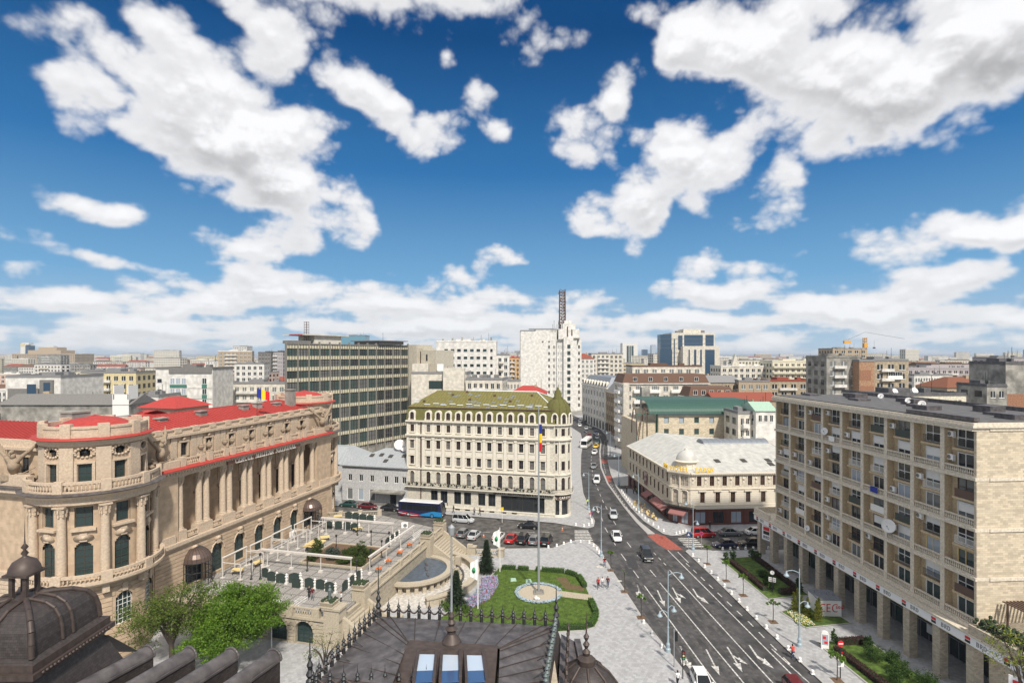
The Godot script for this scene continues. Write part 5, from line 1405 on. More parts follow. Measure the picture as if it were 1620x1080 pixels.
func grey_house() -> void:
	var t := thing("grey_house", "low pale grey two-storey house with worn zinc roof beside the long hotel", "house", P(-41.0, 137.3), deg_to_rad(-14.34))
	var g := G.new(); var holes := []
	for x in [2.1, 5.0, 7.9, 11.6, 14.2, 16.2]: holes.append([x - 0.55, x + 0.55, 5.6, 7.2, false])
	for x in [2.1, 5.0, 8.0]: holes.append([x - 0.8, x + 0.8, 1.1, 3.9, false])
	holes.append([12.6, 14.2, 0.15, 3.2, false])
	g.wall(0, 16.9, 0, 9.4, 0, holes, 0.25); g.bx(0.02, 16.9, 0, 9.4, -13, -0.3)
	part(t, "wall", g, "grey_wall")
	g = G.new(); g.bx(-0.1, 9.9, 0, 0.9, -0.1, 0.08); g.bx(9.9, 12.5, 0, 0.9, -0.1, 0.08)
	part(t, "plinth", g, "concrete_dark")
	for h in holes:
		if h[2] > 5: window(t, V((h[0] + h[1]) / 2, h[2], -0.15), 0, 1.1, 1.6, 2, 1, false, "frame_white", "pane", "window", 0.05, 0.1)
		elif h[3] > 3.5: window(t, V((h[0] + h[1]) / 2, h[2], -0.1), 0, 1.6, 2.8, 1, 1, false, "frame_white", pick(["pane_pale", "pane_curtain"]), "shop_window", 0.05, 0.14)
		else: window(t, V(13.4, 0.15, -0.2), 0, 1.6, 3.05, 2, 1, false, "black", "pane", "door")
	g = G.new(); g.bx(8.6, 16.6, 3.55, 3.85, 0, 2.2); g.bx(8.8, 16.4, 3.85, 3.95, 0, 2.0)
	part(t, "door_canopy", g, "concrete")
	g = G.new()
	g.quad(V(-0.4, 9.4, 0.5), V(17.2, 9.4, 0.5), V(14.6, 12.6, -7), V(8, 12.6, -7)); g.flat(V(17.2, 9.4, 0.5), V(17.2, 9.4, -14), V(14.6, 12.6, -7)); g.quad(V(17.2, 9.4, -14), V(-0.4, 9.4, -14), V(8, 12.6, -7), V(14.6, 12.6, -7)); g.flat(V(-0.4, 9.4, -14), V(-0.4, 9.4, 0.5), V(8, 12.6, -7))
	g.bx(-0.5, 17.3, 9.2, 9.42, -0.2, 0.55)
	for k in 26:
		var x := k * 0.68; var u := 1.0
		if x < 8: u = (x + 0.4) / 8.4
		if x > 14.6: u = (17.2 - x) / 2.6
		g.cyl(V(x, 9.43, 0.5), V(x, 9.43 + 3.2 * u, 0.5 - 7.5 * u), 0.035, -1, 4)
	part(t, "roof", g, "sheet_roof")
	for e in [[6.0, 0.55], [8.4, 0.6], [11.0, 0.55], [14.4, 0.6], [10.6, 0.3]]:
		g = G.new(); g.t = Transform3D(Basis(Vector3.RIGHT, 0.404), V(e[0], 9.42 + 3.2 * e[1], 0.5 - 7.5 * e[1])); g.bx(-0.5, 0.5, 0.02, 0.14, -0.6, 0.6)
		part(t, "roof_light", g, "frame_dark")
	for e in [[12.0, -6.5, 1.5], [13.6, -5.4, 0.8], [16.0, -6.2, 1.35]]:
		dish(t.transform * V(e[0], 12.0 if e[0] < 15 else 11.0, e[1]), 0.15, e[2], "white satellite dish of %s size on the grey zinc roof" % ["large", "small", "medium"][[12.0, 13.6, 16.0].find(e[0])])
	# slate-roofed annex in the gap towards the club
	var a := thing("annex_house", "small old house with diamond-tiled grey roof behind the palace corner", "house", P(-47.5, 145.0), deg_to_rad(-14.34))
	g = G.new(); g.bx(-6, 9, 0, 8.2, -12, 0)
	part(a, "wall", g, "grey_wall")
	g = G.new(); g.frustum(-6.4, 9.4, 8.2, 11.8, -12.4, 0.4, 5.6, 5.2)
	for k in 12: g.cyl(V(-6 + k * 1.35, 8.3, 0.42), V(clampf(-6 + k * 1.35, -0.8, 3.8), 11.8, -4.8), 0.05, -1, 4)
	part(a, "roof", g, "sheet_roof")
	for x in [0.5, 3.5, 6.5]: window(a, V(x, 4.6, 0.05), 0, 1.1, 1.8)

func dish(at: Vector3, turn: float, s: float, label: String, lean := 0.5) -> void:
	var p := thing("satellite_dish", label, "satellite dish", at, turn)
	var g := G.new()
	g.t = Transform3D(Basis(Vector3.RIGHT, PI / 2 - lean), V(0, 0.9 * s + 0.15, 0.1))
	g.lathe([U(0.0, 0.0), U(0.4 * s, 0.04 * s), U(0.75 * s, 0.16 * s), U(s * 0.9, 0.26 * s), U(s * 0.9, 0.30 * s), U(0.7 * s, 0.18 * s), U(0, 0.05 * s)], 18, Vector3.ZERO, 0, TAU, true)
	part(p, "reflector", g, "bollard")
	g = G.new(); g.cyl(V(0, 0, -0.1), V(0, 0.9 * s + 0.1, 0), 0.05); g.cyl(V(0, 0.3 * s + 0.15, 0.2), V(0, 0.95 * s + 0.15, 0.75 * s), 0.025); g.box(V(0, 0.95 * s + 0.15, 0.75 * s), V(0.12, 0.12, 0.15)); g.bx(-0.25, 0.25, 0, 0.05, -0.3, 0.1)
	part(p, "mast", g, "steel")

func capsa() -> void:
	var t := thing("corner_hotel", "cream three-storey corner hotel with pale hipped roof, small dome and brown shopfront", "hotel", P(34.2, 119.0), deg_to_rad(4.0))
	# local x runs along the side street, -z along the avenue; the corner between them is cut off
	var g := G.new()
	var W := 32.0; var D := 36.0
	var fx := []   # openings of the side-street front, from x = 3.2
	for k in 10: fx.append([4.6 + k * 2.75, 5.6 + k * 2.75, 8.3, 10.3, false])
	for k in 8: fx.append([5.3 + k * 3.3, 6.3 + k * 3.3, 4.8, 6.9, false])
	for k in 7: fx.append([4.2 + k * 3.9, 6.6 + k * 3.9, 0.4, 2.9, false])
	var up := fx.filter(func(h): return h[2] > 3)
	var lo := fx.filter(func(h): return h[2] < 3)
	g.wall(3.2, W, 3.6, 11.0, 0, up, 0.25)
	var side := Transform3D(Basis(Vector3.UP, -PI / 2), V(0, 0, -3.2))    # faces -x (the avenue), its x runs along +z
	var sx := []
	for k in 11: sx.append([-2.3 - k * 2.9, -1.3 - k * 2.9, 8.3, 10.3, false]); sx.append([-2.3 - k * 2.9, -1.3 - k * 2.9, 4.8, 6.9, false])
	var sl := []
	for k in 8: sl.append([-3.6 - k * 4.0, -1.0 - k * 4.0, 0.4, 2.9, false])
	g.t = side; g.wall(-D + 3.2, 0, 3.6, 11.0, 0, sx, 0.25)
	var cut := Transform3D(Basis(Vector3.UP, -PI / 4), V(0, 0, -3.2)); g.t = cut
	var cx := [[0.5, 1.2, 8.3, 10.2, false], [1.35, 2.05, 8.3, 10.2, false], [2.5, 3.2, 8.3, 10.2, false], [3.35, 4.05, 8.3, 10.2, false], [0.8, 1.75, 4.6, 7.0, true], [2.8, 3.75, 4.6, 7.0, true]]
	g.wall(0, 4.525, 3.6, 11.0, 0, cx, 0.25)
	g.t = Transform3D.IDENTITY
	g.prism(PackedVector2Array([U(0.3, -3.1), U(3.1, -0.3), U(W, -0.3), U(W, -D), U(0.3, -D)]), 0, 10.9)
	part(t, "wall", g, "capsa_wall")
	g = G.new()
	g.wall(3.2, W, 0, 3.5, 0.02, lo, 0.25); g.t = side; g.wall(-D + 3.2, 0, 0, 3.5, 0.02, sl, 0.25); g.t = cut; g.wall(0, 4.525, 0, 3.5, 0.02, [[0.5, 1.7, 0.2, 2.9, false], [2.5, 4.1, 0.2, 2.9, false]], 0.25)
	g.t = Transform3D.IDENTITY
	for k in 9: g.bx(3.4 + k * 3.9 - 0.3, 3.4 + k * 3.9 + 0.3, 0, 3.5, 0, 0.14)
	part(t, "shopfront", g, "capsa_base")
	g = G.new()
	g.bx(3.2, W, 3.5, 3.75, -0.1, 0.3); g.bx(3.2, W, 7.55, 7.75, -0.1, 0.18); g.bx(3.2, W, 10.6, 10.85, -0.1, 0.25); g.bx(3.2, W, 10.85, 11.15, -0.3, 0.6); g.bx(3.2, W, 4.2, 4.35, -0.1, 0.12)
	for k in 62: g.bx(3.4 + k * 0.46, 3.62 + k * 0.46, 10.62, 10.85, 0.2, 0.5)
	for h in up:
		g.bx(h[0] - 0.16, h[0], h[2] - 0.1, h[3] + 0.1, -0.05, 0.09); g.bx(h[1], h[1] + 0.16, h[2] - 0.1, h[3] + 0.1, -0.05, 0.09)
		if h[2] < 6: g.bx(h[0] - 0.35, h[1] + 0.35, h[3] + 0.25, h[3] + 0.5, -0.05, 0.35)
		else:
			g.bx(h[0] - 1.05, h[0] - 0.7, 8.8, 10.1, -0.05, 0.12); g.ball(V(h[0] - 0.88, 9.7, 0.1), V(0.25, 0.35, 0.12), 6, 4)
	courses(g, 3.3, W, 3.8, 7.5, 0, up.filter(func(h): return h[2] < 6), 0.45, 0.03)
	g.t = side
	for e in [[3.5, 3.75, 0.3], [7.55, 7.75, 0.18], [10.6, 10.85, 0.25], [10.85, 11.15, 0.6]]: g.bx(-D + 3.2, 0, e[0], e[1], -0.1, e[2])
	for h in sx: g.bx(h[0] - 0.16, h[1] + 0.16, h[3] + 0.1, h[3] + 0.3, -0.05, 0.2)
	g.t = cut
	for e in [[3.5, 3.75, 0.3], [7.55, 7.75, 0.18], [10.6, 10.85, 0.25], [10.85, 11.15, 0.6]]: g.bx(-0.1, 4.6, e[0], e[1], -0.1, e[2])
	for x in [1.27, 3.27]:
		g.bx(x - 0.9, x - 0.65, 4.4, 7.0, -0.05, 0.18); g.bx(x + 0.65, x + 0.9, 4.4, 7.0, -0.05, 0.18)
		for i in 8: g.cyl(V(x + cos(PI * i / 8) * 0.75, 6.95 + sin(PI * i / 8) * 0.42, 0.1), V(x + cos(PI * (i + 1) / 8) * 0.75, 6.95 + sin(PI * (i + 1) / 8) * 0.42, 0.1), 0.14, -1, 5)
	g.bx(2.12, 2.42, 3.8, 10.6, -0.05, 0.2)
	part(t, "moulding", g, "capsa_trim")
	for h in up: window(t, V((h[0] + h[1]) / 2, h[2], -0.15), 0, 1.0, h[3] - h[2], 2, 2, false, "frame_brown", "pane_brown")
	for h in lo: window(t, V((h[0] + h[1]) / 2, h[2], -0.15), 0, 2.4, 2.5, 2, 1, false, "capsa_base", pick(["pane_pale", "pane", "pane_pale"]), "shop_window")
	for h in sx: window(t, side * V((h[0] + h[1]) / 2, h[2], -0.15), -PI / 2, 1.0, h[3] - h[2], 2, 2, false, "frame_brown", "pane_brown")
	for h in sl: window(t, side * V((h[0] + h[1]) / 2, h[2], -0.15), -PI / 2, 2.6, 2.5, 2, 1, false, "capsa_base", "pane", "shop_window")
	for h in cx: window(t, cut * V((h[0] + h[1]) / 2, h[2], -0.15), -PI / 4, h[1] - h[0], h[3] - h[2], 2, 2, h[4], "frame_brown", "pane_brown")
	for x in [1.1, 3.3]: window(t, cut * V(x, 0.2, -0.1), -PI / 4, 1.2 if x < 2 else 1.6, 2.7, 2, 1, false, "capsa_base", "pane_pale", "shop_window")
	g = G.new(); g.t = cut; g.bx(-1.2, 5.8, 3.75, 3.87, 0, 1.2); g.bx(-1.2, 5.8, 4.75, 4.8, 1.13, 1.18)
	for k in 42: g.bx(-1.2 + k * 0.167, -1.17 + k * 0.167, 3.87, 4.75, 1.14, 1.17)
	part(t, "balcony", g, "iron")
	# roof
	g = G.new()
	var e0 := [V(-0.4, 11.1, -3.4), V(3.3, 11.1, 0.4), V(W, 11.1, 0.4), V(W, 11.1, -D), V(-0.4, 11.1, -D)]
	var r0 := V(8, 14.6, -15); var r1 := V(W - 3, 14.6, -15); var r2 := V(8, 14.6, -D)
	g.quad(e0[1], e0[2], r1, r0); g.flat(e0[2], e0[3], r1); g.flat(e0[0], e0[1], r0); g.quad(e0[4], e0[0], r0, r2); g.quad(r1, e0[3], e0[4], r2); g.flat(r1, r2, r0)
	var rf := part(t, "roof", g, "capsa_roof")
	g = G.new()
	for k in 42:
		var x := 3.6 + k * 0.68; var u := clampf((x - 3.3) / 4.7, 0, 1)
		g.cyl(V(x, 11.13, 0.4), V(x, 11.13 + 3.5 * u, 0.4 - 15.4 * u) if x < 8 else V(minf(x, W - 3), 14.63, -15), 0.03, -1, 4)
	part(rf, "standing_seam", g, "capsa_roof")
	for x in [11.4, 17.4, 23.0, 29.0, 22.6]:
		var u := 0.38 if x != 22.6 else 0.25
		g = G.new(); g.t = Transform3D(Basis(Vector3.RIGHT, 0.2235), V(x, 11.1 + 3.5 * u, 0.4 - 15.4 * u)); g.bx(-0.55, 0.55, 0.02, 0.16, -0.8, 0.8)
		part(t, "skylight", g, "frame_dark")
	g = G.new(); g.t = Transform3D(Basis.IDENTITY, V(12.5, 14.0, -17.5))
	for i in 10:
		var a := PI * i / 10; var b := PI * (i + 1) / 10
		g.quad(V(16, sin(a) * 1.5, cos(a) * 2.4), V(16, sin(b) * 1.5, cos(b) * 2.4), V(0, sin(b) * 1.5, cos(b) * 2.4), V(0, sin(a) * 1.5, cos(a) * 2.4))
		for k in 13: g.cyl(V(k * 1.33, sin(a) * 1.52, cos(a) * 2.42), V(k * 1.33, sin(b) * 1.52, cos(b) * 2.42), 0.05, -1, 4)
	var o := PackedVector2Array()
	for i in 13: o.append(U(cos(PI * i / 12) * 2.4, sin(PI * i / 12) * 1.5))
	g.t = g.t * Transform3D(Basis(Vector3.UP, -PI / 2), Vector3.ZERO); g.ext(o, -0.05, 0.05)
	part(t, "roof_lantern", g, "zinc")
	# the little dome over the cut corner
	var at := V(3.9, 0, -3.9)
	g = G.new()
	g.lathe([U(2.2, 11.1), U(2.3, 11.6), U(2.0, 11.7), U(2.0, 12.6), U(2.4, 12.8), U(2.6, 13.0), U(2.2, 13.2)], 20, at)
	for k in 10: g.box(at + V(cos(TAU * k / 10) * 2.0, 12.15, sin(TAU * k / 10) * 2.0), V(0.3, 1.0, 0.3), -TAU * k / 10)
	part(t, "dome_drum", g, "capsa_trim")
	g = G.new(); g.lathe([U(2.2, 13.2), U(2.05, 13.9), U(1.65, 14.6), U(1.0, 15.1), U(0.5, 15.3), U(0.5, 15.5), U(0.3, 15.7), U(0.0, 15.75)], 20, at, 0, TAU, true)
	part(t, "dome", g, "capsa_roof")
	for e in [["SUN", -1.6, 1.0], ["HOTEL", 1.5, 1.1], ["CAPŞA", 5.2, 1.1]]:
		if e[0] == "SUN": lettering(t, e[0], 0.95, "yellow_sign", side * V(-1.5, 11.75, 0.4), -PI / 2, 0.15)
		else: lettering(t, e[0], 0.95, "yellow_sign", (cut * V(2.3, 11.75, 0.5)) if e[0] == "HOTEL" else V(6.0, 11.75, 0.5), -PI / 4 if e[0] == "HOTEL" else 0.0, 0.15)
	# awnings over the pavement cafe
	for e in [[-3.2, 3.4], [-8.8, 5.4], [-15, 4.0], [1.0, 0.0]]:
		g = G.new(); var w: float = e[1] if e[1] > 0 else 3.6
		g.t = side if e[1] > 0 else cut
		var x0: float = e[0] if e[1] > 0 else 0.4
		g.quad(V(x0, 2.5, 1.9), V(x0 + w, 2.5, 1.9), V(x0 + w, 3.4, 0.05), V(x0, 3.4, 0.05)); g.quad(V(x0, 2.48, 1.9), V(x0, 3.38, 0.05), V(x0 + w, 3.38, 0.05), V(x0 + w, 2.48, 1.9)); g.bx(x0, x0 + w, 2.25, 2.5, 1.88, 1.9)
		part(t, "awning", g, "awning")
	for e in [[-16.0, 0.0], [-17.2, 0.0]]:
		g = G.new(); g.t = side; g.bx(e[0] - 0.4, e[0] + 0.4, 4.2, 7.4, 0.25, 0.3)
		part(t, "wall_banner", g, "paint_wine")
	# cafe tables along the avenue
	for k in 9:
		var p := thing("cafe_set", "small wicker cafe table with two chairs under the pink awnings", "table", t.transform * V(-3.0 - 0.5 * (k % 2), 0.13, -4.2 - k * 1.7), 0.3 * k, "cafe tables outside the corner hotel")
		g = G.new(); g.cyl(V(0, 0.7, 0), V(0, 0.74, 0), 0.4, -1, 10); g.cyl(Vector3.ZERO, V(0, 0.7, 0), 0.05); g.cyl(Vector3.ZERO, V(0, 0.03, 0), 0.22)
		part(p, "table", g, "wood")
		for s in [-0.75, 0.75]:
			g = G.new(); g.bx(-0.22, 0.22, 0.4, 0.46, -0.22, 0.22); g.bx(-0.22, 0.22, 0.46, 0.9, 0.18 if s > 0 else -0.22, 0.22 if s > 0 else -0.18)
			for q in [[-0.2, -0.2], [0.2, -0.2], [-0.2, 0.2], [0.2, 0.2]]: g.bx(q[0] - 0.02, q[0] + 0.02, 0, 0.4, q[1] - 0.02, q[1] + 0.02)
			part(p, "chair", g, "canvas_yellow", V(0, 0, s))

func logo(t: Node3D, at: Vector3, s: float, turn := 0.0) -> void:
	var g := G.new(); g.bx(-s / 2, s / 2, 0.04 * s, s / 2, 0, 0.02)
	var o := part(t, "logo_red", g, "sign_red", at, turn)
	g = G.new(); g.bx(-s / 2, s / 2, -s / 2, -0.04 * s, 0, 0.02)
	part(t, "logo_black", g, "black", at, turn)
	g = G.new(); g.bx(-s / 2, s / 2, -0.04 * s, 0.04 * s, 0, 0.024)
	part(t, "logo_bar", g, "sign_white", at, turn)

func slab() -> void:
	var t := thing("apartment_slab", "long sandy apartment slab with deep loggias above a pillared bank arcade", "apartment building", P(45.7, 98.3), deg_to_rad(-86.0))
	var L := 39.3; var n := 9; var B := L / n
	var belts := [7.4, 12.6, 17.7, 23.0, 28.2]
	var g: G
	for k in n + 1:   # piers between the loggias
		var x := k * B
		g = G.new(); g.bx(x - 0.28 if k > 0 else x, x + 0.28 if k < n else x, 7.4, 27.9, -1.25, 0.12)
		part(t, "pier", g, "slab_pier")
	g = G.new(); g.bx(0, L, 5.95, 28.0, -15, -1.26)
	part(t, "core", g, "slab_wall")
	for k in n:
		g = G.new(); g.quad(V(k * B + 0.28, 7.4, -0.8), V((k + 1) * B - 0.28, 7.4, -0.8), V((k + 1) * B - 0.28, 27.9, -0.8), V(k * B + 0.28, 27.9, -0.8))
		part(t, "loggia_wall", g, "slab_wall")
	g = G.new()
	for k in n + 1:
		for s in [-1, 1]:
			var x: float = k * B + s * 0.285
			if x > 0 and x < L: g.bx(minf(x, x + s * 0.02), maxf(x, x + s * 0.02), 7.5, 27.8, -1.22, 0.08)
	part(t, "loggia_reveal", g, "slab_wall")
	for y in belts:
		g = G.new(); g.bx(-0.05, L + 0.06, y - 0.2, y + 0.14, -1.25, 0.32 if y < 27 else 0.7)
		g.bx(L + 0.01, L + 0.14, y - 0.2, y + 0.14, -15, -1.25)
		part(t, "belt_course", g, "slab_pier")
	g = G.new(); g.bx(-0.1, L + 0.3, 28.34, 28.6, -15.2, 0.8); g.bx(-0.05, L + 0.2, 28.6, 28.85, -15.0, 0.65)
	part(t, "cornice", g, "slab_pier")
	g = G.new()
	g.quad(V(L + 0.02, 0, -1.2), V(L + 0.02, 0, -15), V(L + 0.02, 28.2, -15), V(L + 0.02, 28.2, -1.2)); g.bx(L - 0.27, L + 0.022, 7.4, 28.0, -1.24, 0.16)
	part(t, "end_wall", g, "slab_stone")
	# windows, balcony rails and balustrades, storey by storey
	var rail := G.new(); balusters(rail, -B / 2 + 0.3, B / 2 - 0.3, 0, 0, 0.85, 0.26, 0.2)
	var rm := rail.mesh()
	var ir := G.new(); ir.bx(-1.35, 1.35, 0.86, 0.9, -0.02, 0.02); ir.bx(-1.35, 1.35, 0.06, 0.1, -0.02, 0.02)
	for k in 19: ir.bx(-1.35 + k * 0.147, -1.32 + k * 0.147, 0.1, 0.86, -0.015, 0.015)
	var im := ir.mesh()
	var sl := G.new(); sl.bx(-1.55, 1.55, -0.22, 0, -0.05, 0.72)
	var sm := sl.mesh()
	var wood := G.new(); wood.bx(-1.35, 1.35, 0.02, 0.9, -0.03, 0.03)
	var wd := wood.mesh()
	var shut := G.new(); shut.bx(-1.3, 1.3, 0, 1.0, -0.02, 0.03)
	for k in 12: shut.bx(-1.3, 1.3, 0.02 + k * 0.082, 0.07 + k * 0.082, 0.03, 0.045)
	var sh := shut.mesh()
	var ac := G.new(); ac.bx(-0.42, 0.42, 0, 0.62, -0.15, 0.17); ac.bx(-0.4, -0.34, -0.1, 0, -0.15, 0.15); ac.bx(0.34, 0.4, -0.1, 0, -0.15, 0.15)
	var acm := ac.mesh()
	var fan := G.new(); fan.t = Transform3D(Basis(Vector3.RIGHT, PI / 2), V(-0.1, 0.31, 0.17)); fan.lathe([U(0, 0.015), U(0.22, 0.015), U(0.24, 0)], 12)
	var fm := fan.mesh()
	var frames := ["frame_white", "frame_white", "frame_white", "frame_white", "frame_white", "frame_brown", "concrete"]
	var panes := ["pane", "pane", "pane_curtain", "pane_pale", "pane", "pane_green"]
	for k in n:
		var x := (k + 0.5) * B
		for f in 4:
			var y0: float = belts[f] + 0.14
			part(t, "balustrade", rm, "slab_pier", V(x, y0, 0.0))
			for u in 2:
				var y := y0 + 0.05 + u * 2.6
				var fr: String = pick(frames)
				if (k == 7 or k == 8) and f == 1 and u == 0: fr = "canvas_yellow"
				var w := window(t, V(x + 0.5, y + 0.08, -0.73), 0, 3.1, 2.05, 3, 1 if u == 0 else 2, false, fr, pick(panes), "window", 0.09, 0.11)
				if rng.randf() < 0.26: part(w, "roller_shutter", sh, "frame_white", V(0, 1.02 if u == 1 else 1.0, 0.09))
				if u == 1:
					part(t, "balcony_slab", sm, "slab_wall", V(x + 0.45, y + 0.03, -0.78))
					if rng.randf() < 0.25: part(t, "balcony_railing", wd, pick(["screen_green", "frame_white", "frame_brown", "paint_grey"]), V(x + 0.5, y + 0.05, -0.16))
					else: part(t, "balcony_railing", im, pick(["iron", "iron", "frame_white", "iron"]), V(x + 0.5, y + 0.05, -0.16))
				if rng.randf() < 0.2:
					var a := part(t, "air_conditioner", acm, "bollard", V(x - B / 2 + 0.62, y + 0.8 + rng.randf() * 0.6, -0.45 + rng.randf() * 0.15), 0.0)
					part(a, "fan_grille", fm, "paint_grey")
	for e in [[3, 3, 0.6], [6, 1, 0.95], [2, 0, 0.5]]:
		dish(t.transform * V(e[0] * B + 0.9, belts[e[1]] + 0.9, 0.2), deg_to_rad(-60), e[2], ["round satellite dish on a loggia rail high on the slab", "very large satellite dish on a loggia of the slab", "small white satellite dish low on the slab front"][[3, 6, 2].find(e[0])], 0.15)
	for e in [[5, 2, 0, "flag_blue", "striped blue and white towel over a slab balustrade"], [3, 3, 0, "flag_white", "pale flowered towel over an upper slab balustrade"]]:
		g = G.new(); g.bx(-0.8, 0.5, -0.7, 0.04, 0.24, 0.27)
		for q in 3: g.bx(-0.5 + q * 0.4, -0.35 + q * 0.4, -0.68, 0.02, 0.272, 0.275)
		single("hanging_towel", g, e[3], e[4], "towel", t.transform * V((e[0] + 0.6) * B, belts[e[1]] + 1.02, 0.02), deg_to_rad(-86))
	# arcade
	for k in 12:
		g = G.new(); var x := -B + k * B
		g.bx(x - 0.5, x + 0.5, 0.13, 5.9, -0.15, 0.85); g.bx(x - 0.55, x + 0.55, 0.13, 0.4, -0.2, 0.9)
		part(t, "arcade_pillar", g, "slab_base")
	g = G.new(); g.bx(-5.4, 50, 5.9, 6.95, -1.2, 0.9); g.bx(-5.6, 50.2, 6.95, 7.15, -1.2, 1.3); g.bx(-5.4, -0.1, 5.9, 7.1, -9, -1.2); g.bx(-5.6, -5.3, 7.15, 8.1, -8, 1.1); g.bx(-5.3, -0.4, 7.15, 8.1, 0.8, 1.1)
	part(t, "arcade_roof", g, "slab_pier")
	g = G.new(); g.bx(-5.45, 50, 5.95, 6.85, 0.9, 1.1); g.bx(-5.65, -5.45, 5.95, 6.85, -6, 1.1)
	var band := part(t, "sign_band", g, "sign_white")
	for k in 12:
		var x := -4.4 + k * B
		logo(band, V(x, 6.4, 1.11), 0.62)
		lettering(band, "BRD", 0.46, "paint_grey", V(x + 1.6, 6.4, 1.11), 0, 0.02)
	g = G.new(); g.bx(-5.0, L, 5.7, 5.9, -5.0, 0.8)
	part(t, "arcade_ceiling", g, "slab_wall")
	for k in 10:
		var x := -4.2 + k * B
		window(t, V(x + 2.1, 0.2, -4.4), 0, 4.1, 5.3, 3, 2, false, "paint_grey", pick(["pane", "pane_green", "pane"]), "shop_window", 0.08, 0.12)
		if k > 3:
			g = G.new(); g.bx(x + 0.2, x + 4.0, 3.4, 3.5, -4.4, -2.6)
			part(t, "shop_canopy", g, "zinc")
		if k % 3 == 1:
			g = G.new(); g.bx(x + 1.2, x + 2.4, 1.3, 3.0, -4.3, -4.26)
			part(t, "window_poster", g, "frame_white")
	g = G.new(); g.bx(0, L + 0.2, 0, 5.7, -15, -4.5)
	part(t, "ground_floor", g, "concrete_dark")
	# hanging bank signs
	for e in [[-2.2, 0.6, 0], [45.4, 1.4, 1]]:
		var s := thing("bank_sign", ["square white sign with red and black logo between the first arcade pillars", "square white bank sign by the slab's blank end wall"][e[2]], "sign", t.transform * V(e[0], 4.5, e[1]), deg_to_rad(-86) + (0.35 if e[2] == 0 else 0.6))
		g = G.new(); g.bx(-0.95, 0.95, -1.35, 1.3, -0.12, 0)
		part(s, "panel", g, "sign_white")
		logo(s, V(0, 0.3, 0.0), 1.3)
		lettering(s, "BRD", 0.5, "black", V(0, -0.85, 0.01), 0, 0.02)
		g = G.new(); g.cyl(V(-0.6, 1.3, -0.06), V(-0.6, 1.6, -0.06), 0.03); g.cyl(V(0.6, 1.3, -0.06), V(0.6, 1.6, -0.06), 0.03)
		part(s, "hanger", g, "iron")
	# low wing past the end wall with planter and pergola
	g = G.new(); g.bx(L + 0.15, 50, 7.15, 8.0, -9.0, 0.5); g.bx(L + 0.15, 50, 7.15, 8.1, 0.5, 1.2)
	part(t, "terrace_wall", g, "slab_base")
	g = G.new()
	for k in 240: g.ball(V(rng.randf_range(L + 0.5, 49.5), 8.0 + rng.randf() * 0.9, rng.randf_range(-0.9, 0.9)), V(0.2, 0.22, 0.2), 5, 4)
	part(t, "terrace_plants", g, "shrub_dark").set_meta("kind", "stuff")
	g = G.new()
	for k in 4: g.bx(L + 0.8 + k * 2.3, L + 0.95 + k * 2.3, 8.0, 10.4, -2.5, -2.35)
	for k in 20: g.bx(L + 0.5, 50, 10.4, 10.5, -10.0 + k * 0.4, -9.8 + k * 0.4)
	part(t, "pergola", g, "frame_brown")
	# roof clutter
	g = G.new(); g.bx(0.3, L - 0.2, 28.85, 29.0, -14.6, 0.3)
	part(t, "roof", g, "tar_roof")
	for k in 11:
		g = G.new(); g.bx(1.0 + k * 3.5, 3.4 + k * 3.5, 29.0, 29.3 + 0.5 * (k % 3) / 2.0, -6 - (k * 5) % 7, -4 - (k * 5) % 7)
		part(t, "roof_box", g, "lead")
	g = G.new(); g.bx(0, L, 29.0, 29.5, -14.8, -14.4); g.bx(30, L, 29.0, 29.4, -0.2, 0.4)
	part(t, "roof_upstand", g, "lead")
	for e in [[26, -5.0, 0.5], [20, -8.0, 0.45], [12, -10.0, 0.45]]: dish(t.transform * V(e[0], 29.0, e[1]), deg_to_rad(-50), e[2], ["white satellite dish on the tarred slab roof near the ledge", "white satellite dish in the middle of the tarred slab roof", "white satellite dish at the rear of the tarred slab roof"][[26, 20, 12].find(e[0])], 0.4)

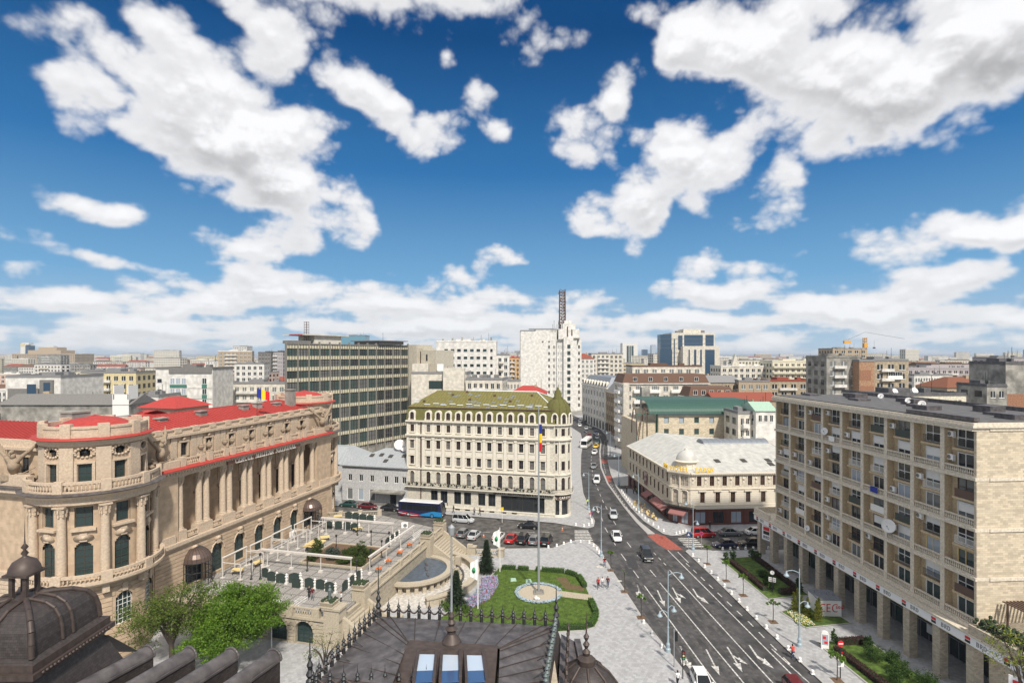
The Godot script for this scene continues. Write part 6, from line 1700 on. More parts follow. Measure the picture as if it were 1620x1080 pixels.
func office() -> void:
	var t := thing("office_block", "tall slab office block with dark green glass, cream bands and vertical fins", "office building", P(-67.6, 170.0), deg_to_rad(57.8))
	var B := 4.08; var n := 13; var L := B * n
	var bands := [38.3, 34.9, 31.5, 28.1, 23.7, 19.1, 14.5, 9.9, 5.3]
	var g := G.new(); g.prism(PackedVector2Array([U(0, -0.5), U(L, -0.5), U(L, -16), U(11.7, -16)]), 0, 38.9)
	part(t, "core", g, "concrete")
	for i in bands.size():
		g = G.new(); g.bx(0.3, L - 0.2, bands[i] - 0.6, bands[i] + 0.5, -0.5, 0.0)
		part(t, "band", g, "office_band")
	for k in n:
		if k == 10:
			for i in bands.size() - 1: window(t, V((k + 0.5) * B, bands[i + 1] + 0.65, -0.1), 0, B - 0.4, bands[i] - bands[i + 1] - 0.1, 3, 3, false, "paint_grey", "pane", "stair_window", 0.1, 0.1)
			continue
		for i in bands.size() - 1:
			var lo: float = bands[i + 1] + 0.5; var hi: float = bands[i] - 0.6
			window(t, V((k + 0.5) * B, lo, -0.25), 0, B - 0.3, hi - lo, 2, 2, false, "frame_dark", pick(["office_glass", "office_glass", "pane_green", "office_glass", "pane_curtain"]), "window", 0.07, 0.05)
	for k in n + 1:
		g = G.new(); g.bx(k * B - 0.14, k * B + 0.14, 0, 39.9, -0.4, 0.3)
		part(t, "fin", g, "office_fin")
	g = G.new()
	for k in n:
		for q in [1, 2, 3]: g.bx(k * B + q * B / 4 - 0.05, k * B + q * B / 4 + 0.05, 4, 39.3, -0.1, 0.14)
	part(t, "mullion", g, "frame_dark")
	g = G.new(); g.prism(PackedVector2Array([U(0, 0.2), U(L, 0.2), U(L, -16), U(12, -16)]), 38.95, 39.3); g.bx(9.2 * B, 12.2 * B, 39.4, 40.6, -12, 0.8); g.bx(9.0 * B, 12.6 * B, 40.6, 40.9, -13, 1.6); g.bx(3.2, 2.6 * B, 39.3, 40.2, -6, -2)
	part(t, "roof", g, "concrete_dark")
	g = G.new(); g.bx(3.3 * B, 6.0 * B, 39.3, 42.0, -12, -4); g.bx(2.2 * B, 6.6 * B, 42.0, 42.35, -14, -3)
	part(t, "plant_room", g, "pale_wall")
	g = G.new(); g.bx(1.9 * B, 2.3 * B, 41.9, 42.3, -9, -4)
	part(t, "red_awning", g, "roof_red")
	g = G.new()
	for s in [[-0.5, -0.5], [0.5, -0.5], [-0.5, 0.5], [0.5, 0.5]]: g.cyl(V(12 + s[0], 39.3, -6 + s[1]), V(12 + s[0], 46.5, -6 + s[1]), 0.06)
	for k in 9: g.bx(11.4, 12.6, 39.8 + k * 0.8, 39.9 + k * 0.8, -6.6, -5.4)
	part(t, "antenna_mast", g, "rust")
	g = G.new(); g.cyl(V(45, 40.9, -5), V(45, 44, -5), 0.05)
	part(t, "antenna_rod", g, "iron")
	# blank concrete flank turned to the square
	var f := thing("office_annex", "blank streaked concrete wall block joined to the glass office block", "building", t.transform * V(L, 0, 0), deg_to_rad(-32.2))
	g = G.new(); g.bx(0.05, 4.4, 0, 39.5, -9, 0); g.bx(4.4, 6.0, 0, 38.2, -9, -1.4); g.bx(6.0, 13.2, 0, 37.4, -11, -0.6)
	part(f, "wall", g, "annex_wall")
	g = G.new(); g.bx(5.0, 5.3, 12, 37, -1.38, -1.2)
	part(f, "downpipe", g, "frame_brown")
	for y in [30.0, 33.5]: window(f, V(8.8, y, -0.55), 0, 0.7, 2.4, 1, 2)

func old_hotel() -> void:
	var t := thing("old_hotel", "dark slate and copper roofs of an old hotel with iron cresting, skylights and dome", "building", P(0, 24))
	# local z = distance from 24 m out; the lead platform lies 22 m up
	var H := 22.0
	var g := G.new()
	var a := V(-7.15, H, -6.4); var b := V(2.28, H, -5.3); var c2 := V(1.4, H, 0.3); var d := V(-8.4, H, 0.1)
	var e := V(-4.85, H + 0.62, -2.5); var f := V(-0.55, H + 0.62, -1.9)
	var e2 := V(-4.85, H + 0.62, 1.6); var f2 := V(-0.55, H + 0.62, 1.6)
	g.quad(e, f, b, a); g.quad(f, f2, c2, b); g.flat(f2, V(1.4, H, 4), c2); g.quad(d, e2, e, a); g.flat(d, V(-8.4, H, 4), e2)
	var plat := part(t, "lead_roof", g, "lead")
	g = G.new()
	for k in 7:
		var u := (k + 0.5) / 7.0; g.tube([a.lerp(b, u) + V(0, 0.02, 0), e.lerp(f, clampf(u * 1.5 - 0.25, 0, 1)) + V(0, 0.02, 0)], 0.022, -1, 4)
	for k in 5:
		var u := (k + 0.6) / 5.0; g.tube([d.lerp(a, u) + V(0, 0.02, 0), e2.lerp(e, u) + V(0, 0.02, 0)], 0.022, -1, 4); g.tube([c2.lerp(b, u) + V(0, 0.02, 0), f2.lerp(f, u) + V(0, 0.02, 0)], 0.022, -1, 4)
	g.tube([a, e], 0.045); g.tube([b, f], 0.045); g.tube([e, f], 0.04)
	part(plat, "roll_seam", g, "copper_brown")
	g = G.new()
	g.bx(-8.0, 2.0, 0, H - 0.35, -5.0, 4.0)
	part(t, "wall", g, "podium_plain")
	g = G.new()   # mansard skirts of scaled slate under the platform
	var lo := [V(-8.6, H - 4, -7.6), V(3.6, H - 4, -6.5), V(2.6, H - 4, 2), V(-9.8, H - 4, 2)]
	g.quad(lo[1], lo[0], a, b); g.quad(lo[2], lo[1], b, c2); g.quad(lo[0], lo[3], d, a)
	part(t, "slate_skirt", g, "slate")
	# raised skylight box
	g = G.new()
	var s0 := V(-4.75, H + 0.72, -2.45); var s1 := V(-0.65, H + 0.72, -1.95); var s2 := V(-0.75, H + 0.15, 1.5); var s3 := V(-5.6, H + 0.15, 1.5)
	g.quad(s3, s2, s1, s0); g.quad(s0 - V(0, 0.8, 0), s0, s1, s1 - V(0, 0.8, 0)); g.quad(s1, s2, s2 - V(0, 1, 0), s1 - V(0, 0.8, 0)); g.quad(s3, s0, s0 - V(0, 0.8, 0), s3 - V(0, 1, 0))
	part(t, "skylight_box", g, "copper_brown")
	for k in 3:
		var m := Transform3D(Basis(Vector3.RIGHT, -0.15) , V(-3.72 + k * 1.05, H + 0.62, -0.7)) * Transform3D(Basis(Vector3.UP, 0.1), Vector3.ZERO)
		g = G.new(); g.t = m
		for q in [[-0.46, -0.34, -1.0, 2.2], [0.34, 0.46, -1.0, 2.2]]: g.bx(q[0], q[1], -0.1, 0.2, q[2], q[3])
		g.bx(-0.46, 0.46, -0.1, 0.2, -1.14, -1.0)
		var fr := part(t, "skylight", g, "copper_brown")
		g = G.new(); g.t = m; g.bx(-0.34, 0.34, 0.04, 0.08, -1.0, 1.1)
		part(fr, "pane", g, "skylight_pale")
		g = G.new(); g.t = m; g.bx(-0.34, 0.34, 0.04, 0.08, 1.1, 2.2)
		part(fr, "blind", g, "skylight_blue")
	# iron cresting: posts with spikes and hanging swags
	var pg := G.new()
	pg.lathe([U(0.09, 0), U(0.09, 0.3), U(0.06, 0.34), U(0.12, 0.43), U(0.05, 0.52), U(0.1, 0.6), U(0.03, 0.7), U(0.015, 0.8), U(0.0, 1.1)], 7)
	var pm := pg.mesh()
	var sw := G.new(); var pts := []
	for i in 7: pts.append(V(0.56 * i / 6.0, 0.5 - 0.24 * sin(PI * i / 6), 0))
	sw.tube(pts, 0.045, -1, 5)
	var smh := sw.mesh()
	for r in [[a, b], [d, a], [d + V(0.2, 0, 0.1), V(-3.0, H, 0.25)], [b, c2]]:
		var p: Vector3 = r[0]; var q: Vector3 = r[1]
		var l := p.distance_to(q); var n := int(round(l / 0.56))
		var ang := atan2(-(q - p).z, (q - p).x)
		for i in n + 1:
			var at := p.lerp(q, float(i) / n)
			part(t, "crest_post", pm, "verdigris" if r[0] == b else "iron", at)
			if i < n: part(t, "crest_swag", smh, "copper_brown", at, ang, V(l / n / 0.56, 1, 1))
	for k in 5:
		g = G.new(); var at := d.lerp(a, (k + 0.5) / 5.0); g.tube([at + V(0, 0.5, 0), at + V(0.75, 0.12, 0.2)], 0.02)
		part(t, "crest_stay", g, "iron")
	for k in 4:
		g = G.new(); var at := b.lerp(c2, (k + 0.5) / 4.0); g.tube([at + V(0, 0.5, 0), at + V(-0.6, 0.15, 0.1)], 0.02)
		part(t, "crest_stay", g, "iron")
	# tall spike finials at the corners and the mast on the ridge
	for s in [[a, 2.9], [b, 2.2], [d + V(-0.1, 0, 0), 2.4]]:
		g = G.new(); var h: float = s[1]
		g.lathe([U(0.2, 0), U(0.16, 0.3), U(0.08, 0.4), U(0.17, 0.55), U(0.07, 0.75), U(0.14, 0.95), U(0.04, 1.15), U(0.08, 1.3), U(0.03, 1.4), U(0.025, h * 0.8), U(0.0, h)], 8)
		part(t, "finial", g, "iron", s[0])
	g = G.new()
	g.lathe([U(0.5, -0.1), U(0.45, 0.15), U(0.2, 0.5), U(0.2, 0.62), U(0.3, 0.72), U(0.12, 0.85), U(0.2, 1.0), U(0.1, 1.15), U(0.14, 1.3), U(0.06, 1.5)], 10)
	var fin := part(t, "mast_base", g, "copper_brown", V(-2.8, H + 0.6, -2.3))
	g = G.new(); g.lathe([U(0.055, 1.45), U(0.04, 5.0), U(0.12, 5.05), U(0.15, 5.3), U(0.16, 5.4), U(0.0, 5.55)], 8)
	part(fin, "mast", g, "steel")
	# scrolled parapet and small turret on the avenue side
	for k in 6:
		g = G.new(); var at := V(2.85 - k * 0.12, H - 0.3, -4.9 + k * 1.0); var sp := []
		for i in 15: sp.append(at + V(0, 0.3 + cos(i * 0.55) * 0.32 * (1 - i / 17.0), sin(i * 0.55) * 0.4 * (1 - i / 17.0)))
		g.tube(sp, 0.07, 0.03)
		part(t, "scroll", g, "copper_brown")
	g = G.new(); g.quad(V(2.55, H - 0.5, -5.5), V(1.6, H - 0.5, 3), V(2.9, H - 0.9, 3), V(3.5, H - 0.9, -5.2)); g.bx(3.2, 3.5, H - 5, H - 0.6, -5.2, 3)
	part(t, "parapet", g, "lead")
	var tc := V(3.4, H - 2.6, -2.0)
	g = G.new(); g.lathe([U(1.75, 0), U(1.7, 0.7), U(1.45, 1.5), U(1.0, 2.1), U(0.5, 2.45), U(0.0, 2.5)], 16, tc, 0, TAU, true)
	var td := part(t, "turret_dome", g, "slate")
	g = G.new()
	for k in 8:
		var w := TAU * k / 8; var rp := []
		for q in [U(1.76, 0), U(1.72, 0.7), U(1.47, 1.5), U(1.02, 2.1), U(0.5, 2.48)]: rp.append(tc + V(cos(w) * q.x, q.y, sin(w) * q.x))
		g.tube(rp, 0.06)
	g.lathe([U(0.4, 2.4), U(0.42, 2.7), U(0.15, 2.85), U(0.2, 3.0), U(0.06, 3.15), U(0.16, 3.35), U(0.05, 3.5), U(0.14, 3.7), U(0.04, 3.85), U(0.03, 4.4), U(0.0, 4.9)], 8, tc)
	part(td, "rib", g, "copper_brown")
	g = G.new(); g.bx(1.5, 5.2, 0, H - 2.6, -4, 3)
	part(t, "turret_wall", g, "podium_plain")
	# slate pavilion dome with lantern on the west wing
	var X := -23.75; var Z := -3.7; var A := 2.1
	g = G.new()
	var prof := [U(A + 0.3, 0.0), U(A + 0.02, 0.12), U(A * 0.99, 0.7), U(A * 0.94, 1.2), U(A * 0.83, 1.6), U(A * 0.62, 1.88), U(A * 0.36, 2.0), U(0.3, 2.05)]
	for j in prof.size() - 1:
		var p: Vector2 = prof[j]; var q: Vector2 = prof[j + 1]
		for k in 4:
			var w := PI / 4 + k * PI / 2
			var f0 := V(cos(w), 0, sin(w)) * sqrt(2.0); var f1 := V(cos(w + PI / 2), 0, sin(w + PI / 2)) * sqrt(2.0)
			var o := V(X, H + 0.15, Z)
			g.quad(o + f1 * p.x + V(0, p.y, 0), o + f0 * p.x + V(0, p.y, 0), o + f0 * q.x + V(0, q.y, 0), o + f1 * q.x + V(0, q.y, 0))
	var dm := part(t, "slate_dome", g, "slate")
	g = G.new()
	for k in 4:
		var w := PI / 4 + k * PI / 2; var rp := []
		for q in prof.slice(1): rp.append(V(X, H + 0.18, Z) + V(cos(w) * q.x * 1.414, q.y, sin(w) * q.x * 1.414))
		g.tube(rp, 0.13)
		for s in [-0.33, 0.33]:
			rp = []
			for q in prof.slice(1): rp.append(V(X, H + 0.2, Z) + V(cos(w + PI / 4) * q.x - sin(w + PI / 4) * s, q.y, sin(w + PI / 4) * q.x + cos(w + PI / 4) * s))
			g.tube(rp, 0.09)
	for h in [[A + 0.35, -0.35, 0.0], [A + 0.5, -0.6, -0.35], [A + 0.2, -0.85, -0.6]]: g.bx(X - h[0], X + h[0], H + h[1] + 0.15, H + h[2] + 0.15, Z - h[0], Z + h[0])
	for k in 20: g.ball(V(X + A + 0.52, H - 0.32, Z - A + k * 0.22), V(0.07, 0.09, 0.08), 6, 4)
	part(dm, "dome_rib", g, "copper_brown")
	g = G.new()
	for k in 4: g.box(V(X + 0.42 * (1 if k % 2 else -1), H + 2.9, Z + 0.42 * (1 if k < 2 else -1)), V(0.22, 1.5, 0.22))
	g.bx(X - 0.65, X + 0.65, H + 2.05, H + 2.25, Z - 0.65, Z + 0.65); g.bx(X - 0.75, X + 0.75, H + 3.55, H + 3.7, Z - 0.75, Z + 0.75)
	g.lathe([U(0.85, H + 3.7), U(0.8, H + 3.95), U(0.6, H + 4.3), U(0.25, H + 4.5), U(0.1, H + 4.6), U(0.2, H + 4.75), U(0.07, H + 4.95), U(0.2, H + 5.1), U(0.05, H + 5.3), U(0.03, H + 5.6), U(0.0, H + 6.9)], 12, V(X, 0, Z), 0, TAU, true)
	part(dm, "lantern", g, "copper_brown", V(X * 0.2, (H + 2.05) * 0.16, Z * 0.2), 0, V(0.8, 0.84, 0.8))
	g = G.new(); g.bx(X - 2.2, X + 2.2, 0, H - 3.5, Z - 2.2, Z + 2.2)
	part(t, "pavilion_wall", g, "podium_plain")
	g = G.new(); g.frustum(X - A - 1.6, X + A + 1.6, H - 4.6, H - 0.7, Z - A - 1.6, Z + A + 1.6, 1.45)
	part(t, "pavilion_skirt", g, "slate")
	# slope below the pavilion and the row of barrel-topped dormers
	g = G.new(); g.quad(V(-21.3, H - 3.0, -8.5), V(-26.5, H - 3.0, -8.5), V(-26.5, H - 0.8, -6.0), V(-21.3, H - 0.8, -6.0))
	g.quad(V(-7.9, H - 4.2, -5.5), V(-21.4, H - 4.0, -7.3), V(-21.4, H - 1.6, -2.0), V(-7.9, H - 1.4, -1.0)); g.bx(-21.4, -7.9, 0, H - 3.0, -1.5, 3.0); g.quad(V(-21.4, H - 4.0, -7.3), V(-21.4, 0, -7.3), V(-21.4, 0, 3), V(-21.4, H - 1.6, -2))
	g.quad(V(-7.9, H - 1.4, -1.0), V(-21.4, H - 1.6, -2.0), V(-21.4, H - 1.2, 4), V(-7.9, H - 1.2, 4))
	part(t, "lower_roof", g, "slate")
	for k in 4:
		var dn := V(-18.8 + k * 2.22, H - 1.5, -5.4 + k * 0.12)
		g = G.new(); var bt := Transform3D(Basis(Vector3.UP, -0.33), dn); g.t = bt
		for i in 10:
			var w := PI * i / 10; var w2 := PI * (i + 1) / 10
			var nn := func(v: float): return V(cos(v), sin(v), 0)
			g.tri(V(cos(w) * 0.42, sin(w) * 0.42, 4.5), V(cos(w2) * 0.42, sin(w2) * 0.42, 0), V(cos(w2) * 0.42, sin(w2) * 0.42, 4.5), nn.call(w), nn.call(w2), nn.call(w2))
			g.tri(V(cos(w) * 0.42, sin(w) * 0.42, 4.5), V(cos(w) * 0.42, sin(w) * 0.42, 0), V(cos(w2) * 0.42, sin(w2) * 0.42, 0), nn.call(w), nn.call(w), nn.call(w2))
		g.bx(-0.47, -0.42, -0.05, 0.05, 0, 4.5); g.bx(0.42, 0.47, -0.05, 0.05, 0, 4.5)
		for i in 10: g.cyl(V(cos(PI * i / 10) * 0.45, sin(PI * i / 10) * 0.45, 0.02), V(cos(PI * (i + 1) / 10) * 0.45, sin(PI * (i + 1) / 10) * 0.45, 0.02), 0.07, -1, 5)
		var dr := part(t, "dormer_vault", g, "lead")
		g = G.new(); g.t = bt; g.bx(-0.4, 0.4, -1.6, 0.0, 0.05, 4.4)
		part(dr, "dormer_cheek", g, "slate")

# name, label, category, x, distance to the front, width, depth, height, turn, wall, roof kind, roof, storeys, columns
const MIDDLE := [
	["modern_block", "pale modern block with slanted dark stone front behind the palace wing", "office building", -160.1, 190, 18.4, 20, 28.2, 0, "white_wall", "flat", "grey_roof", 0, 0],
	["workshop", "long grey workshop with patched sagging roof behind the palace wing", "workshop", -100.6, 128, 29.2, 9, 24.6, 0, "concrete", "gable", "concrete_dark", 0, 0],
	["yellow_flats", "pale yellow apartment house with stepped top floors behind the workshop", "apartment building", -163.3, 230, 21.0, 16, 28.3, 0.1, "yellow_wall", "flat", "grey_roof", 5, 7],
	["orange_house", "orange plastered apartment house beside the pale yellow one", "apartment building", -171.5, 262, 16.9, 14, 26.4, -0.05, "orange_wall", "flat", "grey_roof", 5, 6],
	["panel_block", "tall grey panel block with green window strips behind the red roofs", "apartment building", -109.6, 190, 19.0, 14, 30.9, 0, "white_wall", "flat", "concrete_dark", 0, 0],
	["school_house", "low white building with rows of small windows beside the panel block", "building", -115.2, 178, 8.9, 12, 22.6, 0, "white_wall", "flat", "grey_roof", 3, 9],
	["cream_villa", "long cream house with flat terraces behind the palace roof", "house", -95.6, 212, 22.6, 12, 24.9, 0.05, "pale_wall", "flat", "grey_roof", 2, 8],
	["white_flats", "white modernist apartment house with rounded balconies beyond the cream house", "apartment building", -152.5, 330, 16.1, 14, 30.1, 0.2, "white_wall", "flat", "grey_roof", 6, 5],
	["far_hotel_tower", "lone white high-rise with ribbed front on the skyline", "tower", -431.0, 900, 22.0, 20, 48.0, 0, "white_wall", "flat", "grey_roof", 9, 8],
	["glass_offices", "dark glass office building with stepped roof on the skyline", "office building", -209.1, 480, 10.7, 16, 37.1, 0, "concrete_dark", "flat", "tar_roof", 5, 4],
	["grey_offices", "plain grey office box beside the stepped glass one", "office building", -200.7, 485, 10.2, 16, 37.6, 0, "lilac_wall", "flat", "tar_roof", 7, 5],
	["teal_tower", "teal glass tower showing above the fin-fronted office block", "tower", -169.0, 600, 27.3, 20, 55.3, 0, "pane_sky", "flat", "grey_roof", 0, 0],
	["chain_hotel", "plain white hotel block with seven columns of square windows", "hotel", -21.3, 265, 28.0, 18, 41.6, 0, "white_wall", "flat", "white_wall", 0, 0],
	["hotel_wing", "narrow white wing with single green windows beside the plain hotel", "hotel", -4.3, 267, 6.2, 16, 35.4, 0, "white_wall", "flat", "grey_roof", 7, 2],
	["cinema_block", "low pale hall with blank walls behind the mossy hotel roof", "building", -26.4, 205, 20.0, 14, 28.9, -0.05, "pale_wall", "flat", "grey_roof", 0, 0],
	["corner_flats", "low cream block with paired windows behind the mossy hotel roof", "building", -9.9, 200, 13.1, 14, 26.9, -0.12, "pale_wall", "flat", "grey_roof", 4, 6],
	["court_house", "cream block with a dark ribbon of windows beside the white tower", "building", -0.8, 228, 8.6, 12, 25.1, 0, "pale_wall", "flat", "grey_roof", 5, 6],
	["red_roof_house", "small white house with bright red sheet roof before the white tower", "house", 5.0, 188, 11.7, 9, 23.0, -0.15, "white_wall", "hip", "roof_red", 2, 5],
	["brick_flats", "narrow brown and white apartment house squeezed in beside the white tower", "apartment building", 1.4, 420, 9.3, 14, 33.2, 0, "orange_wall", "flat", "roof_red", 8, 3],
	["street_flats", "cream apartment house with mixed balconies at the bend of the avenue", "apartment building", 72.1, 430, 23.9, 18, 36.0, 0, "pale_wall", "flat", "grey_roof", 8, 7],
	["gap_flats", "white apartment house with small red roof beyond the white tower", "apartment building", 50.0, 400, 15.6, 14, 32.9, 0, "white_wall", "hip", "tile_red", 7, 5],
	["far_bank_tower", "white tower with three dark vertical strips far down the avenue", "tower", 311.7, 1500, 40.0, 30, 64.3, 0, "white_wall", "flat", "white_wall", 0, 0],
	["far_blue_tower", "small dark blue glass tower on the horizon", "tower", 586.1, 2500, 22.2, 25, 55.4, 0, "pane_blue", "flat", "grey_roof", 0, 0],
	["far_round_tower", "slim pale glass tower on the horizon", "tower", 623.6, 2500, 19.4, 25, 74.9, 0, "pane_pale", "flat", "grey_roof", 0, 0],
	["rust_flats", "apartment house with white loggias and a rusty metal mansard", "apartment building", 58.2, 215, 32.7, 14, 25.0, 0.05, "pale_wall", "mansard", "rust", 5, 9],
	["rear_flats", "pale flat-roofed apartments with satellite dishes behind the rusty mansard", "apartment building", 71.6, 262, 32.6, 12, 30.2, 0.05, "pale_wall", "flat", "rust", 3, 8],
	["rust_house", "low house under a second rusty mansard beside the green roof", "house", 68.5, 195, 15.6, 10, 21.3, 0.02, "plaster_ruin", "mansard", "rust", 2, 5],
	["terrace_flats", "long cream building with four rows of ribbon balconies", "apartment building", 166.5, 330, 30.8, 16, 31.6, 0.02, "yellow_pale", "flat", "yellow_pale", 5, 9],
	["ornate_flats", "cream old apartment house with a small pointed gable", "apartment building", 140.1, 338, 32.3, 16, 28.5, 0.05, "pale_wall", "flat", "white_wall", 5, 9],
	["ruin_gable", "bare sandy gable wall of an old tenement", "house", 89.3, 240, 14.4, 12, 24.0, 0.1, "plaster_ruin", "gable", "grey_roof", 3, 4],
	["ruin_court", "grey and white tenement wall with a broken roof edge", "house", 100.7, 236, 12.6, 12, 24.5, -0.1, "tan_wall", "flat", "grey_roof", 3, 4],
	["ruin_block", "sandy tenement block with bare fire walls and few windows", "house", 117.9, 238, 21.2, 14, 24.6, 0.05, "plaster_ruin", "flat", "tile_red", 3, 5],
	["red_shed", "low shed with faded red tile roof behind the apartment slab", "house", 73.2, 178, 19.8, 10, 21.4, 0, "tan_wall", "gable", "tile_red", 1, 5],
	["cream_court", "small pale house wall beside the green roofed building", "house", 63.0, 152, 5.1, 10, 20.0, 0, "pale_wall", "flat", "grey_roof", 2, 3],
	["mint_house", "small house with mint green roof beside the apartment slab", "house", 67.0, 150, 5.3, 9, 21.0, 0, "white_wall", "gable", "mint", 1, 3],
	["concrete_flats", "rough grey concrete tenement with mismatched windows", "apartment building", 116.7, 200, 12.0, 14, 34.7, 0, "concrete", "flat", "concrete", 5, 3],
	["brick_gable", "tall bare brick and plaster fire wall", "house", 122.4, 196, 5.2, 12, 33.4, 0, "brick_plaster", "flat", "grey_roof", 0, 0],
	["peeling_flats", "peeling sandy tenement with a white glazed balcony", "apartment building", 132.0, 198, 12.3, 13, 33.6, 0, "plaster_ruin", "flat", "grey_roof", 3, 3],
	["crane_tower_block", "unfinished beige concrete block under the tower crane", "building", 249.7, 420, 25.2, 20, 39.7, 0, "tan_wall", "flat", "concrete", 4, 5],
	["lilac_terraces", "long lilac-grey stepped apartment terraces", "apartment building", 255.9, 330, 52.8, 16, 27.6, 0, "lilac_wall", "flat", "lilac_wall", 3, 16],
	["lilac_range", "long grey apartment range with a dark attic behind the lilac terraces", "apartment building", 335.1, 420, 50.4, 16, 28.5, 0, "lilac_wall", "flat", "rust", 3, 14],
	["ribbon_school", "white building with one ribbon of small windows behind the tarred roof", "building", 200.2, 270, 18.3, 10, 25.8, 0, "white_wall", "flat", "grey_roof", 2, 14],
	["brown_villa", "house with a big brown hipped tile roof behind the apartment slab", "house", 187.0, 232, 20.4, 16, 22.3, 0.1, "tan_wall", "hip", "tile_brown", 2, 6],
	["tar_annex", "cream building with tarred roof and dishes just behind the apartment slab", "building", 99.7, 138, 22.1, 14, 25.9, 0.05, "yellow_pale", "flat", "tar_roof", 1, 6],
	["fire_wall_block", "tall grey fire wall patched with brick beside the brown roof", "building", 134.3, 150, 8.0, 12, 33.3, 0, "concrete", "flat", "tar_roof", 0, 0],
	["low_fire_wall", "lower grey wall block in front of the brick-patched one", "building", 124.6, 146, 5.2, 10, 27.6, 0, "concrete", "flat", "tar_roof", 1, 2],
	["blue_grey_hall", "blue-grey metal hall on the edge of the far roofs", "building", 266.3, 300, 20.7, 16, 33.7, 0, "lilac_wall", "flat", "grey_roof", 2, 5],
	["stone_palace", "huge tiered stone palace rising on the far skyline", "palace", -1071.8, 1300, 144.4, 60, 36.0, 0, "tan_wall", "flat", "tan_wall", 5, 26],
	["grey_ministry", "long grey block with many window rows before the far palace", "building", -480.2, 620, 40.0, 20, 24.3, 0, "concrete", "flat", "grey_roof", 7, 14]
]

func window_grid(fl: int, co: int, ww := 0.5, wh := 0.55) -> ArrayMesh:   # a unit facade of window recesses, stretched over each front
	var key := "grid %d %d %s %s" % [fl, co, ww, wh]
	if C.has(key): return C[key]
	var g := G.new()
	for j in fl:
		for i in co:
			var x := (i + 0.5) / co; var y := (j + 0.5) / fl
			g.bx(x - ww / 2 / co, x + ww / 2 / co, y - wh / 2 / fl, y + wh / 2 / fl, -0.05, 0.04)
	C[key] = g.mesh()
	return C[key]

func sill_grid(fl: int, co: int) -> ArrayMesh:
	var key := "sill %d %d" % [fl, co]
	if C.has(key): return C[key]
	var g := G.new()
	for j in fl:
		for i in co:
			var x := (i + 0.5) / co; var y := (j + 0.5) / fl
			g.bx(x - 0.31 / co, x + 0.31 / co, y - 0.33 / fl, y - 0.275 / fl, -0.05, 0.16)
			g.bx(x - 0.02 / co, x + 0.02 / co, y - 0.27 / fl, y + 0.27 / fl, -0.05, 0.07)
	C[key] = g.mesh()
	return C[key]

func roof_on(t: Node3D, kind: String, m: String, w: float, dep: float, h: float) -> void:
	var g := G.new()
	if kind == "flat":
		g.bx(-w / 2 - 0.15, w / 2 + 0.15, h, h + 0.25, -dep - 0.15, 0.15)
		part(t, "roof", g, m)
		g = G.new()
		g.bx(-w / 2, w / 2, h + 0.25, h + 0.75, -0.3, 0.0); g.bx(-w / 2, -w / 2 + 0.3, h + 0.25, h + 0.75, -dep, -0.3); g.bx(w / 2 - 0.3, w / 2, h + 0.25, h + 0.75, -dep, -0.3)
		g.bx(-w * 0.2, w * 0.05, h + 0.25, h + 1.5, -dep * 0.75, -dep * 0.4); g.bx(w * 0.22, w * 0.3, h + 0.25, h + 1.5, -dep * 0.55, -dep * 0.4)
		part(t, "parapet", g, m)
	elif kind == "hip":
		g.frustum(-w / 2 - 0.5, w / 2 + 0.5, h, h + minf(w, dep) * 0.26, -dep - 0.5, 0.5, minf(w, dep) * 0.47)
		part(t, "roof", g, m)
		g = G.new(); g.bx(w * 0.18, w * 0.24, h, h + minf(w, dep) * 0.3, -dep * 0.45, -dep * 0.35)
		part(t, "chimney", g, "tan_wall")
	elif kind == "gable":
		g.ext(PackedVector2Array([U(-dep - 0.4, h), U(0.4, h), U(-dep / 2, h + dep * 0.24)]), -w / 2 - 0.3, w / 2 + 0.3)
		var o := G.new()
		for i in g.v.size():
			o.v.append(V(-g.v[i].z, g.v[i].y, g.v[i].x)); o.n.append(V(-g.n[i].z, g.n[i].y, g.n[i].x))
		part(t, "roof", o, m)
		g = G.new(); g.bx(-w * 0.3, -w * 0.25, h, h + dep * 0.3, -dep * 0.6, -dep * 0.5)
		part(t, "chimney", g, "tan_wall")
	else:
		g.frustum(-w / 2 - 0.3, w / 2 + 0.3, h, h + 3.4, -dep - 0.3, 0.3, 1.3)
		part(t, "mansard", g, m)
		g = G.new(); g.bx(-w / 2 - 0.6, w / 2 + 0.6, h - 0.35, h - 0.002, -dep - 0.5, 0.6)
		part(t, "eaves", g, "white_wall")
		for k in 5: window(t, V(-w * 0.36 + k * w * 0.18, h + 0.7, 0.0), 0, 1.5, 1.6, 2, 1, false, "frame_white", "pane")

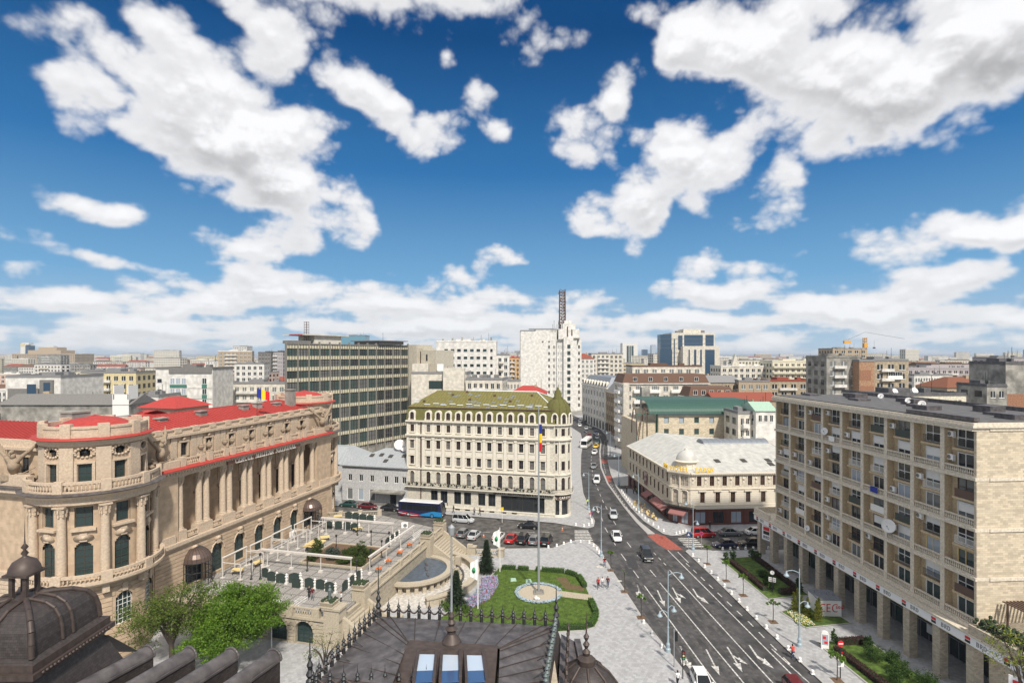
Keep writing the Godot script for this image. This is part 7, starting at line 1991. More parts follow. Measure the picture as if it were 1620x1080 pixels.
func block(r: Array, y0 := 0.0) -> Node3D:
	var w: float = r[5]; var dep: float = r[6]; var h: float = r[7]
	var t := thing(r[0], r[1], r[2], P(r[3], r[4], y0), r[8])
	var g := G.new(); g.bx(-w / 2, w / 2, 0, h, -dep, 0)
	part(t, "wall", g, r[9])
	roof_on(t, r[10], r[11], w, dep, h)
	if h < 60:
		var ag := G.new()   # aerials and a rooftop box
		for k in 3: ag.cyl(V(w * (0.1 + 0.13 * k), h, -dep * 0.5), V(w * (0.1 + 0.13 * k), h + 2.6 + k, -dep * 0.5), 0.07, -1, 3)
		part(t, "aerial", ag, "iron").set_meta("kind", "stuff")
	if r[12] > 0:
		var lo: float = maxf(2.0, h - r[12] * 3.4); var top: float = h - 0.5
		var o := part(t, "window_grid", window_grid(r[12], r[13]), ["pane", "pane", "pane_curtain", "pane_brown"][int(absf(r[3] * 3)) % 4], V(-w / 2 + 0.4, lo, 0.0), 0, V(w - 0.8, top - lo, 1)); o.set_meta("kind", "stuff")
		if w < 60 and int(absf(r[3]) * 7) % 3 == 0:
			var bg := G.new()
			for j in r[12]: bg.bx(-w * 0.3, w * 0.05, lo + (top - lo) * j / r[12], lo + (top - lo) * j / r[12] + 1.0, 0, 1.1)
			part(t, "balcony_row", bg, "white_wall" if r[9] != "white_wall" else "pale_wall").set_meta("kind", "stuff")
		o = part(t, "sill_grid", sill_grid(r[12], r[13]), "frame_white", V(-w / 2 + 0.4, lo, 0.0), 0, V(w - 0.8, top - lo, 1)); o.set_meta("kind", "stuff")
		var sc := maxi(2, int(dep / 4.0))
		for s in [-1, 1]:
			o = part(t, "window_grid", window_grid(r[12], sc), "pane", V(s * w / 2, lo, -dep + 0.4 if s > 0 else -0.4), PI / 2 * s if s > 0 else -PI / 2, V(dep - 0.8, top - lo, 1))
			if s > 0: o.position.z = -0.4
			else: o.position.z = -dep + 0.4
			o.set_meta("kind", "stuff")
	return t

func bars(t: Node3D, called: String, m: String, list: Array) -> void:
	var g := G.new()
	for b in list: g.bx(b[0], b[1], b[2], b[3], b[4], b[5])
	part(t, called, g, m)

func middle_city() -> void:
	mat("yellow_pale", 0.70, 0.66, 0.52, 0.85, "streak", 12); mat("tile_brown", 0.22, 0.08, 0.04, 0.85, "streak", 4); mat("brick_plaster", 0.42, 0.25, 0.15, 0.9, "blotch", 5); mat("pane_sky", 0.12, 0.26, 0.34, 0.08)
	var N := {}
	for r in MIDDLE: N[r[0]] = block(r)
	var t: Node3D
	var g: G
	t = N.modern_block
	bars(t, "dark_front", "concrete_dark", [[-7.5, 2.6, 6, 24.5, 0, 1.2], [2.6, 7.0, 6, 27.4, 0, 0.6]]); bars(t, "glass_wall", "pane_blue", [[-1.0, 2.0, 8, 26, 1.2, 1.3], [4.0, 6.2, 8, 26.5, 0.6, 0.7]])
	t = N.workshop
	bars(t, "door", "frame_brown", [[2, 3.6, 18, 21.5, 0, 0.1], [-8, -7.2, 19, 20.6, 0, 0.1]]); bars(t, "glazed_frame", "frame_white", [[10.8, 14.5, 22, 27, 0.2, 0.3], [11.0, 11.2, 25.8, 29, -3, 0.3], [14.2, 14.4, 25.8, 29, -3, 0.3]])
	t = N.panel_block
	for i in 6:
		for k in 3: window(t, V(-3.9 + k * 1.9, 8.5 + i * 3.5, 0.05), 0, 1.5, 2.0, 2, 1, false, "frame_white", "pane_pale", "window", 0.08, 0.08)
		window(t, V(-8.2, 9.0 + i * 3.5, 0.05), 0, 1.4, 1.2, 2, 1); window(t, V(6.8, 8.5 + i * 3.5, 0.06), 0, 1.5, 2.0, 2, 1, false, "frame_white", "pane_green", "window", 0.08, 0.08)
		bars(t, "balcony_panel", "teal_frame", [[-4.7, 0.9, 7.4 + i * 3.5, 8.3 + i * 3.5, 0, 0.25], [6.0, 7.6, 7.2 + i * 3.5, 8.4 + i * 3.5, 0, 0.2]])
		bars(t, "joint", "concrete_dark", [[1.3, 9.4, 7.0 + i * 3.5, 7.12 + i * 3.5, 0, 0.05]])
	bars(t, "attic", "concrete_dark", [[-5.0, 9.3, 29.6, 30.9, 0.02, 0.3]])
	t = N.chain_hotel
	for i in 8:
		for k in 7: window(t, V(-9.4 + k * 3.0, 12.5 + i * 3.5, 0.05), 0, 1.9, 1.5, 1, 1, false, "frame_white", pick(["pane_green", "pane_green", "pane"]), "window", 0.08, 0.1)
		window(t, V(11.7, 12.5 + i * 3.5, 0.05), 0, 1.1, 1.4, 1, 1)
	for k in 6: bars(t, "rooftop_unit", "concrete", [[-12 + k * 4.6, -11.2 + k * 4.6, 42.3, 43.2 + 0.4 * (k % 3), -6, -5]])
	t = N.cinema_block
	bars(t, "wall_step", "pale_wall", [[-9.8, -4, 20, 32.5, -10, -0.6], [2.0, 9.6, 18, 31, 0.0, 2.5]]); bars(t, "glass_wall", "pane_green", [[-3.6, 1.4, 23.5, 26.4, 0, 0.1]]); bars(t, "water_tank", "bollard", [[-0.6, 1.6, 29.9, 32.4, -2, 0]])
	t = N.corner_flats
	for k in 3: bars(t, "rooftop_unit", "concrete_dark", [[-5 + k * 4, -3.5 + k * 4, 27.3, 28.6, -6, -4]])
	t = N.far_bank_tower
	bars(t, "glass_strip", "pane_green", [[-9, -3.5, 8, 58, 0, 0.6], [-1.8, 1.8, 8, 58, 0, 0.6], [3.5, 9, 8, 58, 0, 0.6]])
	t = N.rust_flats
	for i in 5:
		for k in 3:
			var x: float = [-10.5, -4.4, 3.8][k]
			bars(t, "loggia", "frame_white", [[x - 2.0, x + 2.0, 5.4 + i * 4.0, 6.5 + i * 4.0, 0, 1.3]])
			window(t, V(x, 6.5 + i * 4.0, 0.1), 0, 2.2, 1.6, 3, 1, false, "frame_white", "pane_curtain")
	bars(t, "corner_pier", "pale_wall", [[-16.6, -14.4, 0, 25.2, 0, 1.6]])
	for i in 6: bars(t, "side_balcony", "frame_white", [[-18.0, -16.4, 3 + i * 3.6, 4.1 + i * 3.6, -8, -1], [-16.4, -16.3, 4.1 + i * 3.6, 5.4 + i * 3.6, -8, -1]])
	t = N.terrace_flats
	for i in 5: bars(t, "balcony_band", "yellow_pale", [[-15.3, 15.3, 14.4 + i * 3.4, 15.5 + i * 3.4, 0.05, 1.4]])
	t = N.ornate_flats
	g = G.new(); g.ext(PackedVector2Array([U(-10, 28.4), U(-5, 28.4), U(-7.5, 36)]), -2, 0.4)
	part(t, "gable", g, "pale_wall")
	t = N.fire_wall_block
	bars(t, "brick_patch", "brick_wall", [[-3.9, 3.9, 22.0, 25.5, 0, 0.05], [-3.4, 3.9, 16, 20.5, 0, 0.05]])
	t = N.brick_gable
	bars(t, "brick_patch", "brick_wall", [[-2.4, 2.4, 20.0, 25.0, 0, 0.05], [-2.5, 1.4, 27.0, 30.5, 0, 0.05]])
	t = N.peeling_flats
	bars(t, "glazed_balcony", "frame_white", [[-1.5, 3.6, 27.2, 28.4, 0, 0.9]]); window(t, V(1.2, 28.4, 0.5), 0, 4.8, 1.5, 6, 1, false, "frame_white")
	t = N.tar_annex
	for e in [[-6, 0.8], [-1, 0.9]]: dish(t.transform * V(e[0], 26.0, -1.5), 0.2, e[1], "white satellite dish on the tarred annex roof, %s one" % ("smaller" if e[1] < 0.85 else "bigger"))
	t = N.stone_palace
	bars(t, "upper_tier", "tan_wall", [[-46, 30, 36, 45, -55, -12], [-28, 14, 45, 52, -50, -20]]); bars(t, "colonnade", "pane", [[-60 + 0, -58, 18, 32, 0, 0.6]])
	# a white suspension mast with stays, and the dark blue tower beside it, over the far palace
	t = thing("stadium_mast", "white pylon with fanned stay cables over the far palace", "mast", P(-1150, 1420))
	bars(t, "pylon", "white_wall", [[-9, 9, 0, 56, -6, 6]])
	g = G.new()
	for s in [-1, 1]:
		for k in 6: g.cyl(V(0, 52, 0), V(s * (22 + k * 11), 30, 0), 0.8, 0.8, 4)
		g.ext(PackedVector2Array([U(0, 52), U(s * 70, 30), U(0, 36)]), -0.3, 0.3)
	part(t, "stay_cable", g, "white_wall")
	t = thing("far_corner_tower", "narrow dark blue and white tower block behind the far palace", "tower", P(-1370, 1600))
	bars(t, "wall", "white_wall", [[-14, 0, 0, 62, -18, 0], [-12, 8, 62, 68, -18, -2]]); bars(t, "glass_side", "pane_blue", [[0, 12, 0, 60, -18, 0.2]]); bars(t, "yellow_cap", "yellow_wall", [[-14, -2, 58, 66, -1, 0.4]])
	telephone()
	avenue_houses()
	green_hall()
	cream_tower()
	crane()

func telephone() -> void:
	var t := thing("telephone_palace", "tall stepped white tower building with a lattice mast on its roof", "tower", P(24.0, 362), 0.0)
	var g := G.new()
	g.bx(-18.6, -9, 0, 50.5, -24, 1.5); g.bx(-9, 4.5, 0, 51.5, -24, 0); g.bx(4.5, 8.6, 0, 45, -20, 1.0); g.bx(8.6, 17.0, 0, 46.5, -20, 3.2); g.bx(17.0, 20.2, 0, 46, -22, 0.6)
	g.bx(5.5, 18.8, 45, 52, -18, 1.2); g.bx(7.5, 16.5, 52, 55.5, -16, -0.5); g.bx(9.5, 14.5, 55.5, 57.5, -14, -2)
	part(t, "wall", g, "white_wall")
	bars(t, "roof", "grey_roof", [[-18.7, -9.2, 50.5, 51.2, -24, 1.6], [-9.1, 4.6, 51.5, 52.0, -24, 0.1], [-13, 3, 52.0, 52.5, -10, -6]])
	bars(t, "stair_glass", "frame_brown", [[10.8, 11.6, 47, 53.5, 1.2, 1.4], [13.6, 14.4, 47.5, 51.5, 1.2, 1.3]])
	bars(t, "balcony", "concrete", [[5.0, 8.6, 45.0, 45.6, 1.0, 2.6], [15.0, 18.8, 45.6, 46.2, 1.0, 4.0]])
	for i in 11:
		var y := 39.6 - i * 4.1
		if y < 2: break
		window(t, V(11.9, y, 3.25), 0, 2.0, 2.4, 2, 2, false, "frame_dark", "pane_green"); window(t, V(-0.4, y, 0.05), 0, 0.9, 1.9, 1, 2)
		for x in [2.4, 3.2]: window(t, V(x, y, 0.05), 0, 0.35, 1.9, 1, 2)
		for x in [5.6, 6.6, 7.6]: window(t, V(x, y, 1.05), 0, 0.5, 2.0, 1, 2, false, "frame_white", "pane_curtain")
		window(t, V(18.6, y, 0.65), 0, 1.0, 2.0, 2, 2)
	for x in [-4.4, -0.4]: window(t, V(x, 43.4, 0.05), 0, 0.9, 0.9, 1, 1)
	g = G.new()   # lattice mast
	for s in [[-1, -1], [1, -1], [1, 1], [-1, 1]]: g.cyl(V(8.6 + s[0] * 1.9, 52, -6 + s[1] * 1.9), V(8.6 + s[0] * 1.7, 77, -6 + s[1] * 1.7), 0.3, -1, 5)
	for k in 13:
		var y := 52.5 + k * 1.95
		for q in 4:
			var a := [V(-1.8, 0, -1.8), V(1.8, 0, -1.8), V(1.8, 0, 1.8), V(-1.8, 0, 1.8)]
			g.cyl(V(8.6, y, -6) + a[q], V(8.6, y, -6) + a[(q + 1) % 4], 0.18, -1, 4); g.cyl(V(8.6, y, -6) + a[q], V(8.6, y + 1.95, -6) + a[(q + 1) % 4], 0.16, -1, 4)
	part(t, "lattice_mast", g, "rust")
	g = G.new()
	for k in 16: g.box(V(8.6 + 2.2 * sin(k * 2.4), 53 + k * 1.5, -6 + 2.2 * cos(k * 2.4)), V(0.7, 1.4, 0.6))
	for k in 10: g.cyl(V(1 + k * 0.9, 50, 0.2), V(1 + k * 0.9, 52.5 + 2.5 * (k % 3), 0.2), 0.12, -1, 4)
	part(t, "aerial", g, "concrete")

func avenue_houses() -> void:
	# east side of the avenue: fronts face the street (-x)
	for e in [["ornate_house", "white ornate street house with arched ground floor and grey mansard on the avenue", 37.5, 302, 41, 20.5, "white_wall", "zinc", 9, 0.16], ["brown_house", "plain brown street house with small rows of windows on the avenue", 43.6, 262, 22, 19.0, "tan_wall", "grey_roof", 6, 0.08], ["red_gable_house", "narrow old street house with a red roof patch on the avenue", 45.4, 240, 15, 16.0, "tan_wall", "roof_red", 4, 0.08]]:
		var t := thing(e[0], e[1], "house", P(e[2], e[3]), deg_to_rad(-90) + e[9])
		var L: float = e[4]; var h: float = e[5]
		var g := G.new(); var holes := []; var n: int = e[8]
		for k in n:
			var x := (k + 0.5) * L / n
			holes.append([x - 1.3, x + 1.3, 0.4, 4.4, e[0] == "ornate_house"])
			for f in 3: holes.append([x - 0.7, x + 0.7, 6.2 + f * (h - 6.5) / 3, 6.2 + f * (h - 6.5) / 3 + 2.4, false])
		g.wall(0, L, 0, h, 0, holes, 0.4); g.bx(0, L, 0, h, -16, -0.42); g.quad(V(L, 0, 0), V(L, 0, -0.42), V(L, h, -0.42), V(L, h, 0))
		part(t, "wall", g, e[6])
		g = G.new(); g.bx(-0.1, L + 0.1, 5.0, 5.3, -0.1, 0.4); g.bx(-0.2, L + 0.2, h - 0.5, h, -0.3, 0.7)
		for k in n + 1: g.bx(k * L / n - 0.25, k * L / n + 0.25, 5.3, h - 0.5, -0.05, 0.2)
		part(t, "moulding", g, "capitol_trim" if e[0] == "ornate_house" else "tan_wall")
		for hh in holes: window(t, V((hh[0] + hh[1]) / 2, hh[2], -0.3), 0, hh[1] - hh[0], hh[3] - hh[2], 2, 2, hh[4], "frame_dark", "pane")
		g = G.new(); g.frustum(-0.2, L + 0.2, h, h + 4.6, -16, 0.4, 3.4)
		part(t, "roof", g, e[7])
		if e[0] == "ornate_house":
			for k in n:
				g = G.new(); g.bx(-0.9, 0.9, 0, 1.9, -1.6, 0.1); g.ball(V(0, 1.9, -0.7), V(0.9, 0.6, 0.8), 8, 5)
				var d := part(t, "dormer", g, "capitol_trim", V((k + 0.5) * L / n, h + 0.2, 0.1))
				window(d, V(0, 0.2, 0.12), 0, 1.0, 1.5, 2, 1)
	var s := thing("street_awning", "dark red shop awning low on the brown street house", "awning", P(43.0, 240.5, 0.13), deg_to_rad(-86))
	bars(s, "canopy", "paint_wine", [[0, 9, 2.6, 3.3, 0, 2.0]]); bars(s, "support", "iron", [[0, 0.1, 0, 2.6, 1.8, 1.9], [8.9, 9, 0, 2.6, 1.8, 1.9]])
	var b := thing("black_hoarding", "black hoarding round the foot of a pier on the avenue", "hoarding", P(44.0, 183, 0.13), 0.05)
	bars(b, "panel", "black", [[-3, 3, 0, 6.5, -6, 0]]); bars(b, "post", "concrete", [[-1.6, 1.0, 6.5, 25, -4.5, -2.2]])

func green_hall() -> void:
	var t := thing("green_roof_hall", "sandstone hall with curved green metal roof and square green windows", "building", P(42.0, 163), 0.04)
	var W := 27.0; var h := 18.4
	var g := G.new(); var holes := []
	for k in 6:
		for y in [12.9, 16.2]: holes.append([1.6 + k * 4.4, 3.0 + k * 4.4, y, y + 1.7, false])
	g.wall(0, W, 0, h, 0, holes, 0.3); g.bx(0, W, 0, h, -26, -0.32); g.quad(V(0, 0, -0.32), V(0, 0, 0), V(0, h, 0), V(0, h, -0.32)); g.bx(-6.0, -0.02, 0, 16.4, -20, -1.5); g.bx(W, W + 3, 0, h + 0.6, -20, -0.5)
	part(t, "wall", g, "hall_stone")
	for hh in holes: window(t, V((hh[0] + hh[1]) / 2, hh[2], -0.2), 0, 1.4, 1.7, 1, 1, false, "teal_frame", pick(["pane_green", "pane_pale"]), "window", 0.06, 0.1)
	g = G.new()
	for i in 8:
		var a := PI / 2 * i / 8; var b := PI / 2 * (i + 1) / 8
		g.quad(V(-3, h + 0.6 + sin(a) * 3.4, 0.9 - (1 - cos(a)) * 7), V(W + 1.5, h + 0.6 + sin(a) * 3.4, 0.9 - (1 - cos(a)) * 7), V(W + 1.5, h + 0.6 + sin(b) * 3.4, 0.9 - (1 - cos(b)) * 7), V(-3, h + 0.6 + sin(b) * 3.4, 0.9 - (1 - cos(b)) * 7))
	g.bx(-3, W + 1.5, h + 3.9, h + 4.0, -20, -6.0); g.bx(-3, W + 1.5, h + 0.45, h + 0.62, 0.4, 1.0); g.bx(W + 1.3, W + 1.5, h + 0.5, h + 3.9, -20, -3)
	part(t, "roof", g, "green_roof")
	g = G.new()
	for k in 40: 
		for i in 8:
			var a := PI / 2 * i / 8; var b := PI / 2 * (i + 1) / 8; var x := -2.8 + k * 0.8
			g.cyl(V(x, h + 0.63 + sin(a) * 3.4, 0.92 - (1 - cos(a)) * 7), V(x, h + 0.63 + sin(b) * 3.4, 0.92 - (1 - cos(b)) * 7), 0.03, -1, 3)
	part(t, "standing_seam", g, "green_roof")
	bars(t, "clerestory_glass", "pane_pale", [[0, W, h + 0.02, h + 0.5, -1.0, 0.1]]); bars(t, "frame", "teal_frame", [[-6, -5.8, 0, 19, -1.4, -1.2], [-3, -2.8, 12, 19, -1.4, -1.2], [-0.3, -0.05, 8, 19, -1.4, -1.2], [-6, 0, 18.6, 18.9, -1.4, -1.2]])
	g = G.new()
	for s in [-6.5, -3.5]:
		for i in 8: g.cyl(V(s, 13 + sin(PI * i / 8) * 7.5, -2 + cos(PI * i / 8) * 3), V(s, 13 + sin(PI * (i + 1) / 8) * 7.5, -2 + cos(PI * (i + 1) / 8) * 3), 0.16, -1, 5)
	g.tube([V(-6.5, 8, 0.6), V(-4.5, 18.5, -1), V(-3.5, 20.4, -2)], 0.16)
	part(t, "steel_arch", g, "frame_brown")

func cream_tower() -> void:
	var t := thing("bank_offices", "tall cream and blue glass office building with stepped front", "office building", P(160.0, 520), 0.0)
	var g := G.new(); g.bx(-14, 25.5, 0, 55.5, -30, 0); g.bx(-6, 27, 0, 43, 0, 8); g.bx(-2, 14, 55.5, 59, -20, -4)
	part(t, "wall", g, "pale_wall")
	bars(t, "glass_corner", "pane_blue", [[-24, -14, 0, 54, -12, -0.5], [-25, -14.02, 0, 40, -0.5, 2]])
	bars(t, "glass_band", "pane_blue", [[-8, -4, 40, 53, 0, 0.2], [-2.5, 14.5, 43.5, 53.5, 0, 0.2], [17, 24.5, 43.5, 53.5, 0, 0.2], [14, 22.5, 4, 40, 8, 8.2]])
	bars(t, "glass_slot", "pane_blue", [[-1, 0.2, 18, 40, 8, 8.2], [4, 6, 18, 40, 8, 8.2], [9.5, 11, 18, 40, 8, 8.2], [-12, -11, 2, 50, 0, 0.2]])
	g = G.new()
	for k in 10: g.bx(-26.1, 24.6, 12 + k * 4.2, 12.15 + k * 4.2, 0.18, 0.3)
	part(t, "floor_line", g, "concrete_dark")
	bars(t, "rooftop_unit", "concrete_dark", [[-8, -4, 55.5, 57.5, -10, -6], [15, 19, 55.5, 58, -12, -8]])

func crane() -> void:
	var t := thing("tower_crane", "yellow tower crane with long pale jib over the rooftops", "crane", P(267.0, 430), 0.0)
	var g := G.new()
	var lat := func(p: Vector3, q: Vector3, w: float, n: int, r: float):
		var dir := (q - p) / n; var side := dir.normalized().cross(V(0.3, 0.2, 1).normalized()).normalized() * w; var up := side.cross(dir).normalized() * w
		var c4 := [side + up, up - side, -side - up, side - up]
		for i in 4: g.cyl(p + c4[i], q + c4[i], r, -1, 4)
		for k in n:
			for i in 4: g.cyl(p + dir * k + c4[i], p + dir * (k + 1) + c4[(i + 1) % 4], r * 0.6, -1, 3)
	lat.call(V(0, 0, 0), V(0, 48.5, 0), 0.9, 24, 0.3)
	part(t, "tower", g, "crane_yellow")
	g = G.new(); lat.call(V(0, 48.5, 0), V(0, 52.6, 0), 0.7, 4, 0.16); g.bx(-1.2, 1.6, 41, 44, -1.2, 1.2)
	part(t, "apex", g, "crane_yellow")
	g = G.new(); lat.call(V(1, 46.6, 0), V(49, 47.6, 0), 0.7, 28, 0.24)
	part(t, "jib", g, "crane_red")
	g = G.new(); lat.call(V(-1, 46.6, 0), V(-16, 46.4, 0), 0.6, 8, 0.26); g.bx(-16, -11, 44, 46.2, -0.9, 0.9)
	part(t, "counter_jib", g, "crane_yellow")
	g = G.new(); g.cyl(V(0, 52.6, 0), V(30, 47.6, 0), 0.09, -1, 4); g.cyl(V(0, 52.6, 0), V(-13, 46.8, 0), 0.09, -1, 4); g.cyl(V(7, 46.2, 0), V(7, 41, 0), 0.08, -1, 4); g.bx(6.3, 7.7, 40.2, 41.2, -0.5, 0.5)
	part(t, "cable", g, "iron")

func far_city() -> void:
	var r := RandomNumberGenerator.new(); r.seed = 42
	var kinds := [["white", "white_wall"], ["cream", "pale_wall"], ["pale yellow", "yellow_pale"], ["sandy", "tan_wall"], ["pinkish", "pink_wall"], ["grey", "concrete"], ["ochre", "yellow_wall"]]
	var busy := []
	for m in MIDDLE: busy.append([m[3], m[4] + m[6] / 2.0, maxf(m[5], m[6]) / 2.0 + 4])
	for e in [[24, 372, 30], [-50, 195, 45], [50, 280, 30], [56, 175, 30], [160, 530, 36], [267, 430, 8], [60, 240, 30]]: busy.append(e)
	var d := 152.0
	while d < 3300:
		var step := 19.0 + d * 0.030
		var x := -d * 0.98
		while x < d * 0.98:
			var w := step * r.randf_range(0.55, 0.95)
			var dd := d * r.randf_range(0.96, 1.06)
			var dep := minf(r.randf_range(9, 16), w)
			var free := r.randf() < 0.84 and (d > 214 or x < -88) and not (d < 420 and absf(x - 30) < 22) and not (d < 260 and x > -30 and x < 40)
			for b in busy:
				if absf(x - b[0]) < b[2] + w / 2 and absf(dd + dep / 2 - b[1]) < b[2] + dep / 2: free = false
			if free:
				var h := r.randf_range(11, 24) + (4.0 if d > 500 else 0.0)
				if r.randf() < 0.12: h += r.randf_range(5, 12)
				if d > 1100 and r.randf() < 0.1: h += r.randf_range(6, 22)
				if d < 300: h = minf(h, 21 + 3 * sin(x))
				var k: Array = kinds[r.randi() % ((3 if d > 600 else 5) if r.randf() < 0.75 else 7)]
				var roof: String = ["flat", "flat", "flat", "hip", "gable"][r.randi() % 5]
				if h > 26: roof = "flat"
				var rm: String = "tile_red" if roof != "flat" and r.randf() < 0.5 else ("rust" if roof != "flat" else ["grey_roof", "white_wall", "grey_roof", "concrete"][r.randi() % 4])
				var rl := {"tile_red": "red tiled", "rust": "brown metal", "grey_roof": "flat grey", "white_wall": "flat white", "concrete": "flat concrete"}
				var size := "tall" if h > 26 else ("low" if h < 15 else "mid-height")
				var zone := "in the near rooftops" if d < 420 else ("among the middle rooftops" if d < 1000 else "far out on the skyline")
				var lab := "%s %s building with %s roof %s" % [size, k[0], rl[rm], zone]
				var t := block(["city_block" if roof == "flat" else "town_house", lab, "building", x, dd, w, dep, h, r.randf_range(-0.35, 0.35), k[1], roof, rm, maxi(2, int(h / 3.4) - 1), maxi(3, int(w / 3.2))])
				t.set_meta("group", "city buildings: " + lab)
			x += step * r.randf_range(0.85, 1.2)
		d *= 1.19

func leaf_cloud(g: G, at: Vector3, r: Vector3, clumps: int, per: int, size: float, dark: Color, light: Color, rnd: RandomNumberGenerator, spread := 0.22, hollow := 0.45) -> Array:
	var heads := []
	g.colored = true
	for i in clumps:
		var u := V(rnd.randfn(), rnd.randfn(), rnd.randfn()).normalized() * lerpf(hollow, 1.0, sqrt(rnd.randf()))
		var c := at + u * r * rnd.randf_range(0.82, 1.05)
		heads.append(c)
		for j in per:
			var o := V(rnd.randfn(), rnd.randfn() * 0.75, rnd.randfn()) * spread * r.x * 0.42
			var p := c + o
			var a := V(rnd.randfn(), rnd.randfn(), rnd.randfn()).normalized()
			var b := a.cross(V(rnd.randfn(), rnd.randfn(), rnd.randfn())).normalized()
			var s := size * rnd.randf_range(0.6, 1.2)
			g.col = dark.lerp(light, rnd.randf())
			g.flat(p - a * s - b * s * 0.5, p + a * s - b * s * 0.1, p + b * s * 0.8)
	return heads

func tree(called: String, label: String, at: Vector3, h: float, crown: Vector3, trunk_r: float, clumps: int, per: int, size: float, dark: Color, light: Color, sd: int, group := "", base := 0.3, limbs := 7) -> Node3D:
	var rnd := RandomNumberGenerator.new(); rnd.seed = sd
	var t := thing(called, label, "tree", at, 0.0, group)
	var g := G.new()
	var heads := []
	var lobes := 9 if crown.x > 2 else 3
	for k in lobes:   # uneven masses of foliage with gaps between them
		var a := TAU * k / (lobes - 1.0) + rnd.randf() * 0.8
		var o := V(cos(a) * crown.x * 0.58, rnd.randf_range(-0.45, 0.5) * crown.y, sin(a) * crown.z * 0.58) if k < lobes - 1 else V(0, crown.y * 0.42, 0)
		heads.append_array(leaf_cloud(g, V(0, h - crown.y, 0) + o, crown * rnd.randf_range(0.4, 0.56), clumps / lobes, per, size, dark, light, rnd, 0.34, 0.3))
	var b := G.new()
	var fork := V(0, h * base, 0)
	b.tube([Vector3.ZERO, fork * 0.5 + V(0.05, 0, 0), fork], trunk_r, trunk_r * 0.75, 8)
	var ends := []
	for k in limbs:
		var a := TAU * k / limbs + rnd.randf() * 0.5
		var e := V(cos(a) * crown.x * 0.5, h - crown.y + rnd.randf_range(-0.3, 0.5) * crown.y, sin(a) * crown.z * 0.5)
		b.tube([fork * 0.92, fork.lerp(e, 0.45) + V(0, 0.08 * h, 0), e], trunk_r * 0.6, trunk_r * 0.2, 6)
		ends.append(e); ends.append(fork.lerp(e, 0.6) + V(0, 0.06 * h, 0))
	for i in mini(heads.size(), 70):
		var c: Vector3 = heads[i]; var best: Vector3 = ends[0]
		for e in ends:
			if e.distance_squared_to(c) < best.distance_squared_to(c): best = e
		b.tube([best, best.lerp(c, 0.55) + V(0, 0.03 * h, 0), c], trunk_r * 0.14, trunk_r * 0.04, 4)
	part(t, "trunk", b, "bark")
	part(t, "crown", g, "leaf")
	return t

func conifer(g: G, h: float, r: float, rnd: RandomNumberGenerator, dark: Color, light: Color, tiers := 15) -> void:
	g.colored = true
	for k in tiers:
		var u := float(k) / tiers
		var y := h * (0.06 + 0.92 * u); var rr := r * (1.0 - u) * rnd.randf_range(0.9, 1.08) + 0.06
		var n := int(7 + 9 * (1 - u))
		for i in n:
			var a := TAU * i / n + rnd.randf() * 0.5
			var d := V(cos(a), 0, sin(a)); var side := V(-sin(a), 0, cos(a))
			var len_ := rr * rnd.randf_range(0.62, 1.18)
			for q in 7:
				var s := (q + 0.6) / 7.0
				var p := d * len_ * s + V(0, y - 0.22 * len_ * s * s - 0.05 * h * 0.1, 0)
				var w := (0.14 + 0.22 * (1 - s)) * (0.6 + r * 0.3)
				g.col = dark.lerp(light, rnd.randf())
				for e in [-1, 1]: g.flat(p, p + d * 0.16 + side * e * w + V(0, rnd.randf_range(-0.1, 0.03), 0), p + d * 0.24 + V(0, rnd.randf_range(-0.04, 0.1), 0))
				g.flat(p - side * 0.06, p + side * 0.06, p + d * 0.15 + V(0, 0.12, 0))

func hedge(label: String, a: Vector2, b: Vector2, w: float, h: float, sd: int, dark := Color(0.02, 0.05, 0.01), light := Color(0.10, 0.20, 0.03), category := "hedge", group := "clipped hedges round the lawn") -> void:
	var rnd := RandomNumberGenerator.new(); rnd.seed = sd
	var t := thing("hedge", label, category, P((a.x + b.x) / 2, (a.y + b.y) / 2, 0.2), atan2(b.y - a.y, b.x - a.x), group)
	var l := a.distance_to(b)
	var g := G.new(); g.bx(-l / 2 + 0.06, l / 2 - 0.06, 0, h - 0.08, -w / 2 + 0.06, w / 2 - 0.06)
	part(t, "stems", g, "shrub_dark")
	g = G.new(); g.colored = true
	for i in int(l * (w + 2 * h) * 150):
		var f := rnd.randf() * (w + 2 * h)
		var p := V(rnd.randf_range(-l / 2, l / 2), h, f - w / 2) if f < w else (V(rnd.randf_range(-l / 2, l / 2), f - w, w / 2) if f < w + h else V(rnd.randf_range(-l / 2, l / 2), f - w - h, -w / 2))
		p += V(rnd.randfn(), rnd.randfn(), rnd.randfn()) * 0.035
		var u := V(rnd.randfn(), rnd.randfn(), rnd.randfn()).normalized() * 0.085; var v := u.cross(V(rnd.randfn(), rnd.randfn(), rnd.randfn()).normalized())
		g.col = dark.lerp(light, rnd.randf())
		g.flat(p - u, p + u, p + v)
	part(t, "leaves", g, "leaf")

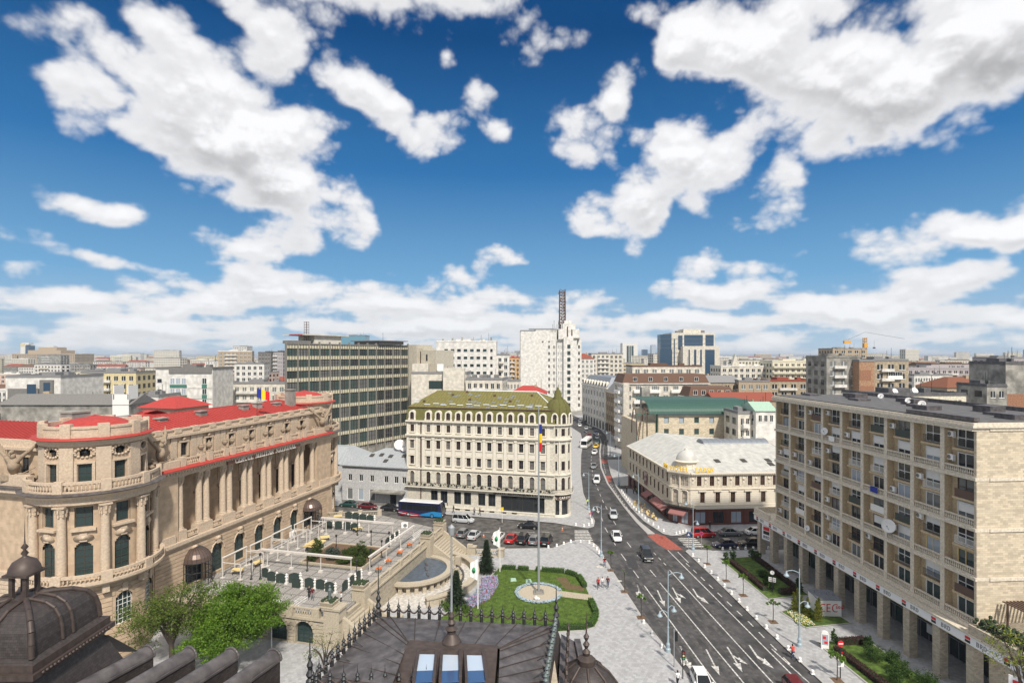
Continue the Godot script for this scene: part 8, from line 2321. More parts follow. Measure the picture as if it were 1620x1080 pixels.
func square() -> void:
	var rnd := RandomNumberGenerator.new(); rnd.seed = 15
	var edge := [[-2.3, 95.3], [3, 94.6], [7.3, 93.9], [10.2, 92.2], [11.4, 89.6], [11.6, 84.6], [12, 80], [11.7, 76.4], [10.9, 74.6], [9.4, 73.7], [5, 73.2], [-9.3, 73.2], [-10.4, 76.5], [-7.6, 81], [-5.6, 84.5], [-4.0, 90]]
	var g := G.new(); g.prism(poly(edge), 0.05, 0.2)
	var lawn := ground_part("lawn", g, "grass")
	g = G.new()
	for i in edge.size():
		var p: Array = edge[i]; var q: Array = edge[(i + 1) % edge.size()]
		var a := P(p[0], p[1]); var b := P(q[0], q[1])
		g.t = Transform3D(Basis(Vector3.UP, atan2(-(b - a).z, (b - a).x)), (a + b) / 2)
		g.bx(-a.distance_to(b) / 2 - 0.07, a.distance_to(b) / 2 + 0.07, 0.05, 0.24, -0.14, 0.14)
	part(lawn, "kerb", g, "kerb")
	g = G.new(); g.colored = true   # blades of grass standing over the sheet
	var out := poly(edge); var gn := noise(0.02, 9)
	for i in 42000:
		var p := U(rnd.randf_range(-10.4, 12), -rnd.randf_range(73.3, 95.3))
		if not Geometry2D.is_point_in_polygon(p, out) or p.distance_to(U(4.0, -85.2)) < 3.3: continue
		var a := rnd.randf() * TAU; var s := V(cos(a), 0, sin(a)) * 0.035
		var o := V(p.x, 0.2, p.y); g.col = Color(0.07, 0.15, 0.012).lerp(Color(0.20, 0.26, 0.04), clampf(rnd.randf() * 0.6 + 0.5 * gn.get_noise_2d(p.x * 30, p.y * 30) + 0.2, 0, 1))
		g.flat(o - s, o + s, o + V(rnd.randfn() * 0.04, rnd.randf_range(0.05, 0.11), rnd.randfn() * 0.04))
	part(lawn, "grass", g, "leaf").set_meta("kind", "stuff")
	g = G.new(); g.prism(poly([[7.0, 91.2], [8.6, 91.4], [9.2, 88.6], [11.2, 87.6], [10.9, 86.0], [8.2, 86.6]]), 0.1, 0.215)
	part(lawn, "soil_patch", g, "soil")
	# flagpole circle with its path
	g = G.new(); g.lathe([U(0, 0.26), U(3.05, 0.26), U(3.05, 0.1)], 40, P(4.0, 85.2)); g.prism(poly([[6.6, 86.2], [11.7, 84.6], [11.9, 82.6], [6.4, 84.2]]), 0.1, 0.245)
	part(lawn, "paved_circle", g, "podium_plain")
	var fp := thing("flagpole", "very tall grey flagpole with a furled national flag, standing in the paved circle", "flagpole", P(4.0, 85.2, 0.26))
	g = G.new(); g.cyl(V(0, 0.35, 0), V(0, 27.6, 0), 0.2, 0.07, 10); g.ball(V(0, 27.7, 0), V(0.14, 0.14, 0.14))
	part(fp, "pole", g, "steel")
	g = G.new(); g.bx(-0.75, 0.75, 0, 0.2, -0.75, 0.75); g.bx(-0.5, 0.5, 0.2, 0.4, -0.5, 0.5)
	part(fp, "base", g, "concrete")
	for k in 3:
		g = G.new()
		for i in 5:
			var a := TAU * i / 5
			g.tube([V(0.28 + 0.12 * cos(a), 25.2 - k * 1.35, 0.12 * sin(a)), V(0.3 + 0.16 * cos(a + 0.4), 24.5 - k * 1.35, 0.14 * sin(a + 0.4)), V(0.28 + 0.1 * cos(a + 0.8), 23.85 - k * 1.35, 0.1 * sin(a + 0.8))], 0.09, -1, 5)
		part(fp, "flag_fold", g, ["flag_blue", "flag_yellow", "flag_red"][k])
	for e in [[-2.0, 93.6, "beside the far spruce"], [-4.8, 80.0, "by the flower bed"]]:
		var w := thing("white_flagpole", "white flagpole with hanging white and green flag " + e[2], "flagpole", P(e[0], e[1], 0.2))
		g = G.new(); g.cyl(Vector3.ZERO, V(0, 7.3, 0), 0.08, 0.05, 8)
		part(w, "pole", g, "bollard")
		g = G.new()
		for i in 5:
			var z0 := 0.12 * sin(i * 1.4); var z1 := 0.12 * sin((i + 1) * 1.4)
			g.quad(V(-0.08 - i * 0.2, 4.0 + 0.1 * i, z0), V(-0.28 - i * 0.2, 4.1 + 0.1 * i, z1), V(-0.28 - i * 0.2, 6.9 - 0.12 * i, z1), V(-0.08 - i * 0.2, 7.0 - 0.12 * i, z0))
		part(w, "flag", g, "flag_white")
		g = G.new(); g.ball(V(-0.55, 5.4, 0.0), V(0.3, 0.42, 0.16), 8, 6)
		part(w, "emblem", g, "flag_green")
	# blue and pink flower bed and the edging round the circle
	var bed := [[-5.0, 91.0], [-2.3, 91.8], [-2.1, 88], [-3.2, 83], [-5.6, 80.2], [-7.0, 81.6], [-5.6, 85.0], [-4.7, 89]]
	g = G.new(); g.prism(poly(bed), 0.1, 0.23)
	var fb := thing("flower_bed", "curved bed of blue and pink flowers beside the fountain basin", "flower bed", Vector3.ZERO)
	part(fb, "soil", g, "soil")
	g = G.new(); g.colored = true
	var inside := poly(bed)
	for i in 5200:
		var p := U(rnd.randf_range(-7, -2), -rnd.randf_range(80.2, 91.8))
		if not Geometry2D.is_point_in_polygon(p, inside): continue
		g.col = Color(0.05, 0.12, 0.03) if rnd.randf() < 0.3 else (Color(0.30, 0.33, 0.55) if rnd.randf() < 0.84 else Color(0.50, 0.05, 0.13))
		var o := V(p.x, 0.23, p.y); var s := rnd.randf_range(0.04, 0.075); var hh := rnd.randf_range(0.1, 0.24)
		g.flat(o + V(-s, hh, s), o + V(s, hh, s), o + V(0, hh + 0.04, -s)); g.flat(o + V(-0.02, 0, 0), o + V(0.02, 0, 0), o + V(0, hh, 0))
	part(fb, "blossom", g, "blossom").set_meta("kind", "stuff")
	var ring := thing("flower_edging", "ring of pale blue flowers round the paved flagpole circle", "flower bed", P(4.0, 85.2, 0.2))
	g = G.new(); g.colored = true
	for i in 3000:
		var a := rnd.randf() * TAU; var q := rnd.randf_range(3.05, 3.6)
		if absf(a) < 0.25 or a > TAU - 0.2: continue
		g.col = Color(0.22, 0.30, 0.40).lerp(Color(0.45, 0.52, 0.62), rnd.randf()) if rnd.randf() < 0.75 else Color(0.06, 0.13, 0.03)
		var o := V(cos(a) * q, rnd.randf_range(0.06, 0.24), sin(a) * q); var s := rnd.randf_range(0.04, 0.08)
		g.flat(o + V(-s, 0, s), o + V(s, 0, s), o + V(0, 0.05, -s))
	part(ring, "blossom", g, "blossom").set_meta("kind", "stuff")
	# hedges
	var hl := ["clipped green hedge piece along the paved edge of the lawn, by the spruce", "clipped green hedge piece along the lawn's plaza edge, second from the spruce", "short clipped hedge cube on the lawn's plaza edge", "longest clipped hedge on the lawn's plaza edge", "bending clipped hedge at the lawn's road corner", "clipped hedge on the lawn's road edge above the path", "clipped hedge on the lawn's road edge below the path", "curving clipped hedge at the lawn's lowest corner", "clipped hedge along the edge of the lawn behind the roof cresting"]
	var hp := [[-1.7, 94.9, 0.6, 94.6], [1.0, 94.5, 2.8, 94.2], [3.9, 94.1, 4.6, 94.0], [4.9, 93.9, 8.6, 93.2], [8.8, 93.0, 10.4, 91.6], [10.7, 91.2, 11.2, 87.2], [11.4, 82.3, 11.6, 78.2], [11.5, 77.6, 10.2, 74.6], [9.8, 74.3, 3.0, 73.8]]
	for i in hp.size(): hedge(hl[i], U(hp[i][0], hp[i][1]), U(hp[i][2], hp[i][3]), 0.7, 0.62, 50 + i, Color(0.03, 0.07, 0.012), Color(0.13, 0.27, 0.03))
	hedge("clipped hedge along the near lawn edge under the far spruce", U(2.4, 73.8), U(-8.6, 73.8), 1.0, 0.7, 66, Color(0.03, 0.07, 0.012), Color(0.14, 0.3, 0.03))
	for e in [[0.2, 90.0, "first"], [2.6, 89.6, "second"]]:
		g = G.new(); g.frustum(-0.5, 0.5, 0, 0.3, -0.38, 0.38, 0.12)
		single("floodlight_box", g, "mint", "%s pale green floodlight box on the lawn, %s the flower bed" % [e[2], "next to" if e[0] < 1 else "farther from"], "floodlight", P(e[0], e[1], 0.2), 0.15)
	g = G.new(); g.ball(V(0, 0.2, 0), V(0.35, 0.28, 0.3), 8, 6); g.ball(V(0.35, 0.15, 0.1), V(0.25, 0.2, 0.2), 8, 6); g.cyl(V(0, 0.3, 0), V(0, 0.55, 0), 0.12)
	single("white_bundle", g, "planter_white", "small white bundle lying on the paved flagpole circle", "bundle", P(3.5, 82.9, 0.26))
	# bank-side gardens
	for e in [[[[36.3, 99.6], [43.6, 100.9], [44.2, 84.6], [37.5, 83.2]], "garden_lawn"], [[[37.4, 79.2], [44.2, 82.6], [45.2, 75.8], [38.5, 74.5]], "kiosk_bed"], [[[37.9, 70.7], [44.5, 71.4], [46.2, 58], [39.2, 56.5]], "garden_lawn"]]:
		g = G.new(); g.prism(poly(e[0]), 0.05, 0.2)
		var gl := ground_part(e[1], g, "grass")
		g = G.new()
		for i in 4: ribbon([e[0][i], e[0][(i + 1) % 4]], 0.207, 0.22, g)
		part(gl, "kerb", g, "kerb")
	var plum0 := Color(0.035, 0.012, 0.014); var plum1 := Color(0.10, 0.03, 0.035)
	hedge("dark red barberry hedge along the avenue edge of the first bank garden", U(37.7, 97.6), U(38.3, 86.0), 0.8, 0.6, 71, plum0, plum1, "hedge", "dark red hedges in the bank gardens")
	hedge("dark red barberry hedge along the arcade edge of the first bank garden", U(42.6, 98.8), U(43.2, 86.0), 0.8, 0.6, 72, plum0, plum1, "hedge", "dark red hedges in the bank gardens")
	hedge("short dark red hedge across the end of the first bank garden", U(40.0, 84.9), U(42.6, 85.4), 0.9, 0.7, 73, plum0, plum1, "hedge", "dark red hedges in the bank gardens")
	hedge("dark red barberry hedge along the avenue edge of the second bank garden", U(39.2, 68.8), U(40.4, 58.0), 0.8, 0.6, 74, plum0, plum1, "hedge", "dark red hedges in the bank gardens")
	hedge("dark red hedge across the head of the second bank garden", U(40.0, 70.2), U(43.8, 70.6), 0.8, 0.7, 75, plum0, plum1, "hedge", "dark red hedges in the bank gardens")
	g = G.new(); g.bx(-1.5, 1.5, 0, 2.2, -1.6, 1.6)
	var k := thing("transformer_kiosk", "white metal transformer kiosk with red graffiti letters among cypresses", "kiosk", P(43.6, 79.3, 0.2), deg_to_rad(-4))
	part(k, "casing", g, "bollard")
	g = G.new(); g.bx(-1.6, 1.6, 2.2, 2.32, -1.7, 1.7)
	for i in 4: g.cyl(V(-1.1 + i * 0.7, 2.3, -0.6 + 0.3 * i), V(-1.1 + i * 0.7, 2.75, -0.6 + 0.3 * i), 0.04)
	part(k, "lid", g, "zinc")
	lettering(k, "CEC", 1.05, "sign_red", V(-0.2, 1.1, 1.62), 0, 0.01, false)
	lettering(k, "sos", 0.45, "sign_red", V(1.2, 1.3, 1.62), 0, 0.01, true)
	var tot := thing("advert_totem", "white round-topped advertising totem with a printed sheet beside the second garden", "sign", P(38.2, 69.4, 0.13), deg_to_rad(-20))
	g = G.new(); var o := PackedVector2Array([U(-0.42, 0), U(0.42, 0)])
	for i in 9: o.append(U(cos(PI * i / 8) * 0.42, 1.8 + sin(PI * i / 8) * 0.3))
	g.ext(o, -0.2, 0.2)
	part(tot, "body", g, "bollard")
	g = G.new(); g.bx(-0.33, 0.33, 0.5, 1.75, 0.2, 0.21)
	part(tot, "poster", g, "pane_pale")
	g = G.new(); g.bx(-0.25, 0.1, 1.2, 1.55, 0.21, 0.216); g.bx(-0.1, 0.28, 0.65, 0.95, 0.21, 0.216)
	part(tot, "print", g, "sign_red")
	var ck := thing("street_clock", "round street clock on a post with a small framed notice in the bank garden", "clock", P(39.2, 85.6, 0.2), deg_to_rad(-30))
	g = G.new(); g.cyl(Vector3.ZERO, V(0, 2.6, 0), 0.07, 0.06)
	part(ck, "post", g, "iron")
	g = G.new(); g.t = Transform3D(Basis(Vector3.RIGHT, PI / 2), V(0, 2.95, -0.08)); g.lathe([U(0, 0), U(0.36, 0), U(0.36, 0.16), U(0, 0.16)], 18)
	part(ck, "clock_case", g, "iron")
	g = G.new(); g.t = Transform3D(Basis(Vector3.RIGHT, PI / 2), V(0, 2.95, 0.08)); g.lathe([U(0.3, 0), U(0.3, 0.01), U(0, 0.01)], 18)
	part(ck, "dial", g, "frame_white")
	g = G.new(); g.bx(-0.02, 0.02, 2.95, 3.15, 0.092, 0.1); g.bx(0.0, 0.17, 2.93, 2.97, 0.092, 0.1)
	part(ck, "hand", g, "black")
	g = G.new(); g.bx(-0.5, 0.5, 1.55, 2.2, -0.04, 0.04)
	part(ck, "notice", g, "frame_white")
	g = G.new(); g.bx(-0.42, 0.42, 1.62, 1.85, 0.041, 0.046); g.bx(-0.42, 0.42, 1.95, 2.12, 0.041, 0.046)
	part(ck, "notice_print", g, "lilac_wall")

func lamp(at: Vector3, turn: float, h: float, label: String, arms: Array) -> void:
	var t := thing("street_lamp", label, "street lamp", at, turn)
	var g := G.new()
	g.lathe([U(0.32, 0), U(0.32, 0.35), U(0.2, 0.5), U(0.24, 0.9), U(0.13, 1.15), U(0.1, 2.8), U(0.14, 2.9), U(0.08, 3.1), U(0.06, h), U(0.0, h + 0.3)], 10)
	part(t, "post", g, "lamp_paint")
	for a in arms:   # [height, reach along x]
		g = G.new(); var pts := []; var s: float = a[1]
		for i in 8: pts.append(V(s * i / 7.0, a[0] + 0.35 * sin(PI * i / 7.0 * 0.8), 0))
		g.tube(pts, 0.05, 0.04)
		var e: Vector3 = pts[7]
		var arm := part(t, "arm", g, "lamp_paint")
		g = G.new(); g.lathe([U(0.05, 0.1), U(0.09, 0.0), U(0.12, -0.2), U(0.3, -0.42), U(0.36, -0.5), U(0.3, -0.52)], 12, e, 0, TAU, true)
		part(arm, "bell_shade", g, "lamp_paint")
		g = G.new(); g.ball(e + V(0, -0.52, 0), V(0.27, 0.16, 0.27), 10, 6)
		part(arm, "globe", g, "lamp_glass")

func street() -> void:
	var g := G.new()
	lamp(P(18.84, 68.6, 0.13), 0.0, 9.6, "blue-grey street lamp with three bell shades on the plaza kerb", [[9.2, 1.6], [4.6, -1.0], [5.2, 0.7]])
	lamp(P(15.8, 100.6, 0.13), 0.0, 9.0, "blue-grey street lamp on the plaza kerb near the zebra crossing", [[8.6, -1.4]])
	lamp(P(35.3, 69.8, 0.13), 0.0, 9.4, "blue-grey street lamp with two bell shades beside the transformer kiosk", [[9.0, -1.6], [5.2, 1.0]])
	lamp(P(33.2, 104.2, 0.13), 0.0, 9.0, "blue-grey street lamp at the side street corner by the red car", [[8.6, -1.3], [5.0, 0.8]])
	lamp(P(17.7, 131.0, 0.13), 0.0, 8.6, "blue-grey street lamp on the hotel pavement", [[8.2, -1.2]])
	lamp(P(28.7, 129.0, 0.13), 0.0, 8.6, "blue-grey street lamp beside the cafe awnings", [[8.2, -1.2]])
	lamp(P(29.2, 155.5, 0.13), 0.0, 8.6, "blue-grey street lamp at the first driveway up the avenue", [[8.2, -1.2]])
	lamp(P(34.6, 200.5, 0.13), 0.0, 8.6, "blue-grey street lamp at the second driveway up the avenue", [[8.2, -1.2]])
	lamp(P(42.8, 262, 0.13), 0.0, 8.6, "blue-grey street lamp before the brown street house", [[8.2, -1.2]])
	var t := thing("cobra_lamp", "plain steel street lamp with a white oval head beside the bright green tree", "street lamp", P(-28.4, 67.1, 0.13))
	g = G.new(); g.tube([Vector3.ZERO, V(0, 5.2, 0), V(-0.15, 5.8, 0), V(-0.7, 6.2, 0), V(-1.5, 6.1, 0)], 0.09, 0.05, 8); g.cyl(Vector3.ZERO, V(0, 0.5, 0), 0.16)
	part(t, "post", g, "steel")
	g = G.new(); g.ball(V(-2.0, 6.0, 0), V(0.55, 0.15, 0.22), 10, 6)
	part(t, "lamp_head", g, "bollard")
	# white stone bollards
	var bg := G.new(); bg.frustum(-0.2, 0.2, 0, 0.1, -0.2, 0.2, 0.02); bg.lathe([U(0.17, 0.1), U(0.19, 0.35), U(0.15, 0.45), U(0.0, 0.5)], 8)
	var bm := bg.mesh()
	var rows := [[[[33.8, 62.5], [33.55, 71], [33.0, 80], [32.75, 92], [32.1, 102.5]], 15, "white stone bollard along the bank pavement kerb"], [[[31.0, 114.2], [29.2, 122], [28.5, 132], [28.55, 144], [28.8, 150]], 16, "white stone bollard along the cafe pavement kerb"], [[[38, 104.4], [48, 104.8]], 7, "white stone bollard beside the parked dark sedans"],
		[[[4.0, 105.0], [7.6, 105.6], [11.2, 108.6], [14.6, 108.4], [15.5, 105.5], [16.1, 98]], 12, "white stone bollard along the plaza edge by the parked cars"], [[[12.6, 119.8], [15.5, 118.2], [17.1, 121], [17.5, 129]], 8, "white stone bollard round the hotel corner pavement"], [[[17.4, 77.5], [18.6, 68]], 3, "white stone bollard on the plaza's lamp-side kerb"], [[[32.4, 113.2], [35.6, 115.2]], 4, "white stone bollard at the zebra by the corner hotel"]]
	for r in rows:
		var l := 0.0; var a: Array = r[0]
		for i in a.size() - 1: l += U(a[i][0], a[i][1]).distance_to(U(a[i + 1][0], a[i + 1][1]))
		for k in r[1]:
			var s: float = l * (k + 0.5) / r[1]; var i := 0
			while i < a.size() - 2 and s > U(a[i][0], a[i][1]).distance_to(U(a[i + 1][0], a[i + 1][1])):
				s -= U(a[i][0], a[i][1]).distance_to(U(a[i + 1][0], a[i + 1][1])); i += 1
			var p := U(a[i][0], a[i][1]); var q := U(a[i + 1][0], a[i + 1][1])
			var at := p.lerp(q, s / p.distance_to(q))
			single("bollard", bm, "bollard", r[2], "bollard", P(at.x, at.y, 0.13), 0.0, r[2].replace("bollard", "bollards"))
	# signs, lights, cones
	for e in [[36.4, 63.0, "traffic light below a no-entry sign by the second bank garden", true], [18.9, 62.9, "traffic light at the plaza kerb beside the white car", false]]:
		var p := thing("traffic_light", e[2], "traffic light", P(e[0], e[1], 0.13))
		g = G.new(); g.cyl(Vector3.ZERO, V(0, 4.2 if e[3] else 3.2, 0), 0.06)
		part(p, "post", g, "iron")
		g = G.new(); g.bx(-0.17, 0.17, 2.2, 3.15, 0.06, 0.32)
		var hd := part(p, "signal_head", g, "black")
		for i in 3:
			g = G.new(); g.t = Transform3D(Basis(Vector3.RIGHT, PI / 2), V(0, 2.38 + i * 0.3, 0.32)); g.lathe([U(0.11, 0), U(0.1, 0.02), U(0, 0.03)], 10)
			part(hd, "lens", g, ["flag_green", "canvas_yellow", "taillight"][i])
		if e[3]:
			g = G.new(); g.t = Transform3D(Basis(Vector3.RIGHT, PI / 2), V(0, 3.85, 0.06)); g.lathe([U(0.34, 0), U(0.34, 0.03), U(0, 0.03)], 18)
			var s := part(p, "sign_disc", g, "sign_red")
			g = G.new(); g.bx(-0.24, 0.24, 3.79, 3.91, 0.091, 0.1)
			part(s, "bar", g, "frame_white")
			g = G.new(); g.bx(-0.35, 0.35, 1.3, 1.9, 0.06, 0.09)
			part(p, "notice", g, "frame_white")
	var hs := thing("hoarding_post", "dark advertising panel on a steel post at the plaza kerb", "sign", P(18.6, 65.2, 0.13))
	g = G.new(); g.cyl(Vector3.ZERO, V(0, 4.4, 0), 0.06)
	part(hs, "post", g, "steel")
	g = G.new(); g.bx(0.06, 0.4, 3.0, 4.1, -0.06, 0.06)
	part(hs, "panel", g, "black")
	for e in [[32.8, 107.0, 0], [34.9, 104.7, 1]]:
		var p := thing("road_sign", ["blue crossing sign on a pole by the zebra at the side street", "no-parking disc on a pole by the dark sedans"][e[2]], "sign", P(e[0] + (0.0 if e[2] else -0.2), e[1] if e[2] else 104.9, 0.13), -0.3)
		g = G.new(); g.cyl(Vector3.ZERO, V(0, 3.2, 0), 0.05)
		part(p, "pole", g, "steel")
		g = G.new()
		if e[2] == 0: g.bx(-0.35, 0.35, 2.3, 3.1, 0.05, 0.08)
		else:
			g.t = Transform3D(Basis(Vector3.RIGHT, PI / 2), V(0, 2.9, 0.05)); g.lathe([U(0.36, 0), U(0.36, 0.03), U(0, 0.03)], 18)
		part(p, "plate", g, "paint_blue" if e[2] == 0 else "sign_red")
		if e[2] == 1:
			g = G.new(); g.t = Transform3D(Basis(Vector3.RIGHT, PI / 2), V(0, 2.9, 0.08)); g.lathe([U(0.25, 0), U(0.25, 0.01), U(0, 0.01)], 18)
			part(p, "disc", g, "paint_blue")
		else:
			g = G.new(); g.ext(PackedVector2Array([U(-0.22, 2.45), U(0.22, 2.45), U(0, 2.9)]), 0.08, 0.085)
			part(p, "triangle", g, "frame_white")
	var ys := thing("yellow_sign", "small yellow sign on a thin white pole before the long hotel", "sign", P(-2.1, 121.0, 0.13))
	g = G.new(); g.cyl(Vector3.ZERO, V(0, 2.9, 0), 0.05)
	part(ys, "pole", g, "bollard")
	g = G.new(); g.bx(-0.3, 0.3, 2.5, 3.3, -0.02, 0.02)
	part(ys, "plate", g, "yellow_sign")
	for e in [[10.3, 116.4, "orange traffic cone in the side street by the hotel pavement"], [-5.6, 112.0, "orange traffic cone in the empty parking bay"]]:
		var p := thing("traffic_cone", e[2], "cone", P(e[0], e[1], 0.01))
		g = G.new(); g.bx(-0.2, 0.2, 0, 0.05, -0.2, 0.2); g.lathe([U(0.15, 0.05), U(0.03, 0.7), U(0, 0.7)], 10)
		part(p, "cone", g, "pot_orange")
		g = G.new(); g.lathe([U(0.112, 0.3), U(0.088, 0.44)], 10)
		part(p, "band", g, "frame_white")
	# parapet between stair foot and parked cars
	var w := thing("plaza_parapet", "low stone parapet between the stair foot and the parked cars", "wall", P(-12.6, 103.4, 0.13), deg_to_rad(-14))
	g = G.new(); balusters(g, 0.6, 5.2, 0, 0, 1.0, 0.4, 0.4); balusters(g, 6.4, 10.6, 0, 0, 1.0, 0.4, 0.4)
	part(w, "balustrade", g, "podium_plain")
	for x in [0.0, 5.8, 11.0]:
		g = G.new(); g.bx(x - 0.5, x + 0.5, 0, 1.35, -0.5, 0.5); g.bx(x - 0.6, x + 0.6, 1.35, 1.5, -0.6, 0.6)
		part(w, "pier", g, "podium_plain")
	g = G.new()
	for e in [[15.0, 96, 0.7], [10.0, 88, 0.5], [17.0, 90, 0.4]]: g.bx(e[0] - e[2], e[0] + e[2], 0.13, 0.137, -e[1] - e[2] * 0.6, -e[1] + e[2] * 0.6)
	ground_part("paving_patch", g, "basin_floor")

# ---- vehicles ---------------------------------------------------------------
const SHAPES := {
	"sedan": {"l": 4.5, "w": 0.87, "belt": 0.92, "hood": 0.86, "tail": 0.95, "roof": 1.44, "g": [-1.75, -0.95, 0.3, 1.15]},
	"hatch": {"l": 4.1, "w": 0.86, "belt": 0.95, "hood": 0.88, "tail": 0.98, "roof": 1.5, "g": [-1.95, -1.5, 0.3, 1.1]},
	"suv": {"l": 4.6, "w": 0.93, "belt": 1.08, "hood": 1.05, "tail": 1.1, "roof": 1.75, "g": [-2.2, -1.9, 0.35, 1.0]},
	"van": {"l": 4.6, "w": 0.91, "belt": 1.02, "hood": 0.98, "tail": 1.05, "roof": 1.78, "g": [-2.22, -2.05, 0.7, 1.5]}}

func car_meshes(kind: String) -> Dictionary:
	if C.has("car " + kind): return C["car " + kind]
	var s: Dictionary = SHAPES[kind]; var o := {}
	var h: float = s.l / 2; var w: float = s.w
	var st := [[-h, w * 0.8, 0.4, s.tail - 0.16], [-h + 0.1, w * 0.93, 0.27, s.tail - 0.03], [-h + 0.5, w * 0.99, 0.22, s.tail], [-0.7, w, 0.2, s.belt + 0.02], [0.5, w, 0.2, s.belt], [1.2, w * 0.99, 0.2, s.hood + 0.03], [h - 0.55, w * 0.96, 0.22, s.hood - 0.05], [h - 0.12, w * 0.86, 0.28, s.hood - 0.2], [h, w * 0.72, 0.38, s.hood - 0.34]]
	var g := G.new(); var rings := []
	for q in st:
		var r := []; var b: float = q[2]; var t: float = q[3]; var k: float = q[1]
		var half := [U(k * 0.84, b), U(k * 0.97, b + 0.12), U(k, lerpf(b, t, 0.55)), U(k * 0.965, t - 0.09), U(k * 0.86, t)]
		for p in half: r.append(V(q[0], p.y, p.x))
		r.append(V(q[0], t + 0.025, 0))
		for i in range(4, -1, -1): r.append(V(q[0], half[i].y, -half[i].x))
		rings.append(r)
	for i in rings.size() - 1:
		for j in 10: g.quad(rings[i][j], rings[i + 1][j], rings[i + 1][j + 1], rings[i][j + 1])
		g.quad(rings[i][10], rings[i + 1][10], rings[i + 1][0], rings[i][0])
	for j in range(1, 10):
		g.flat(rings[0][0], rings[0][j], rings[0][j + 1]); g.flat(rings[-1][0], rings[-1][j + 1], rings[-1][j])
	o.body = g.mesh()
	var gg: Array = s.g
	var lo: float = s.belt - 0.02; var hi: float = s.roof
	var wb: float = w * 0.87; var wt: float = w * 0.70
	var a := [V(gg[0], lo, wb), V(gg[3], lo, wb), V(gg[2], hi, wt), V(gg[1], hi, wt), V(gg[0], lo, -wb), V(gg[3], lo, -wb), V(gg[2], hi, -wt), V(gg[1], hi, -wt)]
	g = G.new()
	g.quad(a[0], a[1], a[2], a[3]); g.quad(a[5], a[4], a[7], a[6]); g.quad(a[1], a[5], a[6], a[2]); g.quad(a[4], a[0], a[3], a[7])
	o.glass = g.mesh()
	g = G.new()
	var up := V(0, 0.05, 0)
	for q in [[a[3], a[2], a[6], a[7]]]:
		g.quad(q[0] + up, q[1] + up, q[2] + up, q[3] + up); g.quad(q[0] - up * 0.2, q[1] - up * 0.2, q[1] + up, q[0] + up); g.quad(q[2] - up * 0.2, q[3] - up * 0.2, q[3] + up, q[2] + up); g.quad(q[1] - up * 0.2, q[2] - up * 0.2, q[2] + up, q[1] + up); g.quad(q[3] - up * 0.2, q[0] - up * 0.2, q[0] + up, q[3] + up)
	for e in [[0, 3], [1, 2], [4, 7], [5, 6]]: g.cyl(a[e[0]], a[e[1]], 0.055, -1, 5)
	for e in [[0, 1, 3, 2], [4, 5, 7, 6]]:
		for u in ([0.5] if kind != "van" else [0.36, 0.7]): g.cyl(a[e[0]].lerp(a[e[1]], u), a[e[2]].lerp(a[e[3]], u), 0.045, -1, 4)
	o.roof = g.mesh()
	g = G.new(); g.t = Transform3D(Basis(Vector3.RIGHT, PI / 2), Vector3.ZERO); g.lathe([U(0.2, -0.1), U(0.29, -0.11), U(0.32, -0.07), U(0.32, 0.07), U(0.29, 0.11), U(0.2, 0.1)], 16)
	o.tyre = g.mesh()
	g = G.new(); g.t = Transform3D(Basis(Vector3.RIGHT, PI / 2), Vector3.ZERO); g.lathe([U(0.0, -0.085), U(0.2, -0.095), U(0.2, 0.095), U(0.0, 0.085)], 12)
	o.rim = g.mesh()
	g = G.new(); g.ball(Vector3.ZERO, V(0.12, 0.08, 0.19), 8, 5); o.lamp = g.mesh()
	g = G.new(); g.bx(-0.05, 0.05, -0.1, 0.1, -0.14, 0.14); o.tail = g.mesh()
	g = G.new(); g.box(V(0, 0, 0), V(0.1, 0.12, 0.2)); o.mirror = g.mesh()
	g = G.new(); g.bx(-0.01, 0.01, -0.06, 0.06, -0.26, 0.26); o.plate = g.mesh()
	g = G.new(); g.bx(-0.06, 0.05, -0.08, 0.08, -w * 0.8, w * 0.8); o.bumper = g.mesh()
	C["car " + kind] = o
	return o

func car(kind: String, paint: String, x: float, d: float, deg: float, label: String, y := 0.0, called := "car") -> Node3D:
	var m := car_meshes(kind); var s: Dictionary = SHAPES[kind]
	var t := thing(called, label, "taxi" if called == "taxi" else ("van" if kind == "van" else "car"), P(x, d, y + 0.006), deg_to_rad(deg))
	part(t, "body", m.body, paint); part(t, "window_glass", m.glass, "car_glass"); part(t, "roof", m.roof, paint)
	var h: float = s.l / 2; var w: float = s.w
	for e in [[-h + 0.82, w - 0.1], [-h + 0.82, -w + 0.1], [h - 0.86, w - 0.1], [h - 0.86, -w + 0.1]]:
		var wh := part(t, "wheel", m.tyre, "tyre", V(e[0], 0.32, e[1]))
		part(wh, "rim", m.rim, "rim", V(0, 0, 0.02 * signf(e[1])))
	for e in [1, -1]:
		part(t, "headlight", m.lamp, "headlight", V(h - 0.14, s.hood - 0.24, e * w * 0.68)); part(t, "taillight", m.tail, "taillight", V(-h + 0.05, s.tail - 0.2, e * w * 0.74))
		part(t, "mirror", m.mirror, paint, V(s.g[3] - 0.25, s.belt + 0.1, e * (w + 0.08)))
	part(t, "front_plate", m.plate, "frame_white", V(h + 0.005, 0.45, 0)); part(t, "rear_plate", m.plate, "frame_white", V(-h - 0.005, 0.6, 0))
	part(t, "front_bumper", m.bumper, "paint_grey", V(h - 0.06, 0.34, 0))
	return t

